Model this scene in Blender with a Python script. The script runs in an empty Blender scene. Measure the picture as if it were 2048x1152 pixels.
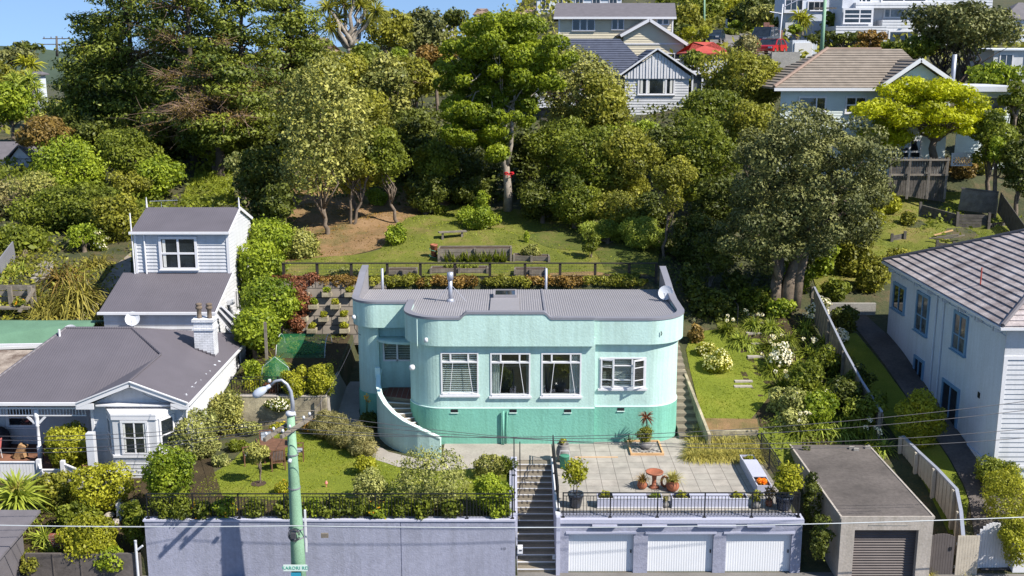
import bpy, math, random
import numpy as np
from mathutils import Vector, Matrix
sc = bpy.context.scene
R = math.radians

# ------------------------------------------------------------------ camera
F_PX, PITCH, CAM_H = 2150.0, R(12.28), 19.0
cam_d = bpy.data.cameras.new('camera')
cam_d.sensor_width = 36.0
cam_d.lens = 36.0 * F_PX / 2048.0
cam_d.clip_start = 0.5
cam_d.clip_end = 12000
cam = bpy.data.objects.new('camera', cam_d)
sc.collection.objects.link(cam)
cam.location = (0, 0, CAM_H)
cam.rotation_euler = (math.pi / 2 - PITCH, 0, 0)
sc.camera = cam

# ------------------------------------------------------------------ sky and sun
to_sun = Vector((1.0, -0.58, 1.17)).normalized()
SUN_EL = math.asin(to_sun.z)
SUN_AZ = math.atan2(to_sun.x, to_sun.y)
w = bpy.data.worlds.new('World')
sc.world = w
w.use_nodes = True
nt = w.node_tree
bg = nt.nodes['Background']
sky = nt.nodes.new('ShaderNodeTexSky')
sky.sky_type = 'NISHITA'
sky.sun_disc = False
sky.sun_elevation = SUN_EL
sky.sun_rotation = SUN_AZ
sky.altitude = 300
sky.air_density = 1.0
sky.dust_density = 0.0
sky.ozone_density = 3.5
tc_ = nt.nodes.new('ShaderNodeTexCoord'); vm_ = nt.nodes.new('ShaderNodeVectorMath'); vm_.operation = 'MULTIPLY_ADD'
vm_.inputs[1].default_value = (1, 1, .82); vm_.inputs[2].default_value = (0, 0, .20)
nt.links.new(tc_.outputs['Generated'], vm_.inputs[0]); nt.links.new(vm_.outputs[0], sky.inputs[0])
nt.links.new(sky.outputs[0], bg.inputs[0])
bg.inputs[1].default_value = 0.105
sun_d = bpy.data.lights.new('sun', 'SUN')
sun_d.energy = 5.0
sun_d.angle = R(0.5)
sun_d.color = (1.0, 0.94, 0.85)
sun = bpy.data.objects.new('sun', sun_d)
sc.collection.objects.link(sun)
sun.rotation_euler = (-to_sun).to_track_quat('-Z', 'Y').to_euler()
sun.location = (40, -20, 60)
sc.view_settings.view_transform = 'Standard'
sc.view_settings.look = 'None'
sc.view_settings.exposure = 0.78
sc.view_settings.gamma = 1.0
sc.cycles.max_bounces = 6
sc.cycles.transparent_max_bounces = 6

# ------------------------------------------------------------------ camera model used to survey positions
_cp, _sp = math.cos(PITCH), math.sin(PITCH)
def ray(px, py):
 u = (px - 1024) / F_PX; v = -(py - 576) / F_PX
 return (u, _cp + v * _sp, -_sp + v * _cp)
def PY(px, py, Y):
 r = ray(px, py); t = Y / r[1]
 return Vector((r[0] * t, Y, CAM_H + r[2] * t))
def PZ(px, py, z):
 r = ray(px, py); t = (z - CAM_H) / r[2]
 return Vector((r[0] * t, r[1] * t, z))
def depth(Y, z): return Y * _cp - (z - CAM_H) * _sp
def mpp(Y, z=8): return depth(Y, z) / F_PX      # metres per photo pixel

# ------------------------------------------------------------------ ground heights
FARC = [(92, 13), (115, 17), (140, 20.5)]
COLS = [
 (-400, [(35,.45),(41,2.1),(50,2.6),(57,7.0),(70,9),(85,10),(100,10),(130,9),(200,4),(400,-5),(3000,-60)]),
 (-60, [(35,.45),(41,2.1),(50,2.6),(57,7.2),(70,9),(85,10),(100,10.5),(130,11),(200,10),(400,0),(3000,-60)]),
 (-26, [(36,.45),(41,2.1),(50,2.4),(57,7.2),(64,8.4),(72,9),(80,10.2),(92,12.2),(115,14.5),(140,15.5),(200,15),(400,8),(3000,-60)]),
 (-20.6, [(36,.45),(41,2.1),(51,2.2),(57,6.6),(64,8.4),(72,9),(80,10.2),(92,12.5),(115,15.5),(140,17),(200,17),(400,10),(3000,-60)]),
 (-20.2, [(36,.45),(41,2.1),(51,2.2),(60,3.6),(63,7.6),(66,8.4),(72,9),(80,10.2),(92,12.5),(115,15.5),(140,17),(200,17),(400,10),(3000,-60)]),
 (-13.75, [(36,.45),(41,2.1),(51,2.2),(60,3.6),(63,7.6),(66,8.4),(72,8.9),(80,10.2),(92,12.8),(115,16),(140,18.3),(200,20),(400,14),(3000,-60)]),
 (-13.1, [(36.0,.45),(36.1,2.6),(46.2,2.6),(46.3,3.9),(54.4,4.7),(55.6,7.2),(60,7.6),(64,8.3),(72,8.9),(80,10.2),(92,12.8),(115,16),(140,18.5),(200,20),(400,14),(3000,-60)]),
 (-8.3, [(36.0,.45),(36.1,2.6),(46.2,2.6),(46.3,3.9),(54.4,4.7),(55.6,7.2),(60,7.6),(64,8.3),(72,8.9),(80,10.2),(92,13),(115,16.5),(140,19.5),(200,21.5),(400,16),(3000,-60)]),
 (-8.1, [(36.0,.45),(36.1,2.6),(47,2.6),(54.4,3.6),(55.6,7.2),(60,7.6),(64,8.3),(72,8.9),(80,10.2),(92,13),(115,16.5),(140,19.5),(200,21.5),(400,16),(3000,-60)]),
 (0.1, [(36.0,.45),(36.1,2.6),(47,2.6),(54.4,3.6),(55.6,7.2),(60,7.6),(64,8.3),(72,8.9),(80,10.2),(92,13),(115,17),(140,21),(200,26),(400,26),(3000,-60)]),
 (0.2, [(36.0,.45),(36.6,.3),(41.7,2.1),(41.8,2.6),(47,2.6),(54.4,3.6),(55.6,7.2),(60,7.6),(64,8.3),(72,8.9),(80,10.2),(92,13),(115,17),(140,21),(200,26),(400,26),(3000,-60)]),
 (1.6, [(36.0,.45),(36.6,.3),(41.7,2.1),(41.8,2.6),(47,2.6),(54.4,3.6),(55.6,7.2),(60,7.6),(64,8.3),(72,8.9),(80,10.2),(92,13),(115,17),(140,21.5),(200,28),(400,30),(3000,-60)]),
 (1.7, [(36.0,.45),(36.9,.45),(37.0,2.5),(43,2.56),(47,2.6),(54.4,3.6),(55.6,7.2),(60,7.6),(64,8.3),(72,8.9),(80,10.2),(92,13),(115,17),(140,21.5),(200,28),(400,30),(3000,-60)]),
 (7.3, [(36.0,.45),(36.9,.45),(37.0,2.5),(43,2.56),(47,2.6),(54.4,3.8),(55.6,7.2),(60,7.6),(64,8.3),(72,8.9),(80,10.2),(92,13.2),(115,17.5),(140,23),(200,31),(400,40),(3000,-60)]),
 (8.15, [(36.0,.45),(36.9,.45),(37.0,2.5),(43,2.56),(44.6,2.6),(50,3.9),(54,5.2),(57,7.0),(60,7.5),(64,8.2),(72,8.9),(80,10.2),(92,13.3),(115,17.6),(140,23),(200,31.5),(400,40),(3000,-60)]),
 (8.35, [(36.0,.45),(36.9,.45),(37.0,2.5),(43,2.56),(44.6,3.2),(50,4.1),(53,4.9),(57,6.8),(60,7.4),(64,8.2),(72,8.9),(80,10.2),(92,13.4),(115,17.6),(140,22.5),(200,29),(400,42),(3000,-60)]),
 (10.5, [(36.0,.45),(36.9,.45),(37.0,2.5),(43,2.7),(44.8,3.2),(50,4.1),(53,4.9),(57,6.4),(60,7.0),(64,8.0),(72,8.9),(80,10.6),(92,13.8),(115,18),(140,22),(200,28),(400,42),(3000,-60)]),
 (10.8, [(36.0,.45),(37,.5),(42,2.4),(44.8,3.2),(50,4.1),(53,4.9),(57,6.3),(60,6.9),(64,7.9),(72,8.9),(80,10.7),(92,13.8),(115,18),(140,22),(200,28),(400,42),(3000,-60)]),
 (15.2, [(36.0,.45),(37,.5),(42,2.4),(45,3.2),(50,4.4),(53.5,5.3),(57,6.1),(64,7.4),(70,8.7),(76,10.6),(82,12),(95,15.8),(106,18.2),(112,18.8),(125,20.2),(150,22),(200,26),(400,42),(3000,-60)]),
 (19.2, [(36.0,.45),(37,.6),(40.3,2.4),(53.5,5.2),(57,6.0),(64,7.4),(70,8.7),(76,10.8),(82,12),(95,15.8),(106,18.2),(112,18.8),(125,20.2),(150,22),(200,26),(400,42),(3000,-60)]),
 (60, [(36.0,.45),(37,.6),(40.3,2.4),(53.5,5.2),(57,6.0),(64,7.4),(70,8.7),(76,10.8),(82,12),(95,15.8),(106,18.2),(112,18.8),(125,20.2),(150,22),(200,26),(400,42),(3000,-60)]),
 (400, [(36.0,.45),(37,.6),(40.3,2.4),(53.5,5.2),(64,7.4),(76,10.8),(95,15.8),(112,18.8),(150,22),(200,26),(400,42),(3000,-60)]),
]
_cx = np.array([c[0] for c in COLS])
def _noise(x, y):
 return (np.sin(x * .9 + 1.3) * np.cos(y * .8 + .4) * .5 + np.sin(x * .37 + y * .53) * .6 + np.sin(x * 1.9 - y * 1.3) * .25)
def GA(xs, ys):
 xs = np.asarray(xs, float); ys = np.asarray(ys, float)
 prof = np.stack([np.interp(ys, [p[0] for p in c[1]], [p[1] for p in c[1]]) for c in COLS])
 i = np.clip(np.searchsorted(_cx, xs, side='right') - 1, 0, len(_cx) - 2)
 t = np.clip((xs - _cx[i]) / (_cx[i + 1] - _cx[i]), 0, 1)
 z = prof[i, np.arange(len(xs))] * (1 - t) + prof[i + 1, np.arange(len(xs))] * t
 amp = np.clip((ys - 56) / 10, 0, 1) * .28 + np.clip((ys - 120) / 100, 0, 1) * 1.0
 amp2 = np.where((xs > 8.4) & (ys > 45), np.clip((ys - 45) / 8, 0, 1) * .12, 0)
 return z + _noise(xs, ys) * np.maximum(amp, amp2)
def G(x, y): return float(GA([x], [y])[0])
def B(px, py, y0=36.0, y1=260.0):
 """ground point seen at a photo pixel"""
 r = ray(px, py); ys = np.arange(y0, y1, .1); t = ys / r[1]
 xs = r[0] * t; zs = CAM_H + r[2] * t
 g = GA(xs, ys); k = np.argmax(g >= zs)
 return Vector((xs[k], ys[k], g[k]))

# ------------------------------------------------------------------ materials
def new_mat(name):
 m = bpy.data.materials.new(name); m.use_nodes = True
 return m, m.node_tree, m.node_tree.nodes['Principled BSDF']
def noise_node(nt, scale, detail=4, rough=.6, coord='Object'):
 tc = nt.nodes.new('ShaderNodeTexCoord'); n = nt.nodes.new('ShaderNodeTexNoise')
 n.inputs['Scale'].default_value = scale; n.inputs['Detail'].default_value = detail; n.inputs['Roughness'].default_value = rough
 nt.links.new(tc.outputs[coord], n.inputs['Vector'])
 return n
def ramp(nt, src, stops):
 r = nt.nodes.new('ShaderNodeValToRGB'); nt.links.new(src, r.inputs[0])
 e = r.color_ramp.elements
 e[0].position, e[0].color = stops[0][0], (*stops[0][1], 1)
 e[1].position, e[1].color = stops[-1][0], (*stops[-1][1], 1)
 for p, c in stops[1:-1]:
  q = e.new(p); q.color = (*c, 1)
 return r
def M(name, col, rough=.7, var=.12, scale=2.0, bump=0, bscale=30, metal=0, spec=.4, fine=.06, col2=None, streak=0):
 m, nt, p = new_mat(name)
 n = noise_node(nt, scale, 6)
 c2 = col2 or col
 lo = [c * (1 - var) for c in col]; hi = [min(1, c * (1 + var)) for c in c2]
 r = ramp(nt, n.outputs['Fac'], [(.32, lo), (.68, hi)])
 n2 = noise_node(nt, scale * 17, 3)
 mx = nt.nodes.new('ShaderNodeMix'); mx.data_type = 'RGBA'; mx.blend_type = 'MULTIPLY'
 mx.inputs[0].default_value = 1
 r2 = ramp(nt, n2.outputs['Fac'], [(.3, (1 - fine * 2,) * 3), (.7, (1, 1, 1))])
 nt.links.new(r.outputs[0], mx.inputs[6]); nt.links.new(r2.outputs[0], mx.inputs[7])
 last = mx.outputs[2]
 if streak:
  tc = nt.nodes.new('ShaderNodeTexCoord'); mp = nt.nodes.new('ShaderNodeMapping'); mp.inputs['Scale'].default_value = (2.6, 2.6, .16)
  n4 = nt.nodes.new('ShaderNodeTexNoise'); n4.inputs['Scale'].default_value = 1.6; n4.inputs['Detail'].default_value = 7; n4.inputs['Roughness'].default_value = .65
  nt.links.new(tc.outputs['Object'], mp.inputs[0]); nt.links.new(mp.outputs[0], n4.inputs['Vector'])
  r4 = ramp(nt, n4.outputs['Fac'], [(.42, (1, 1, 1)), (.68, (1 - streak, 1 - streak, 1 - streak * 1.15))])
  m4 = nt.nodes.new('ShaderNodeMix'); m4.data_type = 'RGBA'; m4.blend_type = 'MULTIPLY'; m4.inputs[0].default_value = 1
  nt.links.new(last, m4.inputs[6]); nt.links.new(r4.outputs[0], m4.inputs[7]); last = m4.outputs[2]
 nt.links.new(last, p.inputs['Base Color'])
 p.inputs['Roughness'].default_value = rough; p.inputs['Metallic'].default_value = metal
 p.inputs['Specular IOR Level'].default_value = spec
 if bump:
  b = nt.nodes.new('ShaderNodeBump'); b.inputs['Strength'].default_value = bump; b.inputs['Distance'].default_value = .02
  n3 = noise_node(nt, bscale, 4)
  nt.links.new(n3.outputs['Fac'], b.inputs['Height']); nt.links.new(b.outputs[0], p.inputs['Normal'])
 return m
def bricky(name, c1, c2, mortar, bw, bh, plane='XY', rough=.85, msize=.03, offset=.5, bump=.5, mix=.5):
 m, nt, p = new_mat(name)
 tc = nt.nodes.new('ShaderNodeTexCoord'); mp = nt.nodes.new('ShaderNodeMapping')
 if plane == 'XZ': mp.inputs['Rotation'].default_value = (R(90), 0, 0)
 if plane == 'YZ': mp.inputs['Rotation'].default_value = (0, R(90), 0);
 br = nt.nodes.new('ShaderNodeTexBrick'); br.offset = offset
 br.inputs['Scale'].default_value = 1; br.inputs['Brick Width'].default_value = bw; br.inputs['Row Height'].default_value = bh
 br.inputs['Mortar Size'].default_value = msize; br.inputs['Color1'].default_value = (*c1, 1); br.inputs['Color2'].default_value = (*c2, 1); br.inputs['Mortar'].default_value = (*mortar, 1)
 nt.links.new(tc.outputs['Object'], mp.inputs[0]); nt.links.new(mp.outputs[0], br.inputs[0])
 n = noise_node(nt, 1.7, 6); r = ramp(nt, n.outputs['Fac'], [(.3, (.72,) * 3), (.7, (1.12,) * 3)])
 mx = nt.nodes.new('ShaderNodeMix'); mx.data_type = 'RGBA'; mx.blend_type = 'MULTIPLY'; mx.inputs[0].default_value = 1
 nt.links.new(br.outputs[0], mx.inputs[6]); nt.links.new(r.outputs[0], mx.inputs[7]); nt.links.new(mx.outputs[2], p.inputs['Base Color'])
 b = nt.nodes.new('ShaderNodeBump'); b.inputs['Strength'].default_value = bump; b.inputs['Distance'].default_value = .01; b.invert = True
 nt.links.new(br.outputs['Fac'], b.inputs['Height']); nt.links.new(b.outputs[0], p.inputs['Normal'])
 p.inputs['Roughness'].default_value = rough
 return m
def wavy(name, col, axis='X', pitch=.1, rough=.5, strength=.6, var=.08, spec=.4):
 """fine corrugation as bump"""
 m, nt, p = new_mat(name)
 n = noise_node(nt, .8, 6); r = ramp(nt, n.outputs['Fac'], [(.3, [c * (1 - var) for c in col]), (.7, [c * (1 + var) for c in col])])
 n2 = noise_node(nt, 25, 3); r2 = ramp(nt, n2.outputs['Fac'], [(.25, (.9,) * 3), (.75, (1.03,) * 3)])
 mx = nt.nodes.new('ShaderNodeMix'); mx.data_type = 'RGBA'; mx.blend_type = 'MULTIPLY'; mx.inputs[0].default_value = 1
 nt.links.new(r.outputs[0], mx.inputs[6]); nt.links.new(r2.outputs[0], mx.inputs[7]); nt.links.new(mx.outputs[2], p.inputs['Base Color'])
 tc = nt.nodes.new('ShaderNodeTexCoord'); wv = nt.nodes.new('ShaderNodeTexWave'); wv.bands_direction = axis
 wv.inputs['Scale'].default_value = .314 / pitch
 nt.links.new(tc.outputs['Object'], wv.inputs[0])
 b = nt.nodes.new('ShaderNodeBump'); b.inputs['Strength'].default_value = strength; b.inputs['Distance'].default_value = .02
 nt.links.new(wv.outputs['Fac'], b.inputs['Height']); nt.links.new(b.outputs[0], p.inputs['Normal'])
 p.inputs['Roughness'].default_value = rough; p.inputs['Specular IOR Level'].default_value = spec
 return m
def glass_mat(name, tint=(.9, .95, .95)):
 m, nt, p = new_mat(name)
 out = nt.nodes['Material Output']
 tr = nt.nodes.new('ShaderNodeBsdfTransparent'); tr.inputs[0].default_value = (*tint, 1)
 gl = nt.nodes.new('ShaderNodeBsdfGlossy'); gl.inputs['Roughness'].default_value = .02
 lw = nt.nodes.new('ShaderNodeLayerWeight'); lw.inputs[0].default_value = .5; fr = nt.nodes.new('ShaderNodeMapRange'); fr.inputs[3].default_value = .07; fr.inputs[4].default_value = .42; nt.links.new(lw.outputs['Facing'], fr.inputs[0])
 mx = nt.nodes.new('ShaderNodeMixShader')
 nt.links.new(fr.outputs[0], mx.inputs[0]); nt.links.new(tr.outputs[0], mx.inputs[1]); nt.links.new(gl.outputs[0], mx.inputs[2])
 nt.links.new(mx.outputs[0], out.inputs[0])
 return m
def leafmat(name, dark, light, rough=.55, trans=.3, spec=.35):
 m, nt, p = new_mat(name)
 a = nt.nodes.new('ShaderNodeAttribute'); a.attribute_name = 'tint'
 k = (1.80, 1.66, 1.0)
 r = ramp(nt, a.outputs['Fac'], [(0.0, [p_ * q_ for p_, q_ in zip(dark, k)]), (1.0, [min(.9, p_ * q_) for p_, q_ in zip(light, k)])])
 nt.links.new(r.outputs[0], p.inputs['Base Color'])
 p.inputs['Roughness'].default_value = rough; p.inputs['Specular IOR Level'].default_value = spec
 t = nt.nodes.new('ShaderNodeBsdfTranslucent'); nt.links.new(r.outputs[0], t.inputs[0])
 mx = nt.nodes.new('ShaderNodeMixShader'); mx.inputs[0].default_value = trans
 out = nt.nodes['Material Output']
 nt.links.new(p.outputs[0], mx.inputs[1]); nt.links.new(t.outputs[0], mx.inputs[2]); nt.links.new(mx.outputs[0], out.inputs[0])
 return m
mt = {}
mt['aqua'] = M('aqua_stucco', (.47, .655, .60), .85, .06, .7, .5, 11, fine=.05, streak=.15)
mt['teal'] = M('teal_stucco', (.18, .455, .355), .85, .08, .8, .8, 11, fine=.06, streak=.16)
mt['ledge'] = M('pale_ledge', (.62, .80, .74), .7, .04)
mt['lilac'] = M('lilac_stucco', (.31, .32, .405), .9, .07, .45, .6, 16, fine=.09, streak=.14)
mt['lilac2'] = M('lilac_paint', (.42, .43, .53), .7, .05, 1.0)
mt['grey_metal'] = M('grey_roof_steel', (.27, .262, .28), .5, .05, .6, metal=0, spec=.4)
mt['cap'] = M('grey_capping', (.21, .21, .24), .5, .06, 1.2)
mt['white'] = M('white_paint', (.66, .66, .68), .5, .03, 3)
mt['whitewall'] = M('white_boards', (.55, .56, .585), .6, .05, 1.1, fine=.06, streak=.12)
mt['greywhite'] = M('off_white_paint', (.54, .56, .60), .6, .05, 1.5)
mt['cream'] = M('cream_boards', (.62, .56, .42), .7, .05, 1.5)
mt['palegreen'] = M('pale_green_boards', (.60, .66, .63), .7, .05, 1.5)
mt['bluewhite'] = M('blue_white_stucco', (.60, .65, .73), .8, .05, .8, .3, 20, streak=.1)
mt['bluetrim'] = M('blue_trim', (.16, .30, .45), .5, .05, 3)
mt['villaroof'] = wavy('villa_iron', (.112, .102, .116), 'X', .11, .55, .35)
mt['villaroof_y'] = wavy('villa_iron_side', (.116, .105, .12), 'Y', .11, .55, .35)
mt['concrete'] = M('concrete', (.33, .315, .285), .9, .2, .7, .4, 12, fine=.12)
mt['concrete_l'] = M('pale_concrete', (.43, .385, .34), .9, .12, .8, .4, 12, fine=.12, streak=.16)
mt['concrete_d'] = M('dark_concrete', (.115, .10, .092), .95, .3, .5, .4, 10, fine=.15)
mt['stained'] = M('stained_concrete', (.30, .26, .19), .95, .4, 1.3, .5, 9, fine=.2, col2=(.42, .37, .25))
mt['shot'] = M('bank_concrete', (.27, .225, .175), .95, .22, .35, .5, 6, fine=.12)
mt['tread'] = M('worn_tread', (.215, .185, .14), .9, .2, .8, .3, 15, fine=.12)
mt['path'] = M('path_concrete', (.34, .31, .27), .9, .15, .8, .3, 15, fine=.1)
mt['tile'] = bricky('terrace_tiles', (.345, .315, .275), (.30, .28, .245), (.14, .125, .11), .62, .62, offset=0, msize=.012)
mt['asphalt'] = M('asphalt', (.05, .05, .052), .95, .2, .6, .4, 60)
mt['foot'] = M('footpath', (.16, .15, .14), .95, .2, .7, .4, 40)
mt['black'] = M('black_steel', (.012, .013, .016), .45, .2, 4)
mt['darkwood'] = M('dark_stained_timber', (.03, .024, .02), .7, .3, 4)
mt['greywood'] = M('weathered_timber', (.22, .19, .155), .9, .3, 3, .4, 20, fine=.2)
mt['greywood_d'] = M('old_grey_timber', (.13, .115, .10), .9, .35, 3, .4, 20, fine=.2)
mt['brownwood'] = M('oiled_timber', (.17, .085, .05), .6, .3, 4, fine=.15)
mt['creamwood'] = M('cream_paling', (.50, .44, .35), .8, .14, 2, fine=.12)
mt['brownpaint'] = M('brown_paint', (.10, .085, .08), .7, .12, 2)
mt['terracotta'] = M('terracotta', (.34, .115, .06), .6, .2, 5, fine=.15)
mt['glazed'] = M('dark_glazed_pot', (.035, .045, .07), .25, .3, 6, spec=.6)
mt['pot_grey'] = M('stone_pot', (.22, .21, .20), .8, .2, 6)
mt['soil'] = M('soil', (.07, .045, .03), .95, .4, 4, .6, 30, fine=.2)
mt['bark_mulch'] = M('leaf_litter', (.36, .19, .085), .95, .45, 1.2, .6, 25, fine=.3, col2=(.42, .26, .13))
mt['rock'] = M('rock', (.33, .31, .28), .9, .25, 4, .5, 20, fine=.2)
mt['brick'] = bricky('red_brick', (.27, .075, .045), (.20, .06, .04), (.25, .22, .19), .24, .085, 'XZ', msize=.012)
mt['whitebrick'] = bricky('white_brick', (.66, .67, .70), (.60, .61, .64), (.42, .43, .46), .24, .085, 'XZ', msize=.012)
mt['block'] = bricky('retaining_blocks', (.16, .135, .11), (.22, .19, .155), (.07, .06, .05), .9, .45, 'XZ', msize=.03)
mt['bark'] = M('bark', (.20, .155, .115), .95, .35, 3, .7, 15, fine=.25)
mt['bark_l'] = M('pale_bark', (.36, .31, .25), .95, .3, 3, .7, 15, fine=.25)
mt['bark_d'] = M('dark_bark', (.09, .07, .055), .95, .35, 3, .7, 15, fine=.25)
mt['twig'] = M('dead_twigs', (.30, .20, .15), .95, .35, 3, fine=.2)
mt['pole'] = M('mint_painted_pole', (.235, .40, .265), .75, .12, 1.5, .3, 20, fine=.15)
mt['galv'] = M('galvanised_steel', (.36, .38, .44), .45, .08, 4, metal=.35)
mt['wire'] = M('cable', (.055, .055, .065), .6, .1)
mt['wire_l'] = M('pale_cable', (.45, .48, .50), .5, .1)
mt['darkglass'] = M('window_glass', (.018, .024, .030), .06, .5, 1.5, spec=.8, fine=.1)
mt['midglass'] = M('curtained_glass', (.12, .13, .14), .1, .6, 2.2, spec=.8, fine=.1)
mt['glass'] = glass_mat('clear_glass')
mt['curtain'] = M('net_curtain', (.62, .62, .58), .9, .1, 3)
mt['blind'] = M('blind_slats', (.80, .78, .74), .6, .06, 3)
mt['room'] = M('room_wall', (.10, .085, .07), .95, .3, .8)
mt['garage_door'] = wavy('white_garage_door', (.68, .69, .71), 'X', .09, .5, .25, .03)
mt['rollerdoor'] = M('brown_roller_door', (.105, .085, .08), .55, .12, 2)
mt['greenroof'] = M('green_iron', (.11, .21, .135), .6, .12, 1, .0)
mt['greenwall'] = M('green_wall', (.05, .22, .14), .7, .1, 1)
mt['rustroof'] = M('rusty_iron', (.22, .15, .115), .8, .4, 1.6, .4, 8, fine=.25, col2=(.36, .31, .26), streak=.0)
mt['tileroof_d'] = M('slate_blue_tiles', (.075, .085, .12), .6, .15, 2)
mt['tileroof_b'] = M('brown_concrete_tiles', (.255, .215, .175), .85, .16, 1.6, fine=.12)
mt['tileroof_g'] = M('grey_red_tiles', (.30, .245, .24), .7, .3, 1.1, fine=.2, col2=(.42, .375, .37))
mt['rustpatch'] = M('rust_red_tiles', (.30, .12, .07), .8, .25, 3)
mt['redroof'] = M('red_roof', (.42, .07, .05), .7, .12, 2)
mt['greyroof'] = M('grey_roof', (.13, .12, .13), .7, .12, 2)
mt['brownroof'] = M('brown_roof', (.235, .165, .13), .8, .15, 2)
mt['carred'] = M('red_car_paint', (.45, .012, .02), .22, .05, 2, spec=.6)
mt['carblue'] = M('dark_blue_car_paint', (.02, .035, .06), .2, .05, 2, spec=.6)
mt['tyre'] = M('rubber', (.015, .015, .015), .8)
mt['chrome'] = M('bright_metal', (.6, .6, .62), .25, .05, metal=.8)
mt['lampglass'] = M('lamp_bowl', (.42, .46, .54), .2, .1, 4, spec=.7)
_m, _nt, _p = new_mat('green_net'); _p.inputs['Base Color'].default_value = (.05, .34, .14, 1); _p.inputs['Alpha'].default_value = .22; mt['netgreen'] = _m
mt['cushion'] = M('grey_cushion', (.27, .30, .34), .9, .1, 4)
mt['signgreen'] = M('sign_white_green', (.62, .74, .68), .5, .05)
mt['signtext'] = M('sign_letters', (.04, .34, .24), .5, .02)
mt['signblue'] = M('sign_blue', (.03, .28, .42), .5, .02)
mt['redcloth'] = M('red_cloth', (.55, .01, .02), .7, .1)
mt['rope'] = M('green_hose', (.10, .32, .20), .5, .1)
mt['blackcloth'] = M('charcoal_cover', (.05, .045, .055), .8, .2)
mt['mauvecloth'] = M('mauve_cloth', (.22, .15, .17), .8, .2)
mt['pinkseat'] = M('pink_seat', (.55, .16, .15), .6, .1)
mt['timbernew'] = M('new_timber', (.55, .34, .17), .8, .15, 3)
mt['hillblue'] = M('far_hill', (.05, .075, .05), 1, .2, .004)
mt['corten'] = M('rust_brown_timber', (.19, .09, .055), .9, .3, 2)
# leaves
mt['l_olive'] = leafmat('leaf_olive', (.065, .078, .016), (.215, .225, .042), trans=.35)
mt['l_grey'] = leafmat('leaf_grey_green', (.055, .07, .022), (.25, .26, .10), trans=.2)
mt['l_mid'] = leafmat('leaf_mid_green', (.042, .062, .010), (.150, .185, .030), trans=.38)
mt['l_bright'] = leafmat('leaf_bright_green', (.06, .10, .01), (.21, .27, .03), trans=.35)
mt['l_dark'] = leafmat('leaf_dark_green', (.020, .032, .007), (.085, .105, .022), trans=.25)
mt['l_pad'] = leafmat('leaf_fresh_pads', (.045, .075, .006), (.175, .225, .018), trans=.38)
mt['l_pine'] = leafmat('leaf_macrocarpa', (.018, .034, .008), (.125, .155, .026), trans=.2)
mt['l_pohu'] = leafmat('leaf_leathery', (.024, .034, .012), (.12, .132, .062), trans=.12, rough=.6)
mt['l_yellow'] = leafmat('leaf_golden', (.135, .16, .006), (.325, .365, .012), trans=.4)
mt['l_gold'] = leafmat('leaf_yellow_green', (.11, .125, .012), (.27, .29, .035), trans=.35)
mt['l_brown'] = leafmat('leaf_bronze', (.06, .045, .018), (.17, .12, .045), trans=.2)
mt['l_rust'] = leafmat('leaf_rust', (.085, .055, .018), (.20, .13, .045), trans=.2)
mt['l_maroon'] = leafmat('leaf_maroon', (.05, .018, .014), (.17, .07, .05), trans=.2)
mt['l_silver'] = leafmat('leaf_silver', (.07, .09, .035), (.24, .26, .125), trans=.2)
mt['l_lav'] = leafmat('leaf_lavender', (.075, .08, .04), (.21, .20, .12), trans=.2)
mt['l_blade'] = leafmat('leaf_blades', (.05, .08, .015), (.26, .32, .07), trans=.3)
mt['l_flax'] = leafmat('leaf_flax', (.06, .06, .018), (.24, .225, .07), trans=.3)
mt['l_tuss'] = leafmat('leaf_tussock', (.12, .125, .04), (.32, .30, .12), trans=.3)
mt['l_lawn'] = leafmat('leaf_lawn', (.09, .125, .013), (.18, .215, .035), trans=.35)
mt['petal'] = leafmat('petals_white', (.60, .56, .50), (.88, .86, .80), trans=.3)
mt['petal_c'] = leafmat('petals_cream', (.50, .46, .18), (.85, .80, .52), trans=.3)
mt['petal_o'] = leafmat('petals_orange', (.60, .16, .02), (.85, .45, .04), trans=.3)
mt['petal_p'] = leafmat('petals_pink', (.5, .2, .3), (.8, .5, .5), trans=.3)

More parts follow.
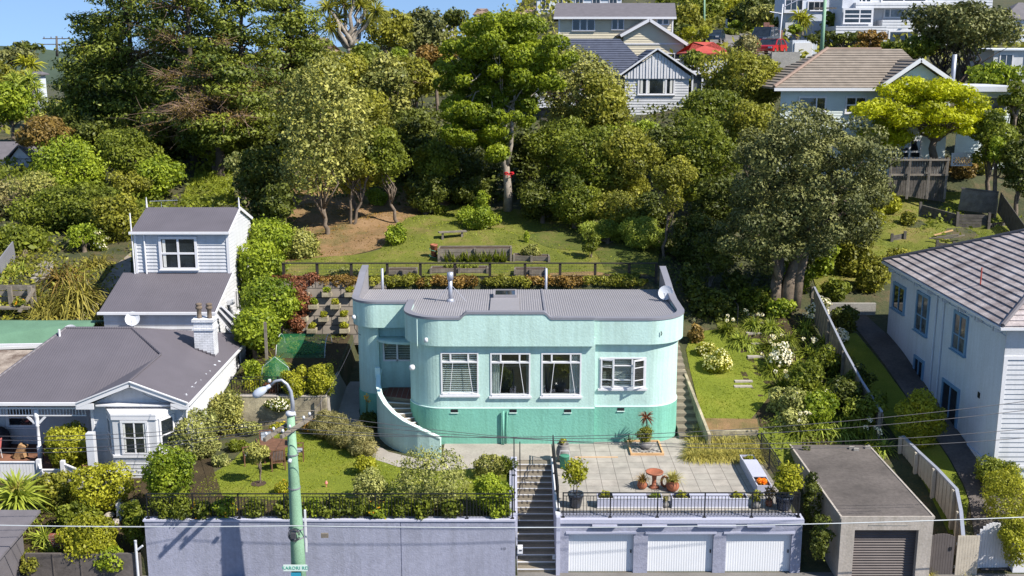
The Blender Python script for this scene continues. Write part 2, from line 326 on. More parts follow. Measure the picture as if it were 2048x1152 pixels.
# ------------------------------------------------------------------ object helpers
COL = sc.collection
def tag(o, label=None, cat=None, group=None, kind=None):
 if label: o['label'] = label
 if cat: o['category'] = cat
 if group: o['group'] = group
 if kind: o['kind'] = kind
 return o
def empty(name, loc, label=None, cat=None, group=None, rz=0):
 o = bpy.data.objects.new(name, None); COL.objects.link(o)
 o.empty_display_size = .3; o.location = loc; o.rotation_euler = (0, 0, rz); o['_off'] = tuple(loc)
 return tag(o, label, cat, group)
class MB:
 def __init__(s): s.v = []; s.f = []
 def poly(s, pts):
  n = len(s.v); s.v += [tuple(p) for p in pts]; s.f.append(tuple(range(n, n + len(pts)))); return s
 def box(s, x0, y0, z0, x1, y1, z1):
  n = len(s.v)
  s.v += [(x0,y0,z0),(x1,y0,z0),(x1,y1,z0),(x0,y1,z0),(x0,y0,z1),(x1,y0,z1),(x1,y1,z1),(x0,y1,z1)]
  for q in ((0,3,2,1),(4,5,6,7),(0,1,5,4),(1,2,6,5),(2,3,7,6),(3,0,4,7)): s.f.append(tuple(n + k for k in q))
  return s
 def obox(s, a, b, w, h, up=(0, 0, 1)):
  """bar from a to b, w across, h along up, centred"""
  a = Vector(a); b = Vector(b); d = (b - a).normalized(); up = Vector(up)
  sd = d.cross(up)
  if sd.length < 1e-4: sd = d.cross(Vector((0, 1, 0)))
  sd.normalize(); u = sd.cross(d).normalized()
  n = len(s.v)
  for p in (a, b):
   for i, j in ((-1, -1), (1, -1), (1, 1), (-1, 1)): s.v.append(tuple(p + sd * (i * w / 2) + u * (j * h / 2)))
  for q in ((0,1,2,3),(7,6,5,4),(0,4,5,1),(1,5,6,2),(2,6,7,3),(3,7,4,0)): s.f.append(tuple(n + k for k in q))
  return s
 def tube(s, pts, rad, n=8, cap=True):
  pts = [Vector(p) for p in pts]
  if not hasattr(rad, '__len__'): rad = [rad] * len(pts)
  base = len(s.v); prev = None
  for i, p in enumerate(pts):
   d = (pts[min(i + 1, len(pts) - 1)] - pts[max(i - 1, 0)]).normalized()
   if prev is None:
    a = d.cross(Vector((0, 0, 1)))
    if a.length < .1: a = d.cross(Vector((0, 1, 0)))
    a.normalize()
   else: a = (prev - d * prev.dot(d)).normalized()
   prev = a; b = d.cross(a)
   for k in range(n):
    t = 2 * math.pi * k / n
    s.v.append(tuple(p + (a * math.cos(t) + b * math.sin(t)) * rad[i]))
  for i in range(len(pts) - 1):
   for k in range(n):
    q = base + i * n
    s.f.append((q + k, q + (k + 1) % n, q + n + (k + 1) % n, q + n + k))
  if cap:
   s.f.append(tuple(base + k for k in range(n))[::-1])
   s.f.append(tuple(base + (len(pts) - 1) * n + k for k in range(n)))
  return s
 def lathe(s, c, prof, n=20, close=True):
  base = len(s.v)
  for r, z in prof:
   for k in range(n):
    t = 2 * math.pi * k / n
    s.v.append((c[0] + r * math.cos(t), c[1] + r * math.sin(t), c[2] + z))
  for i in range(len(prof) - 1):
   for k in range(n):
    q = base + i * n
    s.f.append((q + k, q + (k + 1) % n, q + n + (k + 1) % n, q + n + k))
  if close:
   s.f.append(tuple(base + k for k in range(n))[::-1])
   s.f.append(tuple(base + (len(prof) - 1) * n + k for k in range(n)))
  return s
 def prism(s, poly, z0, z1):
  n = len(s.v); k = len(poly)
  z0f = z0 if callable(z0) else (lambda x, y: z0); z1f = z1 if callable(z1) else (lambda x, y: z1)
  s.v += [(p[0], p[1], z0f(*p[:2])) for p in poly] + [(p[0], p[1], z1f(*p[:2])) for p in poly]
  s.f.append(tuple(range(n, n + k))[::-1]); s.f.append(tuple(range(n + k, n + 2 * k)))
  for i in range(k): j = (i + 1) % k; s.f.append((n + i, n + j, n + k + j, n + k + i))
  return s
 def slab(s, pts, th):
  """planar polygon (3-D, top side) given thickness th downwards"""
  n = len(s.v); k = len(pts)
  s.v += [tuple(p) for p in pts] + [(p[0], p[1], p[2] - th) for p in pts]
  s.f.append(tuple(range(n, n + k))); s.f.append(tuple(range(n + k, n + 2 * k))[::-1])
  for i in range(k): j = (i + 1) % k; s.f.append((n + i, n + k + i, n + k + j, n + j))
  return s
 def build(s, name, mat, parent=None, smooth=False, off=None):
  if off is None:
   if parent is not None: off = tuple(parent['_off'])
   else:
    a = np.array(s.v); off = tuple(float(q) for q in ((a[:, 0].min() + a[:, 0].max()) / 2, (a[:, 1].min() + a[:, 1].max()) / 2, a[:, 2].min()))
  me = bpy.data.meshes.new(name)
  me.from_pydata([(x - off[0], y - off[1], z - off[2]) for x, y, z in s.v], [], s.f)
  me.materials.append(mt[mat] if isinstance(mat, str) else mat)
  if smooth: me.polygons.foreach_set('use_smooth', [True] * len(me.polygons))
  me.update()
  o = bpy.data.objects.new(name, me); COL.objects.link(o)
  o['_off'] = tuple(off)
  if parent is not None: o.parent = parent
  else: o.location = off
  return o
def copy_tree(o, parent=None, loc=None, rz=None, scale=None, label=None, group=None):
 c = o.copy(); COL.objects.link(c)
 if parent is not None: c.parent = parent
 if loc is not None: c.location = loc
 if rz is not None: c.rotation_euler = (0, 0, rz)
 if scale is not None: c.scale = (scale,) * 3 if not hasattr(scale, '__len__') else scale
 if label: c['label'] = label
 if group: c['group'] = group
 for ch in list(o.children): copy_tree(ch, c)
 return c

# ------------------------------------------------------------------ foliage
def mesh_quads(name, verts, tint, mat, parent, off):
 """verts (N,4,3) leaf quads, one tint each"""
 N = len(verts)
 me = bpy.data.meshes.new(name)
 v = (verts.reshape(-1, 3) - np.array(off)).astype(np.float32)
 me.vertices.add(4 * N); me.vertices.foreach_set('co', v.ravel())
 me.loops.add(4 * N); me.loops.foreach_set('vertex_index', np.arange(4 * N, dtype=np.int32))
 me.polygons.add(N); me.polygons.foreach_set('loop_start', np.arange(0, 4 * N, 4, dtype=np.int32))
 a = me.attributes.new('tint', 'FLOAT', 'FACE'); a.data.foreach_set('value', np.clip(tint, 0, 1).astype(np.float32))
 me.materials.append(mt[mat]); me.update(calc_edges=True)
 o = bpy.data.objects.new(name, me); COL.objects.link(o); o['_off'] = tuple(float(q) for q in off)
 if parent is not None: o.parent = parent
 else: o.location = off
 return o
def unit(a): return a / np.maximum(np.linalg.norm(a, axis=-1, keepdims=True), 1e-6)
def leaf_quads(rng, c, n, l, wd, jit=.7, droop=0):
 N = len(c)
 nn = unit(n + rng.normal(size=(N, 3)) * jit)
 t = unit(np.cross(nn, rng.normal(size=(N, 3))))
 if droop: t = unit(t + np.array([0, 0, -droop])); nn = unit(nn - t * np.sum(nn * t, 1, keepdims=True))
 b = np.cross(nn, t)
 s = rng.uniform(.4, 1.6, (N, 1))
 L = t * l * s * .5; W = b * wd * s * .5
 return np.stack([c - L, c - L * .1 + W, c + L, c - L * .1 - W], 1)
def blob_points(rng, blobs, n, inner=.72, cull=.62, tint_sd=.2, fz=.16):
 C = np.array([b[0] for b in blobs], float); Rr = np.array([b[1] for b in blobs], float)
 area = (Rr[:, 0] * Rr[:, 1] + Rr[:, 0] * Rr[:, 2] + Rr[:, 1] * Rr[:, 2]); pr = area / area.sum()
 idx = rng.choice(len(blobs), size=n, p=pr)
 d = unit(rng.normal(size=(n, 3)))
 rr = np.where(rng.random((n, 1)) < fz, rng.uniform(1.0, 1.3, (n, 1)), rng.uniform(inner, 1.06, (n, 1))) * (1 + .13 * np.sin(d[:, :1] * 7 + idx[:, None]) * np.cos(d[:, 1:2] * 6 + d[:, 2:3] * 5))
 p = C[idx] + d * Rr[idx] * rr
 nrm = unit(d / Rr[idx])
 keep = np.ones(n, bool)
 for k in range(len(blobs)):
  q = np.sum(((p - C[k]) / Rr[k]) ** 2, 1)
  keep &= ~((q < cull ** 2) & (idx != k))
 bt = rng.normal(.5, tint_sd, len(blobs))
 t = bt[idx] + rng.normal(0, .2, n)
 return p[keep], nrm[keep], t[keep]
def make_blobs(rng, c, r, nb, rb, flat=1.0, lo=.5, hi=.86, top=0):
 out = []
 c = np.array(c, float); r = np.array(r, float)
 for _ in range(nb):
  d = unit(rng.normal(size=3))
  if top and d[2] < -.3 and rng.random() < top: d[2] = abs(d[2])
  p = c + d * r * rng.uniform(lo, hi)
  s = rb * rng.uniform(.55, 1.6)
  out.append((p, (s * rng.uniform(.85, 1.2), s * rng.uniform(.85, 1.2), s * flat)))
 return out
SEED = [100]
def rngn():
 SEED[0] += 1; return np.random.default_rng(SEED[0])
def limb(rng, a, b, r0, r1, mb, wob=.12, n=5, k=6):
 a = np.array(a, float); b = np.array(b, float); L = np.linalg.norm(b - a); pts = []
 for i in range(n + 1):
  t = i / n; p = a * (1 - t) + b * t
  if 0 < i < n: p = p + rng.normal(size=3) * L * wob * .35
  pts.append(p)
 mb.tube([tuple(p) for p in pts], [r0 + (r1 - r0) * i / n for i in range(n + 1)], k)
 return pts
def tree(label, base, crown, rad, mat='l_mid', name='tree', cat='tree', nb=26, rb=None, leaf=.24, asp=.55, n=None, flat=.8, tr=.18, stems=1, bark='bark', fork=.45, group=None, inner=.78, twigs=0, extra=None, limbs=9, top=.5, lean=0, spread=.35, dens=1.0):
 rng = rngn(); base = np.array(base, float); crown = np.array(crown, float); rad = np.array(rad, float)
 root = empty(name, tuple(float(q) for q in base), label, cat, group)
 rb = rb or float(rad.min()) * .36; nb = int(nb * 1.7)
 blobs = make_blobs(rng, crown, np.maximum(rad - rb * .55, rad * .45), nb, rb, flat, .3, .98, top=top)
 if extra: blobs += extra
 area = sum(4.2 * (b[1][0] * b[1][1] + b[1][0] * b[1][2] + b[1][1] * b[1][2]) for b in blobs)
 n = n or int(min(26000, max(900, area * .95 / (leaf * leaf * asp * .5) * dens)))
 p, nm, t = blob_points(rng, blobs, n, inner)
 mesh_quads('crown', leaf_quads(rng, p, nm, leaf, leaf * asp), t, mat, root, tuple(root['_off']))
 mb = MB(); H = crown[2] - rad[2] * fork - base[2]
 for s in range(stems):
  off = rng.normal(size=3) * np.array([1, 1, 0]) * (tr * 1.2 if stems > 1 else 0)
  fk = base + (crown - base) * np.array([1, 1, 0]) * .6 + np.array([0, 0, max(H, .4)]) + rng.normal(size=3) * np.array([1, 1, .3]) * (rad[0] * spread if stems > 1 else .1)
  pts = limb(rng, base + off - np.array([0, 0, .3]), fk, tr, tr * .62, mb, .05, 6, 8)
  ks = rng.choice(len(blobs), size=min(limbs, len(blobs)), replace=False)
  for k in ks:
   q = np.array(blobs[k][0]); st = np.array(pts[rng.integers(3, 7)])
   limb(rng, st, q, tr * .42, tr * .07, mb, .16, 4, 5)
 mb.build('trunk', bark, root, smooth=True)
 if twigs:
  rng = np.random.default_rng(len(label))
  tw = MB()
  for _ in range(twigs):
   d = unit(rng.normal(size=3)) * np.array([1, 1, .35]); a = crown + d * rad * .35; b2 = crown + d * rad * rng.uniform(.9, 1.1)
   pp = limb(rng, a, b2, .05, .012, tw, .2, 4, 4)
   for q in pp[1:]:
    for _k in range(4): limb(rng, q, np.array(q) + rng.normal(size=3) * np.array([.7, .7, .35]), .014, .004, tw, .2, 2, 3)
  tw.build('dead_branches', 'twig', root)
 return root
def shrub(label, c, rad, mat='l_mid', name='shrub', cat='shrub', leaf=.13, asp=.6, nb=10, rb=None, n=None, flat=.9, group=None, flowers=None, fn=150, fs=.07, ground=True, jit=.7, dens=1.0):
 """bushy plant; c = base centre, rad = (rx, ry, height)"""
 rng = rngn(); rx, ry, h = rad
 rb = rb or min(rx, ry, h * .7) * .36; nb = int(nb * 1.8)
 cc = (c[0], c[1], c[2] + h * .5)
 blobs = make_blobs(rng, cc, (max(rx - rb * .6, rx * .3), max(ry - rb * .6, ry * .3), h * .5 - rb * .3), nb, rb, flat, .3, .95)
 blobs += [((c[0], c[1], c[2] + h * .35), (rx * .7, ry * .7, h * .42))]
 area = sum(4.2 * (b[1][0] * b[1][1] + b[1][0] * b[1][2] + b[1][1] * b[1][2]) for b in blobs)
 n = n or int(min(18000, max(250, area * 1.0 / (leaf * leaf * asp * .5) * dens)))
 p, nm, t = blob_points(rng, blobs, n, .78, fz=.08)
 if ground: k = p[:, 2] > c[2] - .05; p, nm, t = p[k], nm[k], t[k]
 off = tuple(float(q) for q in c)
 if flowers is None:
  o = mesh_quads(name, leaf_quads(rng, p, nm, leaf, leaf * asp, jit), t, mat, None, off)
  return tag(o, label, cat, group)
 root = empty(name, off, label, cat, group)
 mesh_quads('foliage', leaf_quads(rng, p, nm, leaf, leaf * asp, jit), t, mat, root, off)
 blobs2 = [(b[0], tuple(q * 1.07 for q in b[1])) for b in blobs]
 p, nm, t = blob_points(rng, blobs2, fn * 2, .97, .9)
 k = (nm[:, 2] > -.25) & (p[:, 2] > c[2]); p, nm, t = p[k][:fn], nm[k][:fn], t[k][:fn]
 tag(mesh_quads('flowers', leaf_quads(rng, p, nm, fs, fs * .9, .4), t, flowers, root, off), kind='stuff')
 return root
def blades_arr(rng, c, n, L, wd, spread=.8, droop=.6, up=1.0, base_r=.1, seg=3):
 """strap leaves from a point: arching strips"""
 az = rng.uniform(0, 2 * math.pi, n); tilt = rng.uniform(.05, spread, n) ** .8
 le = L * rng.uniform(.6, 1.15, n)
 br = base_r * np.sqrt(rng.uniform(0, 1, n)); baz = rng.uniform(0, 2 * math.pi, n)
 base = np.stack([c[0] + br * np.cos(baz), c[1] + br * np.sin(baz), np.full(n, c[2])], 1)
 dirh = np.stack([np.cos(az), np.sin(az), np.zeros(n)], 1); side = np.stack([-np.sin(az), np.cos(az), np.zeros(n)], 1)
 quads = []; T = []
 tnt = rng.uniform(0, 1, n)
 pts = []
 for k in range(seg + 1):
  t = k / seg
  h = np.sin(tilt * 1.4) * t + droop * .25 * t * t * np.sin(tilt * 1.5)
  v = np.cos(tilt * 1.2) * t * up - droop * t * t * t * np.sin(tilt * 1.5) * .9
  pts.append(base + dirh * (h * le)[:, None] + np.array([0, 0, 1.0]) * (v * le)[:, None])
 for k in range(seg):
  w0 = wd * (1 - (k / seg) ** 2 * .8); w1 = wd * (1 - ((k + 1) / seg) ** 2 * .9)
  a, b = pts[k], pts[k + 1]
  quads.append(np.stack([a - side * w0 / 2, a + side * w0 / 2, b + side * w1 / 2, b - side * w1 / 2], 1)); T.append(tnt)
 return np.concatenate(quads), np.concatenate(T)
def tuft(label, c, L, n=60, wd=.05, mat='l_blade', name='strappy_plant', cat='plant', spread=1.0, droop=.6, group=None, base_r=.12, flowers=None, fn=6, fs=.1, fh=1.2, up=1.0):
 rng = rngn(); off = tuple(float(q) for q in c)
 q, t = blades_arr(rng, c, n, L, wd, spread, droop, up, base_r)
 if not flowers: return tag(mesh_quads(name, q, t, mat, None, off), label, cat, group)
 root = empty(name, off, label, cat, group)
 mesh_quads('leaves', q, t, mat, root, off)
 P = []; st = MB()
 for i in range(fn):
  a = rng.uniform(0, 6.28); rr = L * rng.uniform(.1, .6); top = np.array([c[0] + rr * math.cos(a), c[1] + rr * math.sin(a), c[2] + fh * rng.uniform(.8, 1.1)])
  st.tube([off, tuple(top)], .012, 4)
  d = unit(rng.normal(size=(26, 3))); P.append(top + d * fs)
 P = np.concatenate(P); nm = unit(rng.normal(size=P.shape))
 st.build('stalks', 'l_blade', root)
 tag(mesh_quads('flowers', leaf_quads(rng, P, nm, fs * .7, fs * .6, .4), rng.uniform(0, 1, len(P)), flowers, root, off), kind='stuff')
 return root
def rosette_tree(label, base, heads, L=.75, wd=.055, nl=90, mat='l_blade', bark='bark_l', tr=.14, group=None, fork=.45, name='cabbage_tree'):
 """cordyline: pale forking stems each ending in a ball of sword leaves"""
 rng = rngn(); root = empty(name, tuple(base), label, 'tree', group)
 Q = []; T = []; mb = MB(); base = np.array(base, float)
 cx = np.mean([h[:2] for h in heads], 0); topz = min(h[2] for h in heads)
 fk = np.array([base[0] * .6 + cx[0] * .4, base[1], base[2] + (topz - base[2]) * fork])
 limb(rng, base - np.array([0, 0, .3]), fk, tr, tr * .85, mb, .06, 5, 8)
 for h in heads:
  h = np.array(h, float); limb(rng, fk, h, tr * .75, tr * .42, mb, .12, 5, 6)
  n = nl; d = unit(rng.normal(size=(n, 3)) + np.array([0, 0, .25])); le = L * rng.uniform(.75, 1.1, (n, 1))
  sd = unit(np.cross(d, rng.normal(size=(n, 3)))); mid = h + d * le * .55; tip = h + d * le * .95 + np.array([0, 0, -.22]) * le
  a = h + d * .04
  Q += [np.stack([a - sd * wd * .4, a + sd * wd * .4, mid + sd * wd * .5, mid - sd * wd * .5], 1), np.stack([mid - sd * wd * .5, mid + sd * wd * .5, tip + sd * .006, tip - sd * .006], 1)]
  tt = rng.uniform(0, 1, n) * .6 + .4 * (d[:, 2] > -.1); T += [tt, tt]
 mb.build('trunk', bark, root, smooth=True)
 mesh_quads('crown', np.concatenate(Q), np.concatenate(T), mat, root, tuple(root['_off']))
 return root

# ------------------------------------------------------------------ wall boards, windows
def clip(poly, f):
 """keep part of polygon (u,v) where f(p) >= 0 (f linear)"""
 out = []
 for i in range(len(poly)):
  a, b = poly[i], poly[(i + 1) % len(poly)]; fa, fb = f(a), f(b)
  if fa >= 0: out.append(a)
  if fa * fb < 0: t = fa / (fa - fb); out.append((a[0] + (b[0] - a[0]) * t, a[1] + (b[1] - a[1]) * t))
 return out
def boards(mb, org, ud, nd, poly, pitch=.17, proud=.04, z0=None):
 """lapped weatherboards on a vertical plane. org 3-D, ud horizontal unit dir, nd outward normal, poly = convex [(u,z)]"""
 org = Vector(org); ud = Vector(ud); nd = Vector(nd)
 zs = [p[1] for p in poly]; z = min(zs) if z0 is None else z0
 P3 = lambda u, zz, o: org + ud * u + Vector((0, 0, zz)) + nd * o
 mb.poly([P3(u, zz, -.02) for u, zz in poly])
 while z < max(zs) - 1e-3:
  q = clip(clip(poly, lambda p: p[1] - z), lambda p: z + pitch - p[1])
  if len(q) >= 3:
   mb.poly([P3(u, zz, proud * (1 - (zz - z) / pitch) + .002) for u, zz in q])
   lo = [p for p in q if abs(p[1] - z) < 1e-6]
   if len(lo) == 2: mb.poly([P3(lo[0][0], z, proud + .002), P3(lo[1][0], z, proud + .002), P3(lo[1][0], z, 0), P3(lo[0][0], z, 0)])
  z += pitch
 return mb
def wbox(mb, org, ud, nd, u0, u1, z0, z1, o0, o1):
 """box on a wall plane"""
 org = Vector(org); ud = Vector(ud); nd = Vector(nd); n = len(mb.v)
 for zz in (z0, z1):
  for u, o in ((u0, o0), (u1, o0), (u1, o1), (u0, o1)): mb.v.append(tuple(org + ud * u + nd * o + Vector((0, 0, zz))))
 for q in ((0,3,2,1),(4,5,6,7),(0,1,5,4),(1,2,6,5),(2,3,7,6),(3,0,4,7)): mb.f.append(tuple(n + k for k in q))
def window(parent, org, ud, nd, u0, u1, z0, z1, cols=(1,), rows=(1,), fr='white', glass='darkglass', fw=.09, bar=.05, sill=True, proud=.05, name='window', curtains=None):
 """surface-mounted timber window: frame mesh with pane, sill children"""
 f = MB(); W = lambda m, *a: wbox(m, org, ud, nd, *a)
 W(f, u0 - fw, u1 + fw, z1, z1 + fw, .0, proud + .02); W(f, u0 - fw, u1 + fw, z0 - fw * .7, z0, .0, proud + .02)
 W(f, u0 - fw, u0, z0, z1, .0, proud + .017); W(f, u1, u1 + fw, z0, z1, .0, proud + .017)
 tot = sum(cols); acc = 0
 for c in cols[:-1]:
  acc += c; u = u0 + (u1 - u0) * acc / tot; W(f, u - bar / 2, u + bar / 2, z0, z1, .0, proud + .012)
 tot = sum(rows); acc = 0
 for c in rows[:-1]:
  acc += c; z = z0 + (z1 - z0) * acc / tot; W(f, u0, u1, z - bar / 2, z + bar / 2, .0, proud + .008)
 fo = f.build(name, fr, parent)
 g = MB(); W(g, u0, u1, z0, z1, 0, .034); g.build('pane', glass, fo)
 if curtains:
  for a, b in curtains:
   c = MB(); uu0 = u0 + (u1 - u0) * a; uu1 = u0 + (u1 - u0) * b
   W(c, uu0, uu1, z0 + .03, z1 - .03, .034, .038); c.build('curtain', 'curtain', fo)
 if sill:
  s = MB(); W(s, u0 - fw - .04, u1 + fw + .04, z0 - fw * .7 - .05, z0 - fw * .7, 0, proud + .09); s.build('sill', fr, fo)
 return fo
def offset_path(pts, d):
 out = []
 n = len(pts)
 for i in range(n):
  a = Vector(pts[max(i - 1, 0)]); b = Vector(pts[i]); c = Vector(pts[min(i + 1, n - 1)])
  t1 = (b - a) if i > 0 else (c - b); t2 = (c - b) if i < n - 1 else (b - a)
  t1.normalize(); t2.normalize(); t = (t1 + t2).normalized(); nn = Vector((t.y, -t.x))
  k = 1 / max(.5, nn.dot(Vector((t1.y, -t1.x))))
  out.append((b.x + nn.x * d * k, b.y + nn.y * d * k))
 return out
def wallstrip(mb, path, z0, z1, th):
 """solid wall following plan path (outside is to the right of travel); z0,z1 numbers or functions of (x,y)"""
 inn = offset_path(path, -th); f0 = z0 if callable(z0) else (lambda x, y: z0); f1 = z1 if callable(z1) else (lambda x, y: z1)
 n = len(mb.v)
 for (x, y), (a, b) in zip(path, inn):
  mb.v += [(x, y, f0(x, y)), (x, y, f1(x, y)), (a, b, f1(x, y)), (a, b, f0(x, y))]
 for i in range(len(path) - 1):
  q = n + 4 * i
  for k in range(4): mb.f.append((q + k, q + 4 + k, q + 4 + (k + 1) % 4, q + (k + 1) % 4))
 mb.f.append((n, n + 1, n + 2, n + 3)); q = n + 4 * (len(path) - 1); mb.f.append((q + 3, q + 2, q + 1, q))
def arc(cx, cy, r, a0, a1, n=14):
 return [(cx + r * math.cos(R(a0 + (a1 - a0) * i / n)), cy + r * math.sin(R(a0 + (a1 - a0) * i / n))) for i in range(n + 1)]
# ================================================================== GROUND
def gridlines(bp, lo, hi, fn):
 s = set(round(b, 3) for b in bp if lo <= b <= hi); v = lo
 while v < hi: s.add(round(v, 3)); v += fn(v)
 s.add(hi); s = sorted(s); out = [s[0]]
 bpset = set(round(b, 3) for b in bp)
 for q in s[1:]:
  if q - out[-1] < .04 and q not in bpset: continue
  out.append(q)
 return out
def step_x(v): a = abs(v); return .6 if a < 24 else (2.5 if a < 70 else 40)
def step_y(v): return .6 if v < 90 else (2 if v < 160 else (15 if v < 400 else 300))
xs = gridlines([c[0] for c in COLS], -1400, 1400, step_x)
ys = gridlines([p[0] for c in COLS for p in c[1]], -60, 3000, lambda v: 8 if v < 30 else step_y(v))
XX, YY = np.meshgrid(xs, ys); ZZ = GA(XX.ravel(), YY.ravel())
nx, ny = len(xs), len(ys)
me = bpy.data.meshes.new('ground')
fa = [(j * nx + i, j * nx + i + 1, (j + 1) * nx + i + 1, (j + 1) * nx + i) for j in range(ny - 1) for i in range(nx - 1)]
me.from_pydata(np.stack([XX.ravel(), YY.ravel(), ZZ - .01], 1).tolist(), [], fa)
gm, gnt, gp = new_mat('undergrowth_soil')
gn = noise_node(gnt, .9, 8, .7); gr = ramp(gnt, gn.outputs['Fac'], [(.3, (.022, .032, .010)), (.5, (.05, .055, .018)), (.62, (.085, .065, .03)), (.75, (.06, .085, .02))])
gnt.links.new(gr.outputs[0], gp.inputs['Base Color']); gp.inputs['Roughness'].default_value = .95
gb = gnt.nodes.new('ShaderNodeBump'); gb.inputs['Distance'].default_value = .08; gn2 = noise_node(gnt, 7, 5)
gnt.links.new(gn2.outputs[0], gb.inputs['Height']); gnt.links.new(gb.outputs[0], gp.inputs['Normal'])
me.materials.append(gm); go = bpy.data.objects.new('ground', me); COL.objects.link(go); tag(go, kind='structure')
def lawnmat(name, a, b, c):
 m, nt, p = new_mat(name)
 n = noise_node(nt, .55, 8, .65); r = ramp(nt, n.outputs['Fac'], [(.3, a), (.52, b), (.72, c)])
 n2 = noise_node(nt, 22, 5, .7); r2 = ramp(nt, n2.outputs['Fac'], [(.3, (.62,) * 3), (.7, (1.15,) * 3)])
 mx = nt.nodes.new('ShaderNodeMix'); mx.data_type = 'RGBA'; mx.blend_type = 'MULTIPLY'; mx.inputs[0].default_value = 1
 nt.links.new(r.outputs[0], mx.inputs[6]); nt.links.new(r2.outputs[0], mx.inputs[7]); nt.links.new(mx.outputs[2], p.inputs['Base Color'])
 bb = nt.nodes.new('ShaderNodeBump'); bb.inputs['Distance'].default_value = .05; bb.inputs['Strength'].default_value = .8
 n3 = noise_node(nt, 35, 3, .7); nt.links.new(n3.outputs[0], bb.inputs['Height']); nt.links.new(bb.outputs[0], p.inputs['Normal'])
 p.inputs['Roughness'].default_value = .9; p.inputs['Specular IOR Level'].default_value = .15
 return m
mt['lawn'] = lawnmat('lawn', (.135, .17, .020), (.185, .22, .026), (.24, .245, .038))
mt['lawn_b'] = lawnmat('hill_grass', (.10, .125, .02), (.155, .17, .03), (.24, .185, .07))
mt['verge'] = lawnmat('rough_verge', (.05, .075, .015), (.10, .12, .025), (.16, .13, .05))
mt['mulch'] = lawnmat('leaf_litter_bank', (.12, .115, .04), (.27, .17, .085), (.32, .21, .12))
mt['bed'] = lawnmat('garden_bed_soil', (.045, .035, .02), (.075, .055, .03), (.05, .07, .018))
def drape(name, poly, mat, off=.01, cell=.6, z=None):
 """flat sheet (world xy polygon) laid over the ground"""
 mb = MB(); xs_ = [p[0] for p in poly]; ys_ = [p[1] for p in poly]
 bx = [min(xs_)] + [c[0] for c in COLS if min(xs_) < c[0] < max(xs_)]; cxs = gridlines(bx, min(xs_), max(xs_), lambda v: cell)
 by = [p[0] for c in COLS for p in c[1] if min(ys_) < p[0] < max(ys_)]; cys = gridlines(by, min(ys_), max(ys_), lambda v: cell)
 P = [(p[0], p[1]) for p in poly]
 for i in range(len(cxs) - 1):
  px_ = clip(clip(P, lambda p: p[0] - cxs[i]), lambda p: cxs[i + 1] - p[0])
  if len(px_) < 3: continue
  for j in range(len(cys) - 1):
   q = clip(clip(px_, lambda p: p[1] - cys[j]), lambda p: cys[j + 1] - p[1])
   if len(q) < 3: continue
   g = GA([p[0] for p in q], [p[1] for p in q]) if z is None else [z] * len(q)
   mb.poly([(p[0], p[1], float(h) + off) for p, h in zip(q, g)])
 # orientation
 o = mb.build(name, mat, None, off=(0, 0, 0)); o.location = (0, 0, 0)
 return tag(o, kind='structure')
def inpoly(x, y, poly):
 c = np.zeros(len(x), bool); n = len(poly)
 for i in range(n):
  x1, y1 = poly[i][:2]; x2, y2 = poly[(i + 1) % n][:2]
  if abs(y2 - y1) < 1e-9: continue
  k = ((y1 > y) != (y2 > y)) & (x < (x2 - x1) * (y - y1) / (y2 - y1) + x1); c ^= k
 return c
def fuzz(name, poly, n, size, mat, label, cat, h=.05, z=None, asp=.35):
 rng = rngn(); xs_ = [p[0] for p in poly]; ys_ = [p[1] for p in poly]
 x = rng.uniform(min(xs_), max(xs_), n); y = rng.uniform(min(ys_), max(ys_), n); k = inpoly(x, y, poly); x, y = x[k], y[k]
 dens = _noise(x * 2.1, y * 2.3) + rng.normal(0, .4, len(x)) > -.35; x, y = x[dens], y[dens]
 zz = GA(x, y) if z is None else np.full(len(x), z)
 c = np.stack([x, y, zz + rng.uniform(.3, 1, len(x)) * h], 1)
 d = rng.normal(size=(len(x), 3)) * np.array([1, 1, .3])
 q = leaf_quads(rng, c, d, size, size * asp, .3)
 t = .5 + .25 * _noise(x * .8, y * .8) + rng.normal(0, .18, len(x))
 return tag(mesh_quads(name, q, t, mat, None, (0, 0, 0)), label, cat, kind='stuff')
Z1 = 2.6
# front lawn and curved path
lawn_px = [(372,1030),(385,995),(402,962),(462,925),(498,888),(560,860),(640,868),(690,888),(735,905),(790,925),(850,935),(905,935),(960,925),(1028,915),(1028,1040),(385,1042)]
lawn_w = [PZ(x, y, Z1) for x, y in lawn_px]
drape('lawn', lawn_w, 'lawn', .012)
fuzz('lawn_grass', lawn_w, 24000, .085, 'l_lawn', 'short mown green grass of the front garden lawn', 'grass', .03, Z1)
path_px = [(655,838),(668,765),(690,735),(705,735),(715,800),(745,880),(800,900),(830,918),(880,918),(884,891),(1185,891),(1245,886),(1360,864),(1390,850),(1390,905),(1372,918),(1120,918),(1112,1035),(1108,905),(1028,905),(1020,918),(930,932),(860,930),(800,915),(748,895),(700,870)]
P1 = [(-8.9,45.9),(-8.0,51),(-7.1,51),(-7.15,47.8),(-6.6,45.6),(-6.2,44.2),(-5.2,42.8),(-3.9,42.0),(-2.9,42.0),(-2.9,43.95),(3.6,43.95),(3.6,44.1),(7.4,44.6),(7.4,46.5),(8.2,46.5),(8.2,42.2),(8.0,41.9),(1.8,41.9),(0.15,41.85),(0.1,41.5),(-1.0,41.0),(-3.0,40.7),(-4.6,41.1),(-6.0,42.2),(-7.2,43.7),(-8.0,44.7)]
drape('path', P1, 'path', .02)
# street, footpath
drape('street', [(-200,-50),(200,-50),(200,32.8),(-200,32.8)], 'asphalt', .0, 8, .30)
mb = MB(); mb.box(-120, 32.8, .2, 120, 32.95, .46); tag(mb.build('kerb', 'concrete_l'), kind='structure')
drape('footpath', [(-120,32.95),(120,32.95),(120,36.25),(-120,36.25)], 'foot', .006, 2.0, .45)
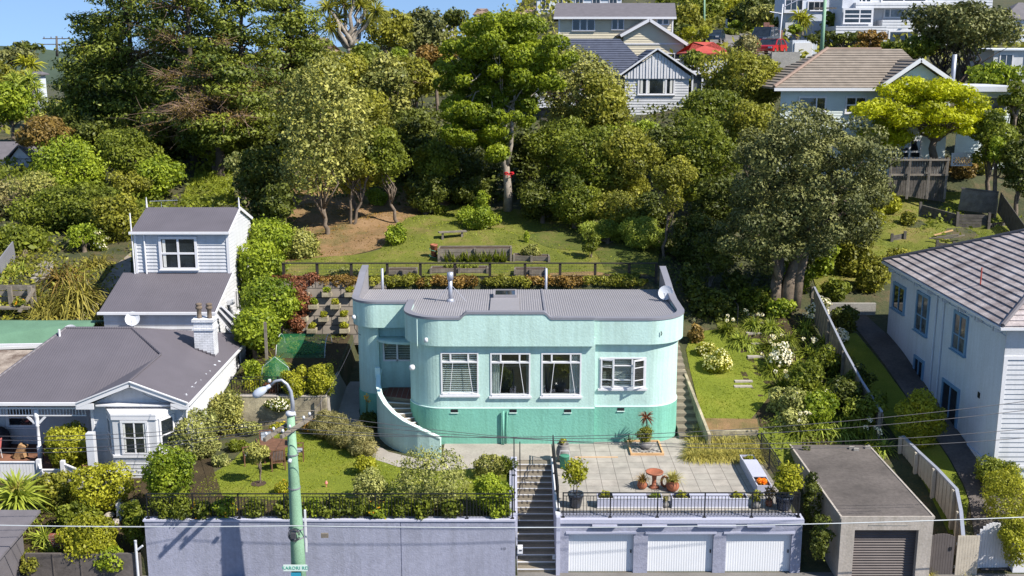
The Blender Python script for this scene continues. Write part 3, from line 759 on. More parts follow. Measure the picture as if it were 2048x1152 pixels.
# garden behind the front fence: planting bed strip
drape('garden_bed', [(-13.0,36.25),(0.0,36.25),(0.0,37.7),(-3.5,37.9),(-8,37.6),(-11,38.2),(-12.3,41.5),(-12.9,45.8),(-13.0,46)], 'bed', .02)
drape('vegetable_garden', [(-13.0,46.5),(-8.4,46.5),(-8.4,54.3),(-13.0,54.3)], 'bed', .012)
# hill lawns
def W(pl): return [tuple(B(*p))[:2] for p in pl]
hill_px = [(560,556),(1310,556),(1320,500),(1260,455),(1130,440),(1060,425),(960,420),(900,405),(860,430),(800,440),(760,500),(700,512),(600,520),(560,530)]
hl = W(hill_px); drape('hill_lawn', hl, 'lawn_b', .03)
fuzz('hill_lawn_grass', hl, 16000, .13, 'l_lawn', 'rough green and straw grass of the hillside lawn behind the aqua house', 'grass', .05)
drape('bare_patch', W([(1050,476),(1130,442),(1205,455),(1295,498),(1312,545),(1210,540),(1190,505),(1110,500)]), 'verge', .045)
drape('bare_patch', W([(1100,548),(1190,545),(1260,556),(1100,557)]), 'mulch', .045)
mul_px = [(560,528),(610,520),(700,512),(765,495),(810,440),(905,405),(860,380),(740,345),(600,345),(540,420)]
ml = W(mul_px); drape('bank', ml, 'mulch', .035)
fuzz('leaf_litter', ml, 12000, .16, 'l_rust', 'brown fallen leaves covering the bare bank under the trees', 'leaf litter', .03)
# right garden lawns
rl_px = [(1372,700),(1405,842),(1500,842),(1535,800),(1550,735),(1520,680),(1440,660),(1385,665)]
rl = W(rl_px); drape('side_lawn', rl, 'lawn', .02)
fuzz('side_lawn_grass', rl, 9000, .09, 'l_lawn', 'short green grass of the lawn right of the aqua house', 'grass', .03)
ru_px = [(1440,670),(1530,670),(1530,630),(1480,610),(1430,640)]
drape('garden_path_grass', W(ru_px), 'lawn_b', .02)
tl_px = [(1630,500),(1780,395),(1830,375),(1960,395),(2010,440),(2035,520),(1960,530),(1800,540),(1690,590),(1640,600),(1620,540)]
tl = W(tl_px); drape('terraced_lawn', tl, 'lawn_b', .03)
fuzz('terraced_lawn_grass', tl, 16000, .14, 'l_lawn', 'bright green rough grass of the terraced slope above the white house', 'grass', .05)
# narrow lawn and path by the right-hand house
drape('narrow_lawn', [(16.7,38.2),(17.2,38.0),(17.95,39.5),(18.05,42),(17.95,47),(17.5,53),(15.9,52),(16.5,43)], 'lawn', .02)
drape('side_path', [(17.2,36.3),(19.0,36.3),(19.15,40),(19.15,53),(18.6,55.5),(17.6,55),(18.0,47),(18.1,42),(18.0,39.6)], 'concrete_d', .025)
gp_ = [(10.6,42.9),(15.2,42.9),(15.3,46),(14.8,50),(14.5,55),(11.3,56),(11.0,50),(10.9,45)]
drape('flower_bed', gp_, 'bed', .018)
drape('bank', W([(262,506),(232,530),(205,568),(175,612),(135,655),(200,655),(212,622),(262,545)]), 'shot', .06)
drape('bed_soil', [(8.4,44.06),(10.7,44.06),(10.8,45.1),(8.4,45.1)], 'mulch', .03)
drape('bed_grass', W([(1505,852),(1600,880),(1605,925),(1560,955),(1530,900)]), 'lawn', .03)
lg = W([(362,412),(470,412),(465,350),(440,325),(395,350),(370,380)])
drape('grass_slope', lg, 'lawn_b', .05)
fuzz('long_grass', lg, 9000, .45, 'l_lawn', 'long bright green grass on the slope behind the grey-roofed wing', 'grass', .25, asp=.12)
# street-side slope of the left neighbour
ls = [(-23,36.4),(-13.4,36.4),(-13.4,43),(-17,42.2),(-23,42)]
drape('front_bank', ls, 'bed', .02)
# upper road
road = W([(1405,100),(1430,72),(1452,58),(1492,62),(1540,92),(1600,112),(1560,122),(1500,106)])
drape('upper_road', road, 'foot', .12, 1.5)

# far hills
def ridge(name, Y, xs0, xs1, hf, n=60, depth_=600, mat='hillblue'):
 mb = MB(); P = []
 for i in range(n + 1):
  x = xs0 + (xs1 - xs0) * i / n; P.append((x, hf(x, i)))
 for i in range(n):
  (x0, h0), (x1, h1) = P[i], P[i + 1]
  mb.poly([(x0, Y, -80), (x1, Y, -80), (x1, Y + depth_ * .4, h1), (x0, Y + depth_ * .4, h0)])
  mb.poly([(x0, Y + depth_ * .4, h0), (x1, Y + depth_ * .4, h1), (x1, Y + depth_, -80), (x0, Y + depth_, -80)])
 return tag(mb.build(name, mat), kind='structure')
ridge('hill', 2600, -3000, 2200, lambda x, i: 14 + 8 * math.sin(x * .004) + 5 * math.sin(x * .011 + 1) - .01 * abs(x + 1300), mat='hillblue')
ridge('hill', 5200, -5000, 4000, lambda x, i: 45 + 26 * math.sin(x * .0021 + 2) + 12 * math.sin(x * .007), mat='hillblue')

# ================================================================== AQUA HOUSE
house = empty('art_deco_house', (0, 47, 2.6), 'aqua plastered art deco house with rounded corners, teal base and flat grey corrugated roof', 'house')
LW = [(-7.05, 51.2)] + arc(-6.05, 47.75, 1.0, 180, 270) + [(-4.45, 46.75)]
BAY = [(-4.45, 51.0), ] + arc(-2.95, 45.3, 1.5, 180, 270, 16) + [(3.52, 43.8)]
RW = [(3.52, 44.02)] + arc(5.75, 45.52, 1.5, 270, 360, 16) + [(7.25, 51.2)]
ZP, ZW, ZT = 4.2, 7.02, 8.2
# plinth (teal), proud of the wall
m_ = MB(); wallstrip(m_, offset_path([(-7.05, 51.2)] + arc(-6.05, 47.75, 1.0, 180, 270) + [(-6.04, 46.75)], .035), 2.5, 3.9, .3); m_.build('plinth', 'teal', house, False)
m_ = MB(); wallstrip(m_, offset_path(arc(-2.95, 45.3, 1.5, 180, 270, 16)[2:] + [(3.52, 43.8)], .04), 2.5, ZP, .3); wallstrip(m_, offset_path([(3.5, 44.02)] + RW[1:], .04), 2.5, ZP, .3); m_.build('plinth', 'teal', house)
m_ = MB(); wallstrip(m_, offset_path(arc(-2.95, 45.3, 1.5, 180, 270, 16)[2:] + [(3.53, 43.8)], .047), ZP, ZP + .035, .06); wallstrip(m_, offset_path([(3.57, 44.02)] + RW[1:], .047), ZP, ZP + .035, .06); m_.build('ledge', 'ledge', house)
# upper walls with real openings
def wall_open(mb, x0, x1, Y, z0, z1, th, ops):
 ops = sorted(ops); x = x0
 for a, b, c, d in ops:
  mb.box(x, Y, z0, a, Y + th, z1); mb.box(a, Y, z0, b, Y + th, c); mb.box(a, Y, d, b, Y + th, z1); x = b
 mb.box(x, Y, z0, x1, Y + th, z1)
WIN = [(-3.02, -1.42, 4.80, 6.68), (-.92, .78, 4.74, 6.66), (1.24, 2.94, 4.74, 6.66)]
WR = (3.72, 5.72, 5.02, 6.40)
m_ = MB()
wallstrip(m_, arc(-2.95, 45.3, 1.5, 180, 266, 16), ZP, ZW + .3, .25)
wall_open(m_, -3.06, 3.52, 43.8, ZP, ZW + .3, .25, WIN)
wall_open(m_, 3.52, 5.76, 44.02, ZP, ZW + .3, .25, [WR])
wallstrip(m_, RW[1:], ZP, ZW + .3, .25)
m_.box(-4.45, 45.3, 2.5, -4.2, 51, ZW + .3)
wallstrip(m_, [(-7.05, 51.2)] + arc(-6.05, 47.75, 1.0, 180, 270), 3.9, ZW + .3, .25)
m_.box(-6.06, 46.76, 2.5, -6.0, 47.1, ZW + .3)
wall_open(m_, -6.1, -4.3, 47.1, 2.5, ZW + .3, .2, [(-5.86, -4.56, 5.35, 6.34)])
m_.box(-7.05, 51.0, 2.5, 7.25, 51.2, 7.7)
m_.box(7.0, 50.9, ZP, 7.25, 51.2, 7.6)
m_.build('wall', 'aqua', house)
m_ = MB(); m_.box(-4.2, 44.6, 4.15, 7.0, 44.62, 7.3) ;
m_ = MB()
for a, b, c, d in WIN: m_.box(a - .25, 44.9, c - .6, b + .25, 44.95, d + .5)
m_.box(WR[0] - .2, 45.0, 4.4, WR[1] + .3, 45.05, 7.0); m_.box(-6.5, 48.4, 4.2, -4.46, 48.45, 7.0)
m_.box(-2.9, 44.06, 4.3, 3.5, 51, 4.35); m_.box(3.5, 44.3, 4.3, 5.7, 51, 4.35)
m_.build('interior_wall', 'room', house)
# parapet band
off = .2
PLW = offset_path([(-7.05, 51.3)] + arc(-6.05, 47.75, 1.0, 180, 270) + [(-4.66, 46.75)], off)
PBAY = [(-4.65, 47.0)] + offset_path(arc(-2.95, 45.3, 1.5, 180, 270, 18), off) + [(-2.2, 43.6), (-2.1, 43.6), (-2.0, 43.6), (-1.9, 43.6), (1.35, 43.6), (1.45, 43.6), (1.55, 43.6), (1.65, 43.6), (3.45, 43.6)]
PRW = [(3.45, 43.84)] + offset_path(arc(5.75, 45.52, 1.5, 270, 360, 18), off) + [(7.45, 47.4), (7.45, 48.2), (7.45, 48.6), (7.45, 49.5), (7.45, 51.3)]
def sstep(a, b, t): t = min(1, max(0, (t - a) / (b - a))); return t * t * (3 - 2 * t)
def ztop(x, y):
 if x < -4.66: return 8.2 + .62 * sstep(48.3, 51.0, y) + .12 * sstep(48.0, 48.5, y)
 if x > 3.44 and y > 43.7: return 8.12 + .62 * sstep(48.4, 51.0, y) + .14 * sstep(47.9, 48.4, y)
 if -2.2 < x < 1.7 and y < 44: return 8.2 + .24 * sstep(-2.2, -1.9, x) * (1 - sstep(1.35, 1.65, x))
 return 8.2
PLWp = [p for p in PLW]; PLWp[0:1] = [(-7.25, 51.3), (-7.25, 50.2), (-7.25, 49.3), (-7.25, 48.7), (-7.25, 48.4)]
m_ = MB(); wallstrip(m_, PLWp, 7.05, ztop, .24); wallstrip(m_, PBAY, 7.0, ztop, .24); wallstrip(m_, PRW, 7.02, ztop, .24)
m_.build('parapet', 'aqua', house)
m_ = MB()
zc0 = lambda x, y: ztop(round(x, 2), y)
def capstrip(path):
 op = offset_path(path, .03); inn = offset_path(path, -.28); n = len(m_.v)
 for p, o, i in zip(path, op, inn):
  z = ztop(*p); m_.v += [(o[0], o[1], z - .05), (o[0], o[1], z + .05), (i[0], i[1], z + .05), (i[0], i[1], z - .05)]
 for i in range(len(path) - 1):
  q = n + 4 * i
  for k in range(4): m_.f.append((q + k, q + 4 + k, q + 4 + (k + 1) % 4, q + (k + 1) % 4))
 m_.f.append((n, n + 1, n + 2, n + 3)); q = n + 4 * (len(path) - 1); m_.f.append((q + 3, q + 2, q + 1, q))
capstrip(PLWp); capstrip(PBAY); capstrip(PRW)
m_.build('parapet_capping', 'cap', house)
# inner faces of the raised side parapets in steel lining
m_ = MB()
for x in (-7.0, 7.2):
 s = 1 if x < 0 else -1
 ysl = [47.6, 48.4, 48.7, 49.3, 50.2, 51.25]
 for i in range(len(ysl) - 1):
  a, b = ysl[i], ysl[i + 1]; za = ztop(x - s * .25, a) - .06; zb = ztop(x - s * .25, b) - .06; xx = x + s * .012
  m_.poly([(xx, a, 7.7), (xx, b, 7.6), (xx, b, zb), (xx, a, za)])
m_.build('parapet_lining', 'grey_metal', house)
# corrugated roof
def yfront(x):
 def arcy(cx, cy, r):
  d = r * r - (x - cx) ** 2; return cy - math.sqrt(max(0, d))
 if x < -6.05: return arcy(-6.05, 47.75, 1.0)
 if x < -4.42: return 46.8
 if x < -2.95: return arcy(-2.95, 45.3, 1.47) if x > -4.4 else 45.3
 if x < 3.6: return 43.85
 if x < 5.75: return 44.08
 return arcy(5.75, 45.52, 1.48)
verts = []; faces = []; x = -7.0; pitch = .1; k = 0; pr = None
while x < 7.2:
 y0 = yfront(x); ph = k % 4; h = (0, .016, .021, .016)[ph] if not (-.15 < x < 1.0 and False) else 0
 n = len(verts); verts += [(x, y0, 7.98 + h + (46 - y0) * .03), (x, 51.35, 7.98 + h + (46 - 51.35) * .045)]
 if n: faces.append((n - 2, n, n + 1, n - 1))
 x += pitch / 4 * (1.5 if ph in (0,) else .84); k += 1
m_ = MB(); m_.v = verts; m_.f = faces; roof = m_.build('roof', 'grey_metal', house)
m_ = MB()
for i in range(36): m_.box(-7.0 + i * .39, 51.35, 7.66, -7.0 + i * .39 + .38, 51.47, 7.75)
m_ = MB(); m_.tube([(-7.1, 51.42, 7.62), (7.2, 51.42, 7.62)], .07, 8); m_.build('gutter', 'grey_metal', roof)
# skylight with flashing apron
def zroof(y): return 7.98 + (46 - y) * .04
m_ = MB()
sx0, sx1, sy0, sy1 = -.86, .22, 48.7, 50.0
for a in ((sx0, sy0, sx1, sy0 + .09), (sx0, sy1 - .09, sx1, sy1), (sx0, sy0 + .09, sx0 + .08, sy1 - .09), (sx1 - .08, sy0 + .09, sx1, sy1 - .09)):
 m_.box(a[0], a[1], 7.7, a[2], a[3], zroof(49) + .2)
sk = m_.build('skylight', 'grey_metal', house)
m_ = MB(); m_.box(sx0 + .08, sy0 + .09, 7.9, sx1 - .08, sy1 - .09, zroof(49) + .17); m_.build('pane', mt['darkglass'], sk)
m_ = MB(); m_.slab([(sx0 - .12, 45.0, zroof(45) + .06), (sx1 + .1, 45.0, zroof(45) + .06), (sx1 + .1, sy0, zroof(sy0) + .06), (sx0 - .12, sy0, zroof(sy0) + .06)], .03)
m_.build('flashing', 'grey_metal', roof)
for xx, yy in ((-3.35, 0), ):
 m_ = MB(); m_.box(1.42, 44.2, zroof(44.2) + .0, 1.52, 51.3, zroof(47) + .055) if False else m_.slab([(1.40, 44.2, zroof(44.2) + .05), (1.50, 44.2, zroof(44.2) + .05), (1.50, 51.3, zroof(51.3) + .02), (1.40, 51.3, zroof(51.3) + .02)], .02); m_.build('sheet_joint', 'cap', roof)
# flue
m_ = MB(); m_.tube([(-2.83, 48.2, 7.8), (-2.83, 48.2, 8.95)], .10, 12); m_.tube([(-2.83, 48.2, 8.9), (-2.83, 48.2, 9.25)], .145, 12); m_.tube([(-2.83, 48.2, 7.85), (-2.83, 48.2, 8.02)], [.24, .12], 12)
fl = m_.build('flue', 'galv', house, True)
m_ = MB(); m_.tube([(-2.83, 48.2, 8.7), (-2.1, 48.0, zroof(48) + .03)], .012, 5); m_.tube([(-2.83, 48.2, 8.7), (-3.5, 48.0, zroof(48) + .03)], .012, 5); m_.build('stay', 'galv', fl)
for px in (765, 1092):
 p = PY(px, 572, 51.45); m_ = MB(); m_.tube([(p.x, 51.45, 6.9), (p.x, 51.45, 8.78)], .065, 10); m_.build('vent_pipe', 'galv', house, True)
# windows of the aqua house
def sash(x0, x1, z0, z1, Y, blind, kind):
 f = MB(); fw = .062; yo = Y - .03; yi = Y + .12
 f.box(x0, yo, z0, x0 + fw, yi, z1); f.box(x1 - fw, yo, z0, x1, yi, z1); f.box(x0 + fw, yo, z1 - fw, x1 - fw, yi, z1); f.box(x0 + fw, yo - .05, z0, x1 - fw, yi, z0 + fw + .03)
 f.box(x0 - .05, yo - .07, z0 - .07, x1 + .05, Y + .04, z0 + .012)
 zt = z1 - .42
 if kind == 'main':
  f.box(x0 + fw, yo + .003, zt - .035, x1 - fw, yi - .003, zt + .035)
  wv = x1 - x0
  for a in (.26, .73): f.box(x0 + wv * a - .035, yo + .006, zt + .035, x0 + wv * a + .035, yi - .006, z1 - fw)
 else:
  wv = x1 - x0
  for a in (.29, .70): f.box(x0 + wv * a - .03, yo + .006, z0 + fw, x0 + wv * a + .03, yi - .006, z1 - fw)
  for a, b in ((fw, wv * .29 - .03), (wv * .29 + .03, wv * .7 - .03)):
   for q in (.27, .73): f.box(x0 + a, yo + .02, z0 + (z1 - z0) * q - .015, x0 + b, yi - .02, z0 + (z1 - z0) * q + .015)
 fo = f.build('window', 'white', house)
 g = MB(); g.box(x0 + fw, Y + .06, z0 + fw, x1 - fw, Y + .068, z1 - fw); g.build('pane', 'glass', fo)
 if blind:
  b = MB(); z = z0 + .1
  while z < z1 - fw: b.box(x0 + fw + .01, Y + .12, z, x1 - fw - .01, Y + .15, z + .046); z += .088
  b.build('venetian_blind', 'blind', fo)
 if kind == 'main':
  d = MB()
  for a, b2, s in ((.24, .32, 1), (.73, .85, -1)):
   d.tube([(x0 + (x1 - x0) * (.32 if s > 0 else .73), Y - .05, zt - .03), (x0 + (x1 - x0) * (.235 if s > 0 else .845), Y - .10, z0 + .12)], .013, 5)
  d.build('stay_rods', 'white', fo)
 return fo
sash(*WIN[0], 43.8, True, 'main')
for k in (1, 2):
 fo = sash(*WIN[k], 43.8, False, 'main'); x0, x1, z0, z1 = WIN[k]
 c = MB()
 for a, b in (((.03, .24), (.9, .98)) if k == 1 else ((.02, .08), (.72, .97))):
  xa, xb = x0 + (x1 - x0) * a, x0 + (x1 - x0) * b; n = 8
  for i in range(n):
   u0, u1 = xa + (xb - xa) * i / n, xa + (xb - xa) * (i + 1) / n; yy = 43.99 + .05 * (i % 2); y2 = 43.99 + .05 * ((i + 1) % 2)
   c.poly([(u0, yy, z0 + .08), (u1, y2, z0 + .08), (u1, y2, z1 - .1), (u0, yy, z1 - .1)])
 c.build('curtain', 'curtain', fo)
fo = sash(*WR, 44.02, True, 'side')
# open casement at right, swung out, plus left one ajar
for hx, sgn, ang in ((WR[1] - .09, -1, 28), (WR[0] + .09, 1, 14)):
 L = .52; a = R(ang); dx, dy = sgn * math.cos(a), -math.sin(a); c = MB()
 za, zb = WR[2] + .1, WR[3] - .08; A = Vector((hx, 43.98, 0)); Bv = Vector((hx + dx * L, 43.98 + dy * L, 0))
 for z in (za, zb): c.obox(A + Vector((0, 0, z)), Bv + Vector((0, 0, z)), .04, .06)
 for z in (za + (zb - za) * .27, za + (zb - za) * .73): c.obox(A + Vector((0, 0, z)), Bv + Vector((0, 0, z)), .03, .03)
 for q in (A, Bv): c.box(q.x - .03, q.y - .025, za - .03, q.x + .03, q.y + .025, zb + .03)
 cs = c.build('casement', 'white', fo)
 g = MB(); g.obox(A + Vector((0, 0, (za + zb) / 2)), Bv + Vector((0, 0, (za + zb) / 2)), .006, zb - za); g.build('pane', 'glass', fo)
x0, x1, z0, z1 = -5.86, -4.56, 5.35, 6.34
f = MB()
for a in ((x0, z0, x0 + .07, z1), (x1 - .07, z0, x1, z1), (-5.25, z0, -5.17, z1)): f.box(a[0], 47.05, a[1], a[2], 47.18, a[3])
for z in (z0, z1 - .07): f.box(x0 + .07, 47.05, z, x1 - .07, 47.18, z + .07)
fo = f.build('window', 'white', house); g = MB(); g.box(x0 + .07, 47.11, z0 + .07, x1 - .07, 47.12, z1 - .07); g.build('pane', 'glass', fo)
b = MB(); z = z0 + .1
while z < z1 - .1: b.box(x0 + .08, 47.2, z, x1 - .08, 47.23, z + .035); z += .08
b.build('venetian_blind', 'blind', fo)
# door canopy, lamps, vents, drainpipe
m_ = MB(); cpts = [(-4.46, 46.9)] + [(-4.46 - 1.15 * math.sin(R(t)), 46.74 - .0 - .55 * math.cos(R(t)) ) for t in range(0, 91, 9)] + [(-5.61, 47.08), (-4.46, 47.08)]
m_.prism([(-6.05, 47.08), (-6.05, 46.7)] + [(-6.05 + 1.6 * (1 - math.cos(R(t))), 46.7 - .75 * math.sin(R(t))) for t in range(10, 91, 10)] + [(-4.46, 45.95), (-4.46, 47.08)], 6.42, 6.52)
m_.build('door_canopy', 'aqua', house)
m_ = MB(); m_.prism([(-5.52, 47.05), (-5.52, 46.78)] + [(-5.52 + 1.0 * (1 - math.cos(R(t))), 46.78 - .52 * math.sin(R(t))) for t in range(10, 91, 10)] + [(-4.5, 46.26), (-4.5, 47.05)], 6.56, 6.566);
for x in (-2.46, .05, 2.38, 4.67):
 Y = 43.74 if x < 3.5 else 43.96
 m_ = MB(); m_.box(x - .17, Y - .025, ZP - .2, x + .17, Y + .03, ZP - .17); v_ = m_.build('floor_vent', 'ledge', house)
 m_ = MB(); m_.box(x - .15, Y + .005, ZP - .169, x + .15, Y + .02, ZP - .03); m_.build('grille', 'black', v_)
m_ = MB(); m_.tube([(-.38, 43.66, 2.6), (-.38, 43.66, 4.12)], .05, 8); m_.tube([(-.23, 43.72, 2.65), (-.23, 43.72, 3.3), (-.2, 43.72, 4.1)], .018, 6); m_.build('downpipe', 'teal', house, True)
m_ = MB(); m_.lathe((-4.25, 43.95, 5.85), [(0, 0), (.1, .03), (.13, .12), (.1, .22), (0, .25)], 12, False); m_.build('globe_lamp', 'white', house, True)
for x, y, z in ((-3.6, 43.5, 7.2), (-7.1, 46.9, 7.35)):
 m_ = MB(); m_.lathe((x, y, z), [(0, 0), (.08, .02), (.09, .12), (.05, .2), (0, .2)], 10, False); m_.tube([(x, y, z + .1), (x + .06, y + .25, z + .1)], .02, 6); m_.build('security_light', 'greywhite', house, True)
m_ = MB(); m_.tube([(-3.98, 43.68, 8.15), (-3.98, 43.66, 7.0), (-3.98, 43.8, 6.85)], .016, 6); m_.build('cable_conduit', 'ledge', house)
m_ = MB(); m_.tube([(-7.12, 47.0, 7.2), (-7.1, 47.0, 6.9), (-6.95, 46.9, 6.7), (-6.8, 46.78, 6.65)], .014, 5); m_.tube([(6.28, 43.86, 7.58), (6.31, 43.83, 7.5), (6.28, 43.86, 7.4)], .02, 6); m_.build('wall_bracket', 'black', house)
dm = MB(); dc = Vector((7.08, 48.3, 8.25)); dm.tube([(7.38, 48.3, 8.1), (7.38, 48.3, 8.45), tuple(dc + Vector((.08, .05, .03)))], .022, 6)
nrm = Vector((-.28, -.85, .42)).normalized(); a_ = nrm.cross(Vector((0, 0, 1))).normalized(); b_ = nrm.cross(a_)
for rr, dd in ((0, 0), (.14, .012), (.26, .045), (.34, .08)):
 for k in range(20): t = k * math.pi / 10; dm.v.append(tuple(dc + a_ * math.cos(t) * rr + b_ * math.sin(t) * rr + nrm * dd))
n0 = len(dm.v) - 80
for j in range(3):
 for k in range(20): q = n0 + j * 20; dm.f.append((q + k, q + (k + 1) % 20, q + 20 + (k + 1) % 20, q + 20 + k))
dm.tube([tuple(dc + b_ * .3), tuple(dc + nrm * .35 + b_ * .1)], .014, 5); dm.tube([tuple(dc + nrm * .33 + b_ * .1), tuple(dc + nrm * .4 + b_ * .08)], .035, 6)
do = dm.build('satellite_dish', 'greywhite', None, False); tag(do, 'round pale satellite dish clamped to the right parapet of the aqua house', 'satellite dish')

# entrance stairs
st_o = [(-5.95, 45.9), (-5.88, 45.2), (-5.7, 44.5), (-5.4, 43.85), (-5.0, 43.25), (-4.5, 42.75), (-3.9, 42.4), (-3.4, 42.22), (-2.95, 42.12)]
st_i = arc(-2.95, 45.3, 1.54, 180, 262, 8)
stairs = empty('entrance_steps', (-4.8, 44, 2.6), 'curved concrete entrance steps wrapping the rounded bay corner of the aqua house', 'steps')
m_ = MB(); e_ = MB(); NS = 10
def lerp2(P, t): t = t * (len(P) - 1); i = min(int(t), len(P) - 2); f_ = t - i; return (P[i][0] * (1 - f_) + P[i + 1][0] * f_, P[i][1] * (1 - f_) + P[i + 1][1] * f_)
m_.prism([(-5.95, 45.9), (-4.47, 45.3), (-4.47, 47.08), (-5.6, 47.08), (-5.95, 46.9)], 2.5, 4.1)
for i in range(NS):
 t0, t1 = i / NS, (i + 1) / NS; z = 4.1 - (i + 1) * 1.5 / (NS + 1)
 a, b, c, d = lerp2(st_o, t0), lerp2(st_o, t1), lerp2(st_i, t1), lerp2(st_i, t0)
 m_.prism([a, b, c, d], 2.5, z)
 t2 = t1 - .028 * 1.2; a2_, d2_ = lerp2(st_o, t2), lerp2(st_i, t2)
 e_.prism([a2_, b, c, d2_], z + .001, z + .012)
m_.build('treads', 'tread', stairs); e_.build('white_nosing', 'white', stairs)
m_ = MB(); m_.prism([(-5.9, 45.9), (-4.48, 45.4), (-4.48, 47.05), (-5.6, 47.05)], 4.1, 4.112); m_.build('landing_mat', 'brick', stairs)
wo = [( -5.98, 46.85)] + st_o
def zwall(x, y):
 d = min(range(len(st_o)), key=lambda i: (st_o[i][0] - x) ** 2 + (st_o[i][1] - y) ** 2)
 return 4.98 - 1.52 * (d / 8) ** .9
m_ = MB(); wallstrip(m_, offset_path(wo, .07), 2.5, zwall, .15); m_.build('balustrade_wall', 'aqua', stairs)
m_ = MB(); wallstrip(m_, offset_path(wo, .095), lambda x, y: zwall(x, y) + .001, lambda x, y: zwall(x, y) + .05, .2); m_.box(-6.1, 45.95, 4.9, -5.88, 46.15, 5.35); m_.build('coping', 'ledge', stairs)
# ================================================================== STREET FRONTAGE
# lilac retaining wall
wl = empty('retaining_wall', (-6.5, 36.0, .45), 'long lilac plastered retaining wall below the front lawn railing', 'wall')
m_ = MB(); m_.box(-13.2, 35.93, .2, -4.02, 36.2, 2.6); m_.box(-3.99, 35.935, .2, .12, 36.2, 2.6); m_.box(-4.03, 35.96, .2, -3.98, 36.19, 2.59); m_.build('wall_face', 'lilac', wl)
m_ = MB(); m_.box(-13.25, 35.9, 2.6, .13, 36.24, 2.66); m_.build('coping', 'lilac2', wl)
m_ = MB(); m_.box(-.1, 36.2, .2, .2, 41.9, 2.75); m_.build('return_wall', 'lilac2', wl)
def text_mesh(txt, size, loc, mat, parent, name='lettering', rot=(R(90), 0, 0), ext=.004, spacing=1.0):
 cu = bpy.data.curves.new('t', 'FONT'); cu.body = txt; cu.size = size; cu.extrude = ext; cu.align_x = 'CENTER'; cu.align_y = 'CENTER'; cu.space_character = spacing
 o = bpy.data.objects.new('t', cu); COL.objects.link(o); dg = bpy.context.evaluated_depsgraph_get(); dg.update()
 me = bpy.data.meshes.new_from_object(o.evaluated_get(dg)); bpy.data.objects.remove(o)
 me.materials.clear(); me.materials.append(mt[mat]); o2 = bpy.data.objects.new(name, me); COL.objects.link(o2)
 if parent: o2.parent = parent; o2.location = Vector(loc) - Vector(parent['_off'])
 else: o2.location = loc
 o2.rotation_euler = rot
 return o2
p = PY(1007, 1098, 35.9); text_mesh('113', .13, (p.x, 35.925, p.z), 'cap', wl, 'house_number')
# garages under the terrace
gar = empty('garage_block', (6, 36.3, .45), 'lilac plastered triple garage block under the tiled terrace', 'garage')
GX0, GX1, GY = 1.72, 10.52, 36.2
doors = [(2.06, 4.42, .5, 2.0), (4.94, 7.32, .5, 2.0), (7.78, 10.16, .5, 2.0)]
m_ = MB(); x = GX0
for a, b, c, d in doors: m_.box(x, GY, .3, a, GY + .75, 2.42); m_.box(a, GY, d, b, GY + .75, 2.42); x = b
m_.box(x, GY, .3, GX1, GY + .75, 2.42); m_.box(GX1 - .25, GY + .75, .3, GX1, 43.0, 2.42); m_.build('wall', 'lilac', gar)
m_ = MB(); m_.box(GX0 - .02, GY - .06, 2.42, GX1 + .04, GY + .5, 2.57); m_.build('parapet_band', 'lilac2', gar)
for a, b in ((2.9, 3.8), (4.7, 5.6), (6.7, 8.1), (8.5, 9.5)):
 m_ = MB(); m_.box(a, GY - .12, 2.30, b, GY, 2.38); m_.build('drip_ledge', 'lilac2', gar)
m_ = MB()
for a, b, c, d in doors: m_.box(a - .1, GY - .04, d, b + .1, GY, d + .08)
m_.build('lintel', 'lilac2', gar)
for a, b, c, d in doors:
 m_ = MB(); m_.box(a, GY + .14, .45, b, GY + .2, d - .0); dr = m_.build('door', 'garage_door', gar)
 m_ = MB(); m_.box(b - .1, GY + .10, 1.2, b - .06, GY + .14, 1.32); m_.build('handle', 'black', dr)
 m_ = MB(); m_.box(a, GY + .0, .44, b, GY + .6, .47)
# terrace slab
ter = MB()
tp = [(1.7, 36.2), (10.5, 36.2), (10.5, 42.35), (8.0, 42.35), (8.0, 42.1), (7.2, 42.1), (7.2, 44.5), (3.5, 44.1), (3.5, 43.9), (1.78, 43.9)]
ter.prism([(1.72, 36.72), (10.25, 36.72), (10.25, 42.3), (7.3, 42.3), (6.9, 44.0), (3.5, 43.98), (3.5, 43.75), (1.72, 43.75)], 2.45, 2.625)
tag(ter.build('terrace', 'tile'), kind='structure')
m_ = MB(); m_.box(2.6, 42.12, 2.626, 4.4, 42.2, 2.64); tag(m_.build('timber_strip', 'timbernew'), 'thin new timber batten set flush across the terrace tiles', 'batten')
# stair between the walls
st = empty('garden_steps', (.9, 39, .45), 'straight concrete garden steps with white nosings climbing between lilac walls', 'steps')
m_ = MB(); e_ = MB(); NT = 17; y0, y1 = 36.25, 41.75; z0, z1 = .45, 2.6
for i in range(NT):
 ya = y0 + (y1 - y0) * i / NT; z = z0 + (z1 - z0) * (i + 1) / NT
 m_.box(.2, ya, z - .5, 1.62, ya + (y1 - y0) / NT + (0.0 if i < NT - 1 else .25), z)
 e_.box(.2, ya - .004, z - .018, 1.62, ya + .035, z + .006)
m_.build('treads', 'tread', st); e_.build('white_nosing', 'white', st)
sw = empty('stair_wall', (1.68, 38.5, .45), 'lilac side wall of the garden steps beside the terrace', 'wall')
m_ = MB(); m_.prism([(1.6, 36.0), (1.74, 36.0), (1.74, 41.9), (1.6, 41.9)], .3, 2.72); m_.build('wall_face', 'lilac2', sw)
m_ = MB(); m_.prism([(1.58, 36.2), (1.76, 36.2), (1.76, 41.92), (1.58, 41.92)], 2.72, 2.76); m_.build('coping', 'white', sw)
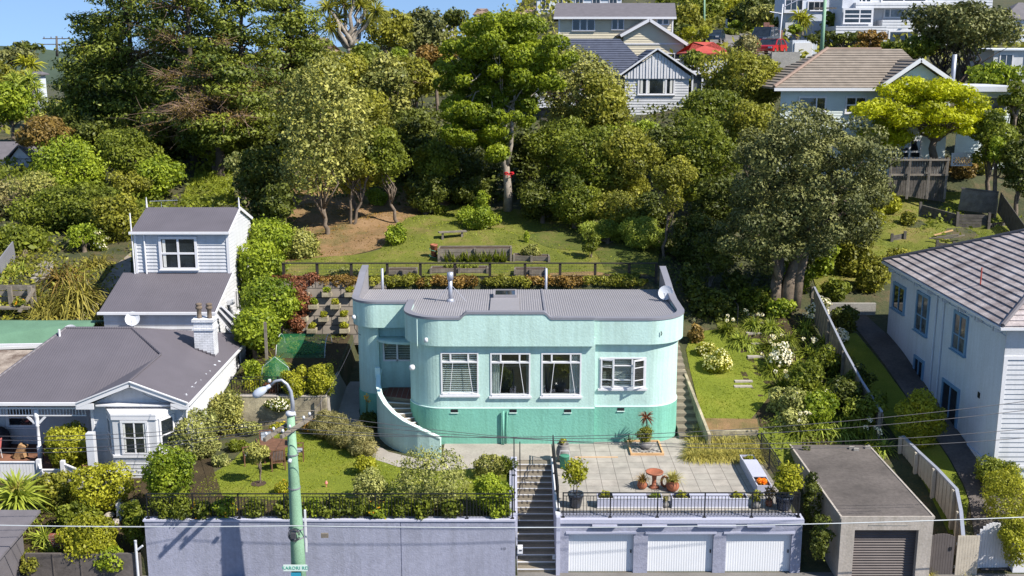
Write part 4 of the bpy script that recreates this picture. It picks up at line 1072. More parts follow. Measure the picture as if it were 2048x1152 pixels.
# number plate
m_ = MB(); p = PY(1112, 1115, 36.17); m_.box(p.x - .13, 36.17, p.z - .07, p.x + .11, 36.2, p.z + .07); np_ = m_.build('number_plate', 'white'); tag(np_, 'small white number plate on the lilac pier right of the steps', 'sign')
text_mesh('117', .12, (p.x - .01, 36.165, p.z), 'black', np_, 'digits')
m_ = MB(); p = PY(1040, 1099, 36.0); m_.box(p.x - .09, 35.9, p.z - .12, p.x + .1, 36.2, p.z + .09); lb = m_.build('letterbox', 'white'); tag(lb, 'white letterbox on the wall end left of the garden steps', 'letterbox')
m_ = MB(); m_.box(p.x - .03, 35.885, p.z + .0, p.x + .07, 35.898, p.z + .03); m_.build('slot', 'black', lb)

def railing(label, a, b, h=.95, bay=1.67, step=.115, group='black steel railings of the front garden', foot=True, z2=None):
 """a, b 3-D foot points"""
 a = Vector(a); b = Vector(b); L = (b - a).length; d = (b - a) / L; n = max(1, round(L / bay)); rt = empty('railing', tuple((a + b) / 2), label, 'railing', group)
 up = Vector((0, 0, 1))
 for i in range(n + 1):
  p = a + d * (L * i / n); m = MB(); m.box(p.x - .022, p.y - .022, p.z, p.x + .022, p.y + .022, p.z + h + .02)
  if foot: m.box(p.x - .06, p.y - .05, p.z, p.x + .06, p.y + .05, p.z + .03)
  m.build('post', 'black', rt)
 for i in range(n):
  p, q = a + d * (L * i / n), a + d * (L * (i + 1) / n); m = MB()
  for z in (.09, h - .12, h): m.obox(p + up * z, q + up * z, .03 if z < h else .045, .018 if z < h else .03)
  k = int((q - p).length / step)
  for j in range(1, k):
   r = p + (q - p) * (j / k); m.box(r.x - .010, r.y - .010, r.z + .09, r.x + .010, r.y + .010, r.z + h - .11)
  m.build('balusters', 'black', rt)
 return rt
railing('long black steel railing on top of the lilac wall along the lawn', (-13.1, 36.05, 2.66), (.02, 36.05, 2.66))
railing('black steel railing along the street edge of the tiled terrace', (1.85, 36.35, 2.57), (10.4, 36.35, 2.57))
railing('black steel railing on the right edge of the tiled terrace', (10.4, 36.45, 2.57), (10.35, 42.3, 2.7), bay=1.45)
railing('black steel railing between the garden steps and the terrace', (1.68, 36.5, 2.76), (1.68, 41.8, 2.76))
railing('black steel railing on the left side of the garden steps', (.08, 36.4, 2.75), (.08, 41.6, 2.75))
hr = empty('handrail', (1.2, 36.5, .45), 'black pipe handrail at the top of the garden steps', 'handrail')
m_ = MB(); m_.tube([(.32, 41.6, 2.62), (.32, 41.6, 3.5), (.32, 40.2, 2.95), (.32, 40.2, 2.1)], .02, 6); m_.build('rail', 'black', hr)

# veg garden retaining wall with railing
vg = empty('concrete_wall', (-10.6, 46.3, 2.6), 'stained concrete retaining wall below the vegetable garden', 'wall')
m_ = MB(); m_.box(-12.7, 46.15, 2.5, -8.35, 46.4, 3.95); m_.build('wall_face', 'stained', vg)
m_ = MB(); m_.box(-12.72, 46.13, 3.951, -8.33, 46.42, 4.0); m_.build('coping', 'concrete_l', vg)
railing('short black steel railing on the stained concrete garden wall', (-12.6, 46.25, 4.0), (-8.45, 46.25, 4.0), h=.85, bay=2.1, group=None)
# clothes-frame post by the wall
m_ = MB(); m_.tube([(-8.55, 45.9, 2.6), (-8.55, 45.9, 4.1)], .045, 8); m_.tube([(-8.5, 45.9, 3.4), (-9.9, 45.6, 3.45)], .02, 6); m_.tube([(-8.5, 45.9, 3.0), (-10.4, 45.5, 3.05)], .02, 6)
tag(m_.build('timber_post', 'greywood'), 'grey timber post with two rails at the right end of the stained concrete wall', 'post')
# block retaining wall behind the vegetable garden, with planter pockets
BX1 = -6.6
bw = empty('block_retaining_wall', (-9, 55, 4.7), 'sloping brown concrete block retaining wall set with planter pockets', 'wall')
m_ = MB(); x0, x1 = -13.0, BX1
n_ = 10
for i in range(n_):
 a, b = x0 + (x1 - x0) * i / n_, x0 + (x1 - x0) * (i + 1) / n_
 m_.poly([(a, 54.1, 4.2), (b, 54.1, 4.2), (b, 55.4, 7.28), (a, 55.4, 7.28)]); m_.poly([(a, 55.4, 7.28), (b, 55.4, 7.28), (b, 55.9, 7.25), (a, 55.9, 7.25)])
m_.poly([(x0, 54.3, 4.2), (x0, 55.55, 7.25), (x0, 55.9, 7.25), (x0, 55.9, 4.2)])
m_.build('wall_face', 'block', bw)
rr = random.Random(5); pk = 0
pocket_px = [(578, 655), (625, 655), (690, 655), (607, 632), (648, 632), (688, 632), (628, 607), (672, 607), (610, 585), (655, 583), (700, 583)]
pockets = []
for px, py in pocket_px:
 zz = 4.2 + (665 - py) / 105 * 3.0; yy = 54.1 + (zz - 4.2) / 3.05 * 1.25; q = PY(px, py, yy)
 m = MB(); m.box(q.x - .24, yy - .36, q.z - .22, q.x + .24, yy + .1, q.z + .0); po = m.build('planter_pocket', 'stained', bw)
 m = MB(); m.box(q.x - .18, yy - .31, q.z + .001, q.x + .18, yy + .02, q.z + .012); m.build('soil', 'soil', po)
 pockets.append((q.x, yy - .16, q.z))
# dark timber post-and-rail mesh fence on top of the bank
fx = [PY(x, 556, 56.2).x for x in (568, 635, 703, 775, 841, 910, 980, 1050, 1120, 1190, 1258, 1312)]
fn = empty('post_and_rail_fence', (0, 56.2, 7.3), 'low dark timber post and rail fence with wire mesh along the top of the bank', 'fence')
for x in fx: m = MB(); m.box(x - .07, 56.13, 7.0, x + .07, 56.27, 8.1); m.build('post', 'darkwood', fn)
m = MB(); m.box(fx[0] - .07, 56.1, 8.1, fx[-1] + .07, 56.3, 8.14); m.box(fx[0], 56.17, 7.3, fx[-1], 56.22, 7.36); m.build('rail', 'darkwood', fn)
m = MB()
for i in range(1, 5): m.tube([(fx[0], 56.2, 7.3 + i * .16), (fx[-1], 56.2, 7.3 + i * .16)], .004, 4)
for i in range(140): x = fx[0] + (fx[-1] - fx[0]) * i / 140; m.tube([(x, 56.2, 7.3), (x, 56.2, 8.1)], .003, 3)
m.build('wire_mesh', 'wire', fn)

# ------------------------------------------------------------------ concrete garage
cg = empty('concrete_garage', (13.3, 39, .5), 'old flat-roofed concrete garage with a brown roller door', 'garage')
gx0, gx1, gy0, gy1, gz = 11.72, 15.0, 35.6, 42.75, 2.85
m_ = MB(); m_.box(gx0, gy0, .35, gx0 + .5, gy0 + .7, 2.42); m_.box(gx1 - .5, gy0, .35, gx1, gy0 + .7, 2.42); m_.box(gx0, gy0, 2.42, gx1, gy0 + .7, gz)
m_.box(gx0, gy0 + .7, .35, gx0 + .18, gy1, gz - .06); m_.box(gx1 - .18, gy0 + .7, .35, gx1, gy1, gz - .06); m_.box(gx0 + .18, gy1 - .2, .8, gx1 - .18, gy1, gz - .06)
m_.build('wall', 'concrete_l', cg)
m_ = MB(); m_.prism([(gx0 - .03, gy0 + .03), (gx1 + .03, gy0 + .03), (gx1 + .03, gy1 + .1), (gx0 - .03, gy1 + .1)], gz, gz + .06); rf = m_.build('roof', 'concrete_d', cg)
m_ = MB()
for a in ((gx0 - .04, gy0, gx0 + .03, gy1 + .1), (gx1 - .03, gy0, gx1 + .04, gy1 + .1), (gx0 + .03, gy0, gx1 - .03, gy0 + .06)): m_.box(a[0], a[1], gz + .0, a[2], a[3], gz + .085)
m_.build('roof_edge', 'concrete_l', cg)
m_ = MB(); z = .52
while z < 2.3:
 m_.poly([(gx0 + .5, gy0 + .24, z), (gx1 - .5, gy0 + .24, z), (gx1 - .5, gy0 + .20, z + .05), (gx0 + .5, gy0 + .20, z + .05)]); m_.poly([(gx0 + .5, gy0 + .20, z + .05), (gx1 - .5, gy0 + .20, z + .05), (gx1 - .5, gy0 + .24, z + .1), (gx0 + .5, gy0 + .24, z + .1)]); z += .1
m_.box(gx0 + .5, gy0 + .24, .4, gx1 - .5, gy0 + .27, 2.42)
m_.build('roller_door', 'rollerdoor', cg)
m_ = MB(); m_.box(gx0 + .5, gy0 + .1, .40, gx1 - .5, gy0 + .23, .5); m_.build('threshold', 'concrete_l', cg)
m_ = MB(); m_.box(12.7, gy0 - .012, 2.60, 14.1, gy0, 2.625); m_.build('door_rail', 'concrete', cg)
for i, (px, py) in enumerate(((1703, 898), (1712, 901), (1735, 897))):
 q = PZ(px, py, gz + .06); m_ = MB(); m_.prism([(q.x - .12, q.y - .06), (q.x + .1, q.y - .08), (q.x + .13, q.y + .05), (q.x - .06, q.y + .09)], gz + .06, gz + .16); tag(m_.build('stone', 'rock'), ['flat stone lying on the concrete garage roof, leftmost of three', 'middle loose stone on the back edge of the concrete garage roof', 'pale stone at the back right corner of the concrete garage roof'][i], 'stone', 'stones on the garage roof')
# ------------------------------------------------------------------ gates and fences on the right
def gate_arch(label, x0, x1, Y, z0, zs, ztop_, mat, pitch=.1, name='gate', handle=True, group=None):
 rt = empty(name, ((x0 + x1) / 2, Y, z0), label, 'gate', group); m = MB(); n = int(round((x1 - x0) / pitch)); cx = (x0 + x1) / 2
 for i in range(n):
  a, b = x0 + (x1 - x0) * i / n, x0 + (x1 - x0) * (i + 1) / n - .008; t = ((a + b) / 2 - cx) / (x1 - x0) * 2
  zt = zs + (ztop_ - zs) * math.sqrt(max(0, 1 - t * t)); m.box(a, Y - .02, z0 + .05, b, Y + .01 + .004 * (i % 2), zt)
 m.build('boards', mat, rt)
 m = MB(); m.box(x0, Y + .02, z0 + .3, x1, Y + .06, z0 + .4); m.box(x0, Y + .02, zs - .25, x1, Y + .06, zs - .15); m.build('rails', mat, rt)
 if handle: m = MB(); m.box(x1 - .2, Y - .05, z0 + 1.0, x1 - .1, Y - .02, z0 + 1.12); m.build('latch', 'black', rt)
 return rt
gate_arch('low brown arched timber gate beside the concrete garage', 15.1, 16.05, 36.1, .42, 1.85, 2.05, 'brownpaint')
m_ = MB()
for i in range(8): m_.box(16.13 + i * .1, 36.05, .45, 16.13 + i * .1 + .094, 36.09 + .004 * (i % 2), 1.98)
m_.box(16.1, 36.09, .7, 16.95, 36.14, .8); m_.box(16.1, 36.09, 1.6, 16.95, 36.14, 1.7)
tag(m_.build('paling_fence', 'creamwood'), 'short cream paling fence panel between the brown gate and the white gate', 'fence')
gate_arch('white round-topped timber gate at the foot of the side path', 17.0, 18.25, 36.5, .45, 1.55, 2.3, 'white')
mbx = empty('letterbox_stand', (18.55, 36.4, .45), 'white timber letterbox stand beside the round-topped white gate', 'letterbox')
m_ = MB(); m_.box(18.3, 36.2, .45, 18.85, 36.6, 1.45); m_.box(18.27, 36.25, 1.45, 18.88, 36.6, 2.0); m_.build('cabinet', 'white', mbx)
m_ = MB(); m_.box(18.45, 36.24, 1.6, 18.7, 36.25, 1.85); m_.build('opening', 'black', mbx)
m_ = MB(); m_.box(18.9, 36.3, .4, 22, 36.5, 1.2); tag(m_.build('low_wall', 'white'), 'low white street wall right of the letterbox stand', 'wall')
df = empty('diagonal_fence', (16.5, 39, 1.5), 'cream paling fence with a grey metal cap running up beside the concrete garage', 'fence')
fp = [(16.35, 36.15, 1.9), (16.7, 37.3, 2.35), (16.95, 38.4, 2.75), (16.75, 39.9, 3.0), (16.55, 41.3, 3.15), (16.35, 42.6, 3.35)]
fb = [.5, .75, 1.15, 1.5, 1.8, 2.1]
m_ = MB(); c_ = MB()
for i in range(5):
 a, b = Vector(fp[i]), Vector(fp[i + 1]); n = 11
 for j in range(n):
  p, q = a.lerp(b, j / n), a.lerp(b, (j + .93) / n); lo = fb[i] + (fb[i + 1] - fb[i]) * j / n; o = .012 * (j % 2)
  m_.poly([(p.x - o, p.y, lo - .2), (q.x - o, q.y, lo - .2), (q.x - o, q.y, q.z), (p.x - o, p.y, p.z)]); m_.poly([(p.x + .03, p.y, lo - .2), (p.x + .03, p.y, p.z), (q.x + .03, q.y, q.z), (q.x + .03, q.y, lo - .2)])
 c_.obox(a + Vector((0, 0, .03)), b + Vector((0, 0, .03)), .13, .07)
m_.build('palings', 'creamwood', df); c_.build('metal_cap', 'galv', df)
for i in (0, 1, 2, 3, 4, 5):
 p = fp[i]; m_ = MB(); m_.box(p[0] - .16, p[1] - .06, fb[i] - .3, p[0] - .03, p[1] + .06, p[2] + .02); m_.build('post', 'creamwood', df)
uf = empty('boundary_fence', (15.7, 48, 3), 'long weathered timber boundary fence with a pale top rail climbing behind the flower bed', 'fence')
fp2 = [(15.75, 43.6, 4.1), (15.6, 46, 4.75), (15.55, 48.4, 5.45), (15.55, 51, 6.3), (15.6, 54.2, 7.25)]
m_ = MB(); c_ = MB()
for i in range(4):
 a, b = Vector(fp2[i]), Vector(fp2[i + 1])
 for j in range(16):
  p, q = a.lerp(b, j / 16), a.lerp(b, (j + .94) / 16); o = .01 * (j % 2); m_.obox(Vector((p.x - o, p.y, p.z - .8)), Vector((q.x - o, q.y, q.z - .8)), .02, 1.55)
 c_.obox(a, b, .1, .06)
m_.build('palings', 'greywood', uf); c_.build('top_rail', 'galv', uf)
for p in fp2: m_ = MB(); m_.box(p[0] - .14, p[1] - .05, p[2] - 1.9, p[0] - .03, p[1] + .05, p[2]); m_.build('post', 'greywood', uf)
m_ = MB(); q0 = B(1655, 600);
crw = MB(); crw.box(16.0, 55.2, 4.6, 19.2, 55.4, 6.15); tag(crw.build('low_concrete_wall', 'concrete'), 'low concrete retaining wall at the head of the shaded side path', 'wall')

# ------------------------------------------------------------------ power pole with street lamp
pole = empty('power_pole', (-7.4, 34.3, .45), 'mint green painted power pole with a swan-neck street lamp in front of the lilac wall', 'power pole')
PX, PYY = -7.42, 34.35
m_ = MB(); m_.tube([(PX + .02, PYY, .2), (PX + .02, PYY, 2.5), (PX, PYY, 5), (PX - .01, PYY, 7.2)], [.265, .24, .185, .125], 18); m_.build('pole_shaft', 'pole', pole, True)
m_ = MB(); m_.lathe((PX - .01, PYY, 7.16), [(.16, 0), (.17, .05), (.155, .12), (.06, .15)], 16); m_.build('pole_cap', 'greywhite', pole, True)
m_ = MB(); pts = [(PX + .06, PYY, 7.25), (PX + .07, PYY, 7.6), (PX + .03, PYY - .02, 8.0), (PX - .08, PYY - .04, 8.25), (PX - .25, PYY - .05, 8.4), (PX - .45, PYY - .06, 8.37), (PX - .6, PYY - .07, 8.24)]
m_.tube(pts, [.075, .07, .065, .055, .05, .048, .05], 10); arm = m_.build('lamp_arm', 'galv', pole, True)
hd = MB(); c0 = Vector((PX - .62, PYY - .08, 8.22)); dr_ = Vector((-.72, -.25, -.42)).normalized()
L_ = [(0, .055), (.1, .08), (.15, .065), (.2, .10), (.36, .155), (.52, .15), (.62, .11), (.67, .03)]
hd.tube([tuple(c0 + dr_ * a) for a, b in L_], [b for a, b in L_], 12); hdo = hd.build('lamp_head', 'lampglass', pole, True)
m_ = MB(); m_.tube([tuple(c0 + Vector((-.02, -.02, .12))), tuple(c0 + Vector((-.02, -.02, .22)))], .05, 8); m_.build('photocell', 'white', hdo, True)
for k, (dz, a, b) in enumerate(((0, (-.02, -1.0), (.62, .95)), (.2, (-.78, -1.15), (-.14, 1.0)))):
 m_ = MB(); z = 6.75 + dz - .25 * k
 A = Vector((PX + a[0], PYY + a[1], z)); Bq = Vector((PX + b[0], PYY + b[1], z)); off_ = Vector((-.12, 0, 0)) if k == 0 else Vector((.12, 0, 0))
 m_.obox(A + off_, Bq + off_, .1, .12); ca = m_.build('crossarm', 'greywood', pole)
 for t in (.06, .28, .74, .94):
  q = A.lerp(Bq, t) + off_; mm = MB(); mm.lathe(tuple(q + Vector((0, 0, .06))), [(.015, 0), (.015, .06), (.045, .07), (.05, .12), (.03, .16), (.01, .17)], 8); mm.build('insulator', 'greywhite', ca, True)
for z in (5.75, 4.55, 3.05, 2.75): m_ = MB(); r_ = .145 + (7.2 - z) * .024; m_.lathe((PX, PYY, z), [(r_, 0), (r_ + .012, .0), (r_ + .012, .045), (r_, .045)], 18, False); m_.build('steel_band', 'cap', pole)
m_ = MB(); m_.tube([(PX - .05, PYY - .23, 5.65), (PX - .05, PYY - .34, 5.62)], .07, 10); m_.build('disc_insulator', 'greywhite', pole, True)
m_ = MB()
for r_ in (.16, .2): m_.tube([(PX - .02 + r_ * math.cos(t * .4), PYY - .3, 2.95 + 1.15 * r_ * math.sin(t * .4)) for t in range(16)], .016, 5)
m_.box(PX - .12, PYY - .38, 2.86, PX + .05, PYY - .28, 3.05); m_.build('cable_coil', 'wire', pole)
m_ = MB(); m_.box(PX + .3, PYY - .04, 2.2, PX + .36, PYY + .03, 3.75); m_.build('cable_guard', 'white', pole)
sg = empty('street_sign', (PX + .02, PYY - .4, 1.0), 'pale green street name sign fixed across the power pole', 'sign')
m_ = MB(); sz = PY(597, 1136, PYY - .36).z; m_.box(PX - .42, PYY - .37, sz - .115, PX + .40, PYY - .345, sz + .115); m_.build('plate', 'signgreen', sg)
text_mesh('KARORI RD', .165, (PX - .01, PYY - .374, sz), 'signtext', sg, 'lettering', spacing=1.08)
m_ = MB(); m_.box(PX - .18, PYY - .34, sz - .4, PX + .16, PYY - .32, sz - .19); b_s = m_.build('blue_sign', 'signblue'); tag(b_s, 'small blue sign below the street name sign on the power pole', 'sign')
# cables
def cable(label, a, b, sag=.35, r=.012, mat='wire', n=24, group='overhead cables from the power pole'):
 a = Vector(a); b = Vector(b); m = MB(); P = [tuple(a.lerp(b, i / n) - Vector((0, 0, sag * 4 * (i / n) * (1 - i / n)))) for i in range(n + 1)]
 m.tube(P, r, 5); return tag(m.build('overhead_cable', mat), label, 'cable', group)
def cz(px, py, Y): return PY(px, py, Y)
top = [(PX - .6, PYY - .9, 6.9), (PX - .25, PYY - .5, 6.9), (PX + .35, PYY + .3, 6.9), (PX + .75, PYY + .8, 6.9)]
tr = [((-20, 904), (2070, 800)), ((-20, 896), (2070, 818)), ((-20, 880), (2070, 856)), ((-20, 872), (2070, 874))]
nm_ = ['uppermost', 'second', 'third', 'lowest']
for i, (L, Rr_) in enumerate(tr):
 s = Vector(top[i]); YL = s.y - .2; YR = s.y + .0
 z_l = cz(L[0], L[1], YL); z_r = cz(Rr_[0], Rr_[1], YR)
 e1 = z_l; e2 = z_r
 cable(f'dark overhead cable running left from the power pole past the verandah, {nm_[i]} of four', s, e1, .25, .011)
 cable(f'dark overhead cable running right from the power pole across the aqua house, {nm_[i]} of four', s, e2, .62 + .05 * i, .011)
q = Vector((PX, PYY - .3, 3.3))
cable('thick pale telephone cable running left from the power pole above the lilac wall', q, cz(-30, 1050, PYY), .05, .018, 'wire_l')
cable('thick pale telephone cable running right from the power pole in front of the garages', q, cz(2080, 1033, PYY), .2, .018, 'wire_l')
cable('thin service wire from the power pole up to the left corner of the aqua house', (PX + .1, PYY, 6.6), (-7.0, 46.9, 6.7), .5, .008)
cable('thin service wire from the power pole to the bay window gable', (PX - .1, PYY, 6.5), (-15.0, 41.8, 5.5), .3, .008)
cable('thin wire from the power pole to the wing of the grey-roofed villa', (PX - .1, PYY, 6.6), (-13.4, 44, 3.3), .3, .007)
cb = MB(); cb.box(PX + .9, PYY - .32, 2.86, PX + 1.15, PYY - .25, 3.02); tag(cb.build('cable_box', 'greywood'), 'small grey joint box hanging on the telephone cable right of the power pole', 'cable box')

# ------------------------------------------------------------------ terrace furniture
def planter_box(label, x0, x1, y0, y1, group='long lilac planter boxes on the terrace'):
 z = 2.625; rt = empty('planter_box', ((x0 + x1) / 2, (y0 + y1) / 2, z), label, 'planter', group); m = MB()
 for a in ((x0, y0, x1, y0 + .03), (x0, y1 - .03, x1, y1), (x0, y0 + .03, x0 + .03, y1 - .03), (x1 - .03, y0 + .03, x1, y1 - .03)): m.box(a[0], a[1], z, a[2], a[3], z + .40)
 m.build('box', 'lilac2', rt)
 lx = (x1 - x0) > (y1 - y0); m = MB(); l = MB(); s = MB()
 if lx:
  c0, c1 = x0 + (x1 - x0) * .24, x1 - (x1 - x0) * .24; l.box(c0, y0 - .01, z + .40, c1, y1 + .01, z + .425); s.box(x0 + .03, y0 + .03, z + .2, c0, y1 - .03, z + .33); s.box(c1, y0 + .03, z + .2, x1 - .03, y1 - .03, z + .33)
  m.box(x0 - .012, y0 - .012, z + .37, x1 + .012, y0, z + .405); m.box(x0 - .012, y0 - .012, z + .02, x1 + .012, y0, z + .06)
 else:
  c0, c1 = y0 + (y1 - y0) * .26, y1 - (y1 - y0) * .18; l.box(x0 - .01, c0, z + .40, x1 + .01, c1, z + .425); s.box(x0 + .03, y0 + .03, z + .2, x1 - .03, c0, z + .33); s.box(x0 + .03, c1, z + .2, x1 - .03, y1 - .03, z + .33)
  m.box(x0 - .012, y0, z + .37, x0, y1, z + .405); m.box(x0 - .012, y0 - .012, z + .02, x1 + .012, y0, z + .06)
 l.build('seat_lid', 'lilac2', rt); m.build('trim', 'white', rt);
 for k_ in range(len(s.v) // 8): s2 = MB(); s2.v = s.v[8 * k_:8 * k_ + 8]; s2.f = s.f[:6]; s2.build('soil', 'soil', rt)
 return rt
planter_box('long lilac planter box on the terrace, nearest the garden steps', 3.15, 5.55, 37.0, 37.5)
planter_box('long lilac planter box along the street railing, right of the small grey pot', 5.9, 8.7, 37.0, 37.5)
planter_box('long lilac planter box running back along the right edge of the terrace', 9.3, 9.85, 38.2, 41.4)
def pot(label, c, r, h, mat='terracotta', shape='taper', cat='pot', name='plant_pot', group=None):
 rt = empty(name, c, label, cat, group)
 pr = {'taper': [(r * .62, 0), (r * .7, h * .1), (r * .95, h * .85), (r, h * .86), (r, h), (r * .88, h), (r * .85, h * .9)],
          'belly': [(r * .5, 0), (r * .8, h * .15), (r, h * .45), (r * .9, h * .75), (r * .72, h * .9), (r * .85, h), (r * .75, h), (r * .65, h * .9)]}[shape]
 m = MB(); m.lathe(c, pr, 18); m.build('pot', mat, rt, True)
 return rt
def potted(label, c, r, h, mat, shape, rad, fmat, leaf=.08, zoff=0, stem=0, blade=None, blabel=None, n=None, group=None):
 rt = pot(label, c, r, h, mat, shape, 'potted plant', 'potted_plant', group); rng = rngn(); off = tuple(rt['_off'])
 cz_ = c[2] + h + stem
 if blade: q, t = blades_arr(rng, (c[0], c[1], c[2] + h * .95), blade[0], blade[1], blade[2], .9, .6, 1, r * .4)
 else:
  blobs = make_blobs(rng, (c[0], c[1], cz_ + rad[2]), (rad[0] * .7, rad[1] * .7, rad[2] * .7), 9, min(rad) * .5, .9); p, nm, t = blob_points(rng, blobs, n or int(900 * (rad[0] / .4) ** 2 * (.08 / leaf) ** 2), .5, .5); q = leaf_quads(rng, p, nm, leaf, leaf * .6)
 mesh_quads('foliage', q, t, fmat, rt, off)
 if stem or not blade:
  m = MB()
  for _ in range(4): limb(rng, (c[0], c[1], c[2] + h * .8), (c[0] + rng.normal() * rad[0] * .4, c[1] + rng.normal() * rad[1] * .4, cz_ + rad[2] * .8), .022, .008, m, .2, 4, 5)
  m.build('stems', 'bark', rt)
 return rt
zt = 2.625
potted('ribbed dark pot with a small citrus tree at the left end of the terrace railing', (2.35, 37.15, zt), .3, .55, 'glazed', 'taper', (.62, .55, .5), 'l_gold', .12, stem=.35, n=1100)
potted('dark blue pot with a bushy lemon tree in the right corner of the terrace', (10.0, 36.95, zt), .34, .55, 'glazed', 'taper', (.62, .6, .5), 'l_gold', .12, stem=.2, n=2600)
p = PZ(1284, 977, zt); potted('small terracotta pot with red grass left of the bird bath', tuple(p), .2, .32, 'terracotta', 'belly', (.3, .3, .3), 'l_rust', blade=(90, .42, .03))
p = PZ(1345, 981, zt); potted('terracotta pot with tan grass right of the bird bath', tuple(p), .26, .4, 'terracotta', 'belly', (.3, .3, .3), 'l_tuss', blade=(150, .55, .03))
p = PZ(1330, 1014, zt); potted('small grey pot between the two street-side planter boxes', tuple(p), .15, .24, 'pot_grey', 'belly', (.16, .16, .12), 'l_lav', .06)
p = PZ(1512, 1016, zt); potted('small grey pot with a green shrub beside the corner lemon tree', tuple(p), .19, .3, 'pot_grey', 'belly', (.26, .24, .2), 'l_gold', .07)
p = PZ(1538, 1012, zt); potted('small pot with russet leaves left of the corner lemon tree', tuple(p), .16, .25, 'terracotta', 'belly', (.26, .24, .26), 'l_rust', .07)
p = PZ(1125, 921, zt); q = tuple(p)
potted('grey bowl on a pedestal with a small succulent beside the top of the garden steps', (q[0] + .02, 41.75, zt), .3, .75, 'pot_grey', 'belly', (.24, .2, .12), 'l_gold', .08, stem=.02, n=260)
m_ = MB(); m_.lathe((2.12, 41.0, zt), [(.16, 0), (.18, .02), (.2, .5), (.22, .52), (.16, .54)], 12); bn = m_.build('watering_bucket', 'greenwall', None, True); tag(bn, 'small green bucket standing at the top of the garden steps below the bowl', 'bucket')
m_ = MB(); m_.tube([(1.92, 41.0, zt + .5), (1.95, 41.0, zt + .72), (2.3, 41.0, zt + .72), (2.33, 41.0, zt + .5)], .012, 5); m_.build('handle', 'white', bn)
bb = empty('bird_bath', tuple(PZ(1308, 975, zt)), 'terracotta bird bath on a turned pedestal in the middle of the terrace', 'bird bath')
m_ = MB(); m_.lathe(tuple(bb['_off']), [(.2, 0), (.19, .05), (.1, .1), (.08, .3), (.1, .5), (.14, .56), (.33, .6), (.35, .66), (.32, .665), (.26, .62), (0, .61)], 20, False); m_.build('bowl_and_pedestal', 'terracotta', bb, True)
m_ = MB(); c = bb['_off']; m_.tube([(c[0] + .4 + .12 * math.cos(t * .42), c[1], c[2] + .25 + .2 * math.sin(t * .42)) for t in range(16)], .05, 8); tag(m_.build('garden_ornament', 'terracotta', None, True), 'terracotta ring ornament leaning behind the bird bath', 'ornament')
# rock garden
rg = empty('rock_garden', (5.95, 43.2, zt), 'square timber-edged rock garden at the foot of the aqua house', 'rock garden')
rx0, rx1, ry0, ry1 = 4.95, 6.35, 42.35, 43.95
m_ = MB()
for a in ((rx0, ry0, rx1, ry0 + .07), (rx0, ry1 - .07, rx1, ry1), (rx0, ry0 + .07, rx0 + .07, ry1 - .07), (rx1 - .07, ry0 + .07, rx1, ry1 - .07)): m_.box(a[0], a[1], zt, a[2], a[3], zt + .1)
m_.build('timber_edging', 'timbernew', rg)
m_ = MB(); m_.box(rx0 + .07, ry0 + .07, zt, rx1 - .07, ry1 - .07, zt + .03); m_.build('gravel', 'rock', rg)
rr = random.Random(3)
def rock(mb, c, s, rnd):
 n = len(mb.v); ph = [(0, 1), (1, .3), (1, -.3), (0, -1)]
 rings = [(.0, .9), (.7, .55), (1, .1), (.8, -.4)]
 for r, z in rings:
  for k in range(7): t = k * 2 * math.pi / 7; q = rnd.uniform(.8, 1.2); mb.v.append((c[0] + r * s * q * math.cos(t), c[1] + r * s * q * math.sin(t), c[2] + z * s * .7 * rnd.uniform(.85, 1.15)))
 for i in range(3):
  for k in range(7): mb.f.append((n + i * 7 + k, n + i * 7 + (k + 1) % 7, n + (i + 1) * 7 + (k + 1) % 7, n + (i + 1) * 7 + k))
m_ = MB()
for i in range(60): rock(m_, (rr.uniform(rx0 + .15, rx1 - .15), rr.uniform(ry0 + .15, ry1 - .15), zt + .05), rr.uniform(.04, .11), rr)
ro = m_.build('rocks', 'rock', rg)
potted('large clipped pot plant topped with a bronze cordyline in the rock garden', (5.65, 43.1, zt + .03), .28, .35, 'pot_grey', 'belly', (.42, .4, .32), 'l_olive', .07, stem=.0, n=2600)
rosette_tree('bronze cordyline with spiky dark red leaves rising from the rock garden', (5.7, 43.3, zt), [(5.68, 43.3, zt + 1.35)], .45, .04, 80, 'l_maroon', 'bark', .04, name='cordyline')
tuft('dark spiky flax at the left edge of the rock garden', (5.05, 43.85, zt), .5, 26, .04, 'l_dark', 'flax', 'plant')

# garden table and chairs
tb = empty('round_garden_table', tuple(PZ(548, 922, Z1)), 'round brown timber garden table on the front lawn', 'table')
tc = tuple(tb['_off']); th = .74
m_ = MB(); m_.lathe((tc[0], tc[1], tc[2] + th - .035), [(.66, 0), (.68, .01), (.68, .035), (.66, .04)], 28); m_.build('tabletop', 'brownwood', tb)
for a in (45, 135, 225, 315):
 m_ = MB(); x, y = tc[0] + .42 * math.cos(R(a)), tc[1] + .42 * math.sin(R(a)); m_.box(x - .03, y - .03, tc[2], x + .03, y + .03, tc[2] + th - .04); m_.build('leg', 'brownwood', tb)
m_ = MB(); m_.obox((tc[0] - .42, tc[1] - .42, tc[2] + .62), (tc[0] + .42, tc[1] + .42, tc[2] + .62), .04, .08); m_.obox((tc[0] - .42, tc[1] + .42, tc[2] + .62), (tc[0] + .42, tc[1] - .42, tc[2] + .62), .04, .079); m_.build('stretcher', 'brownwood', tb)
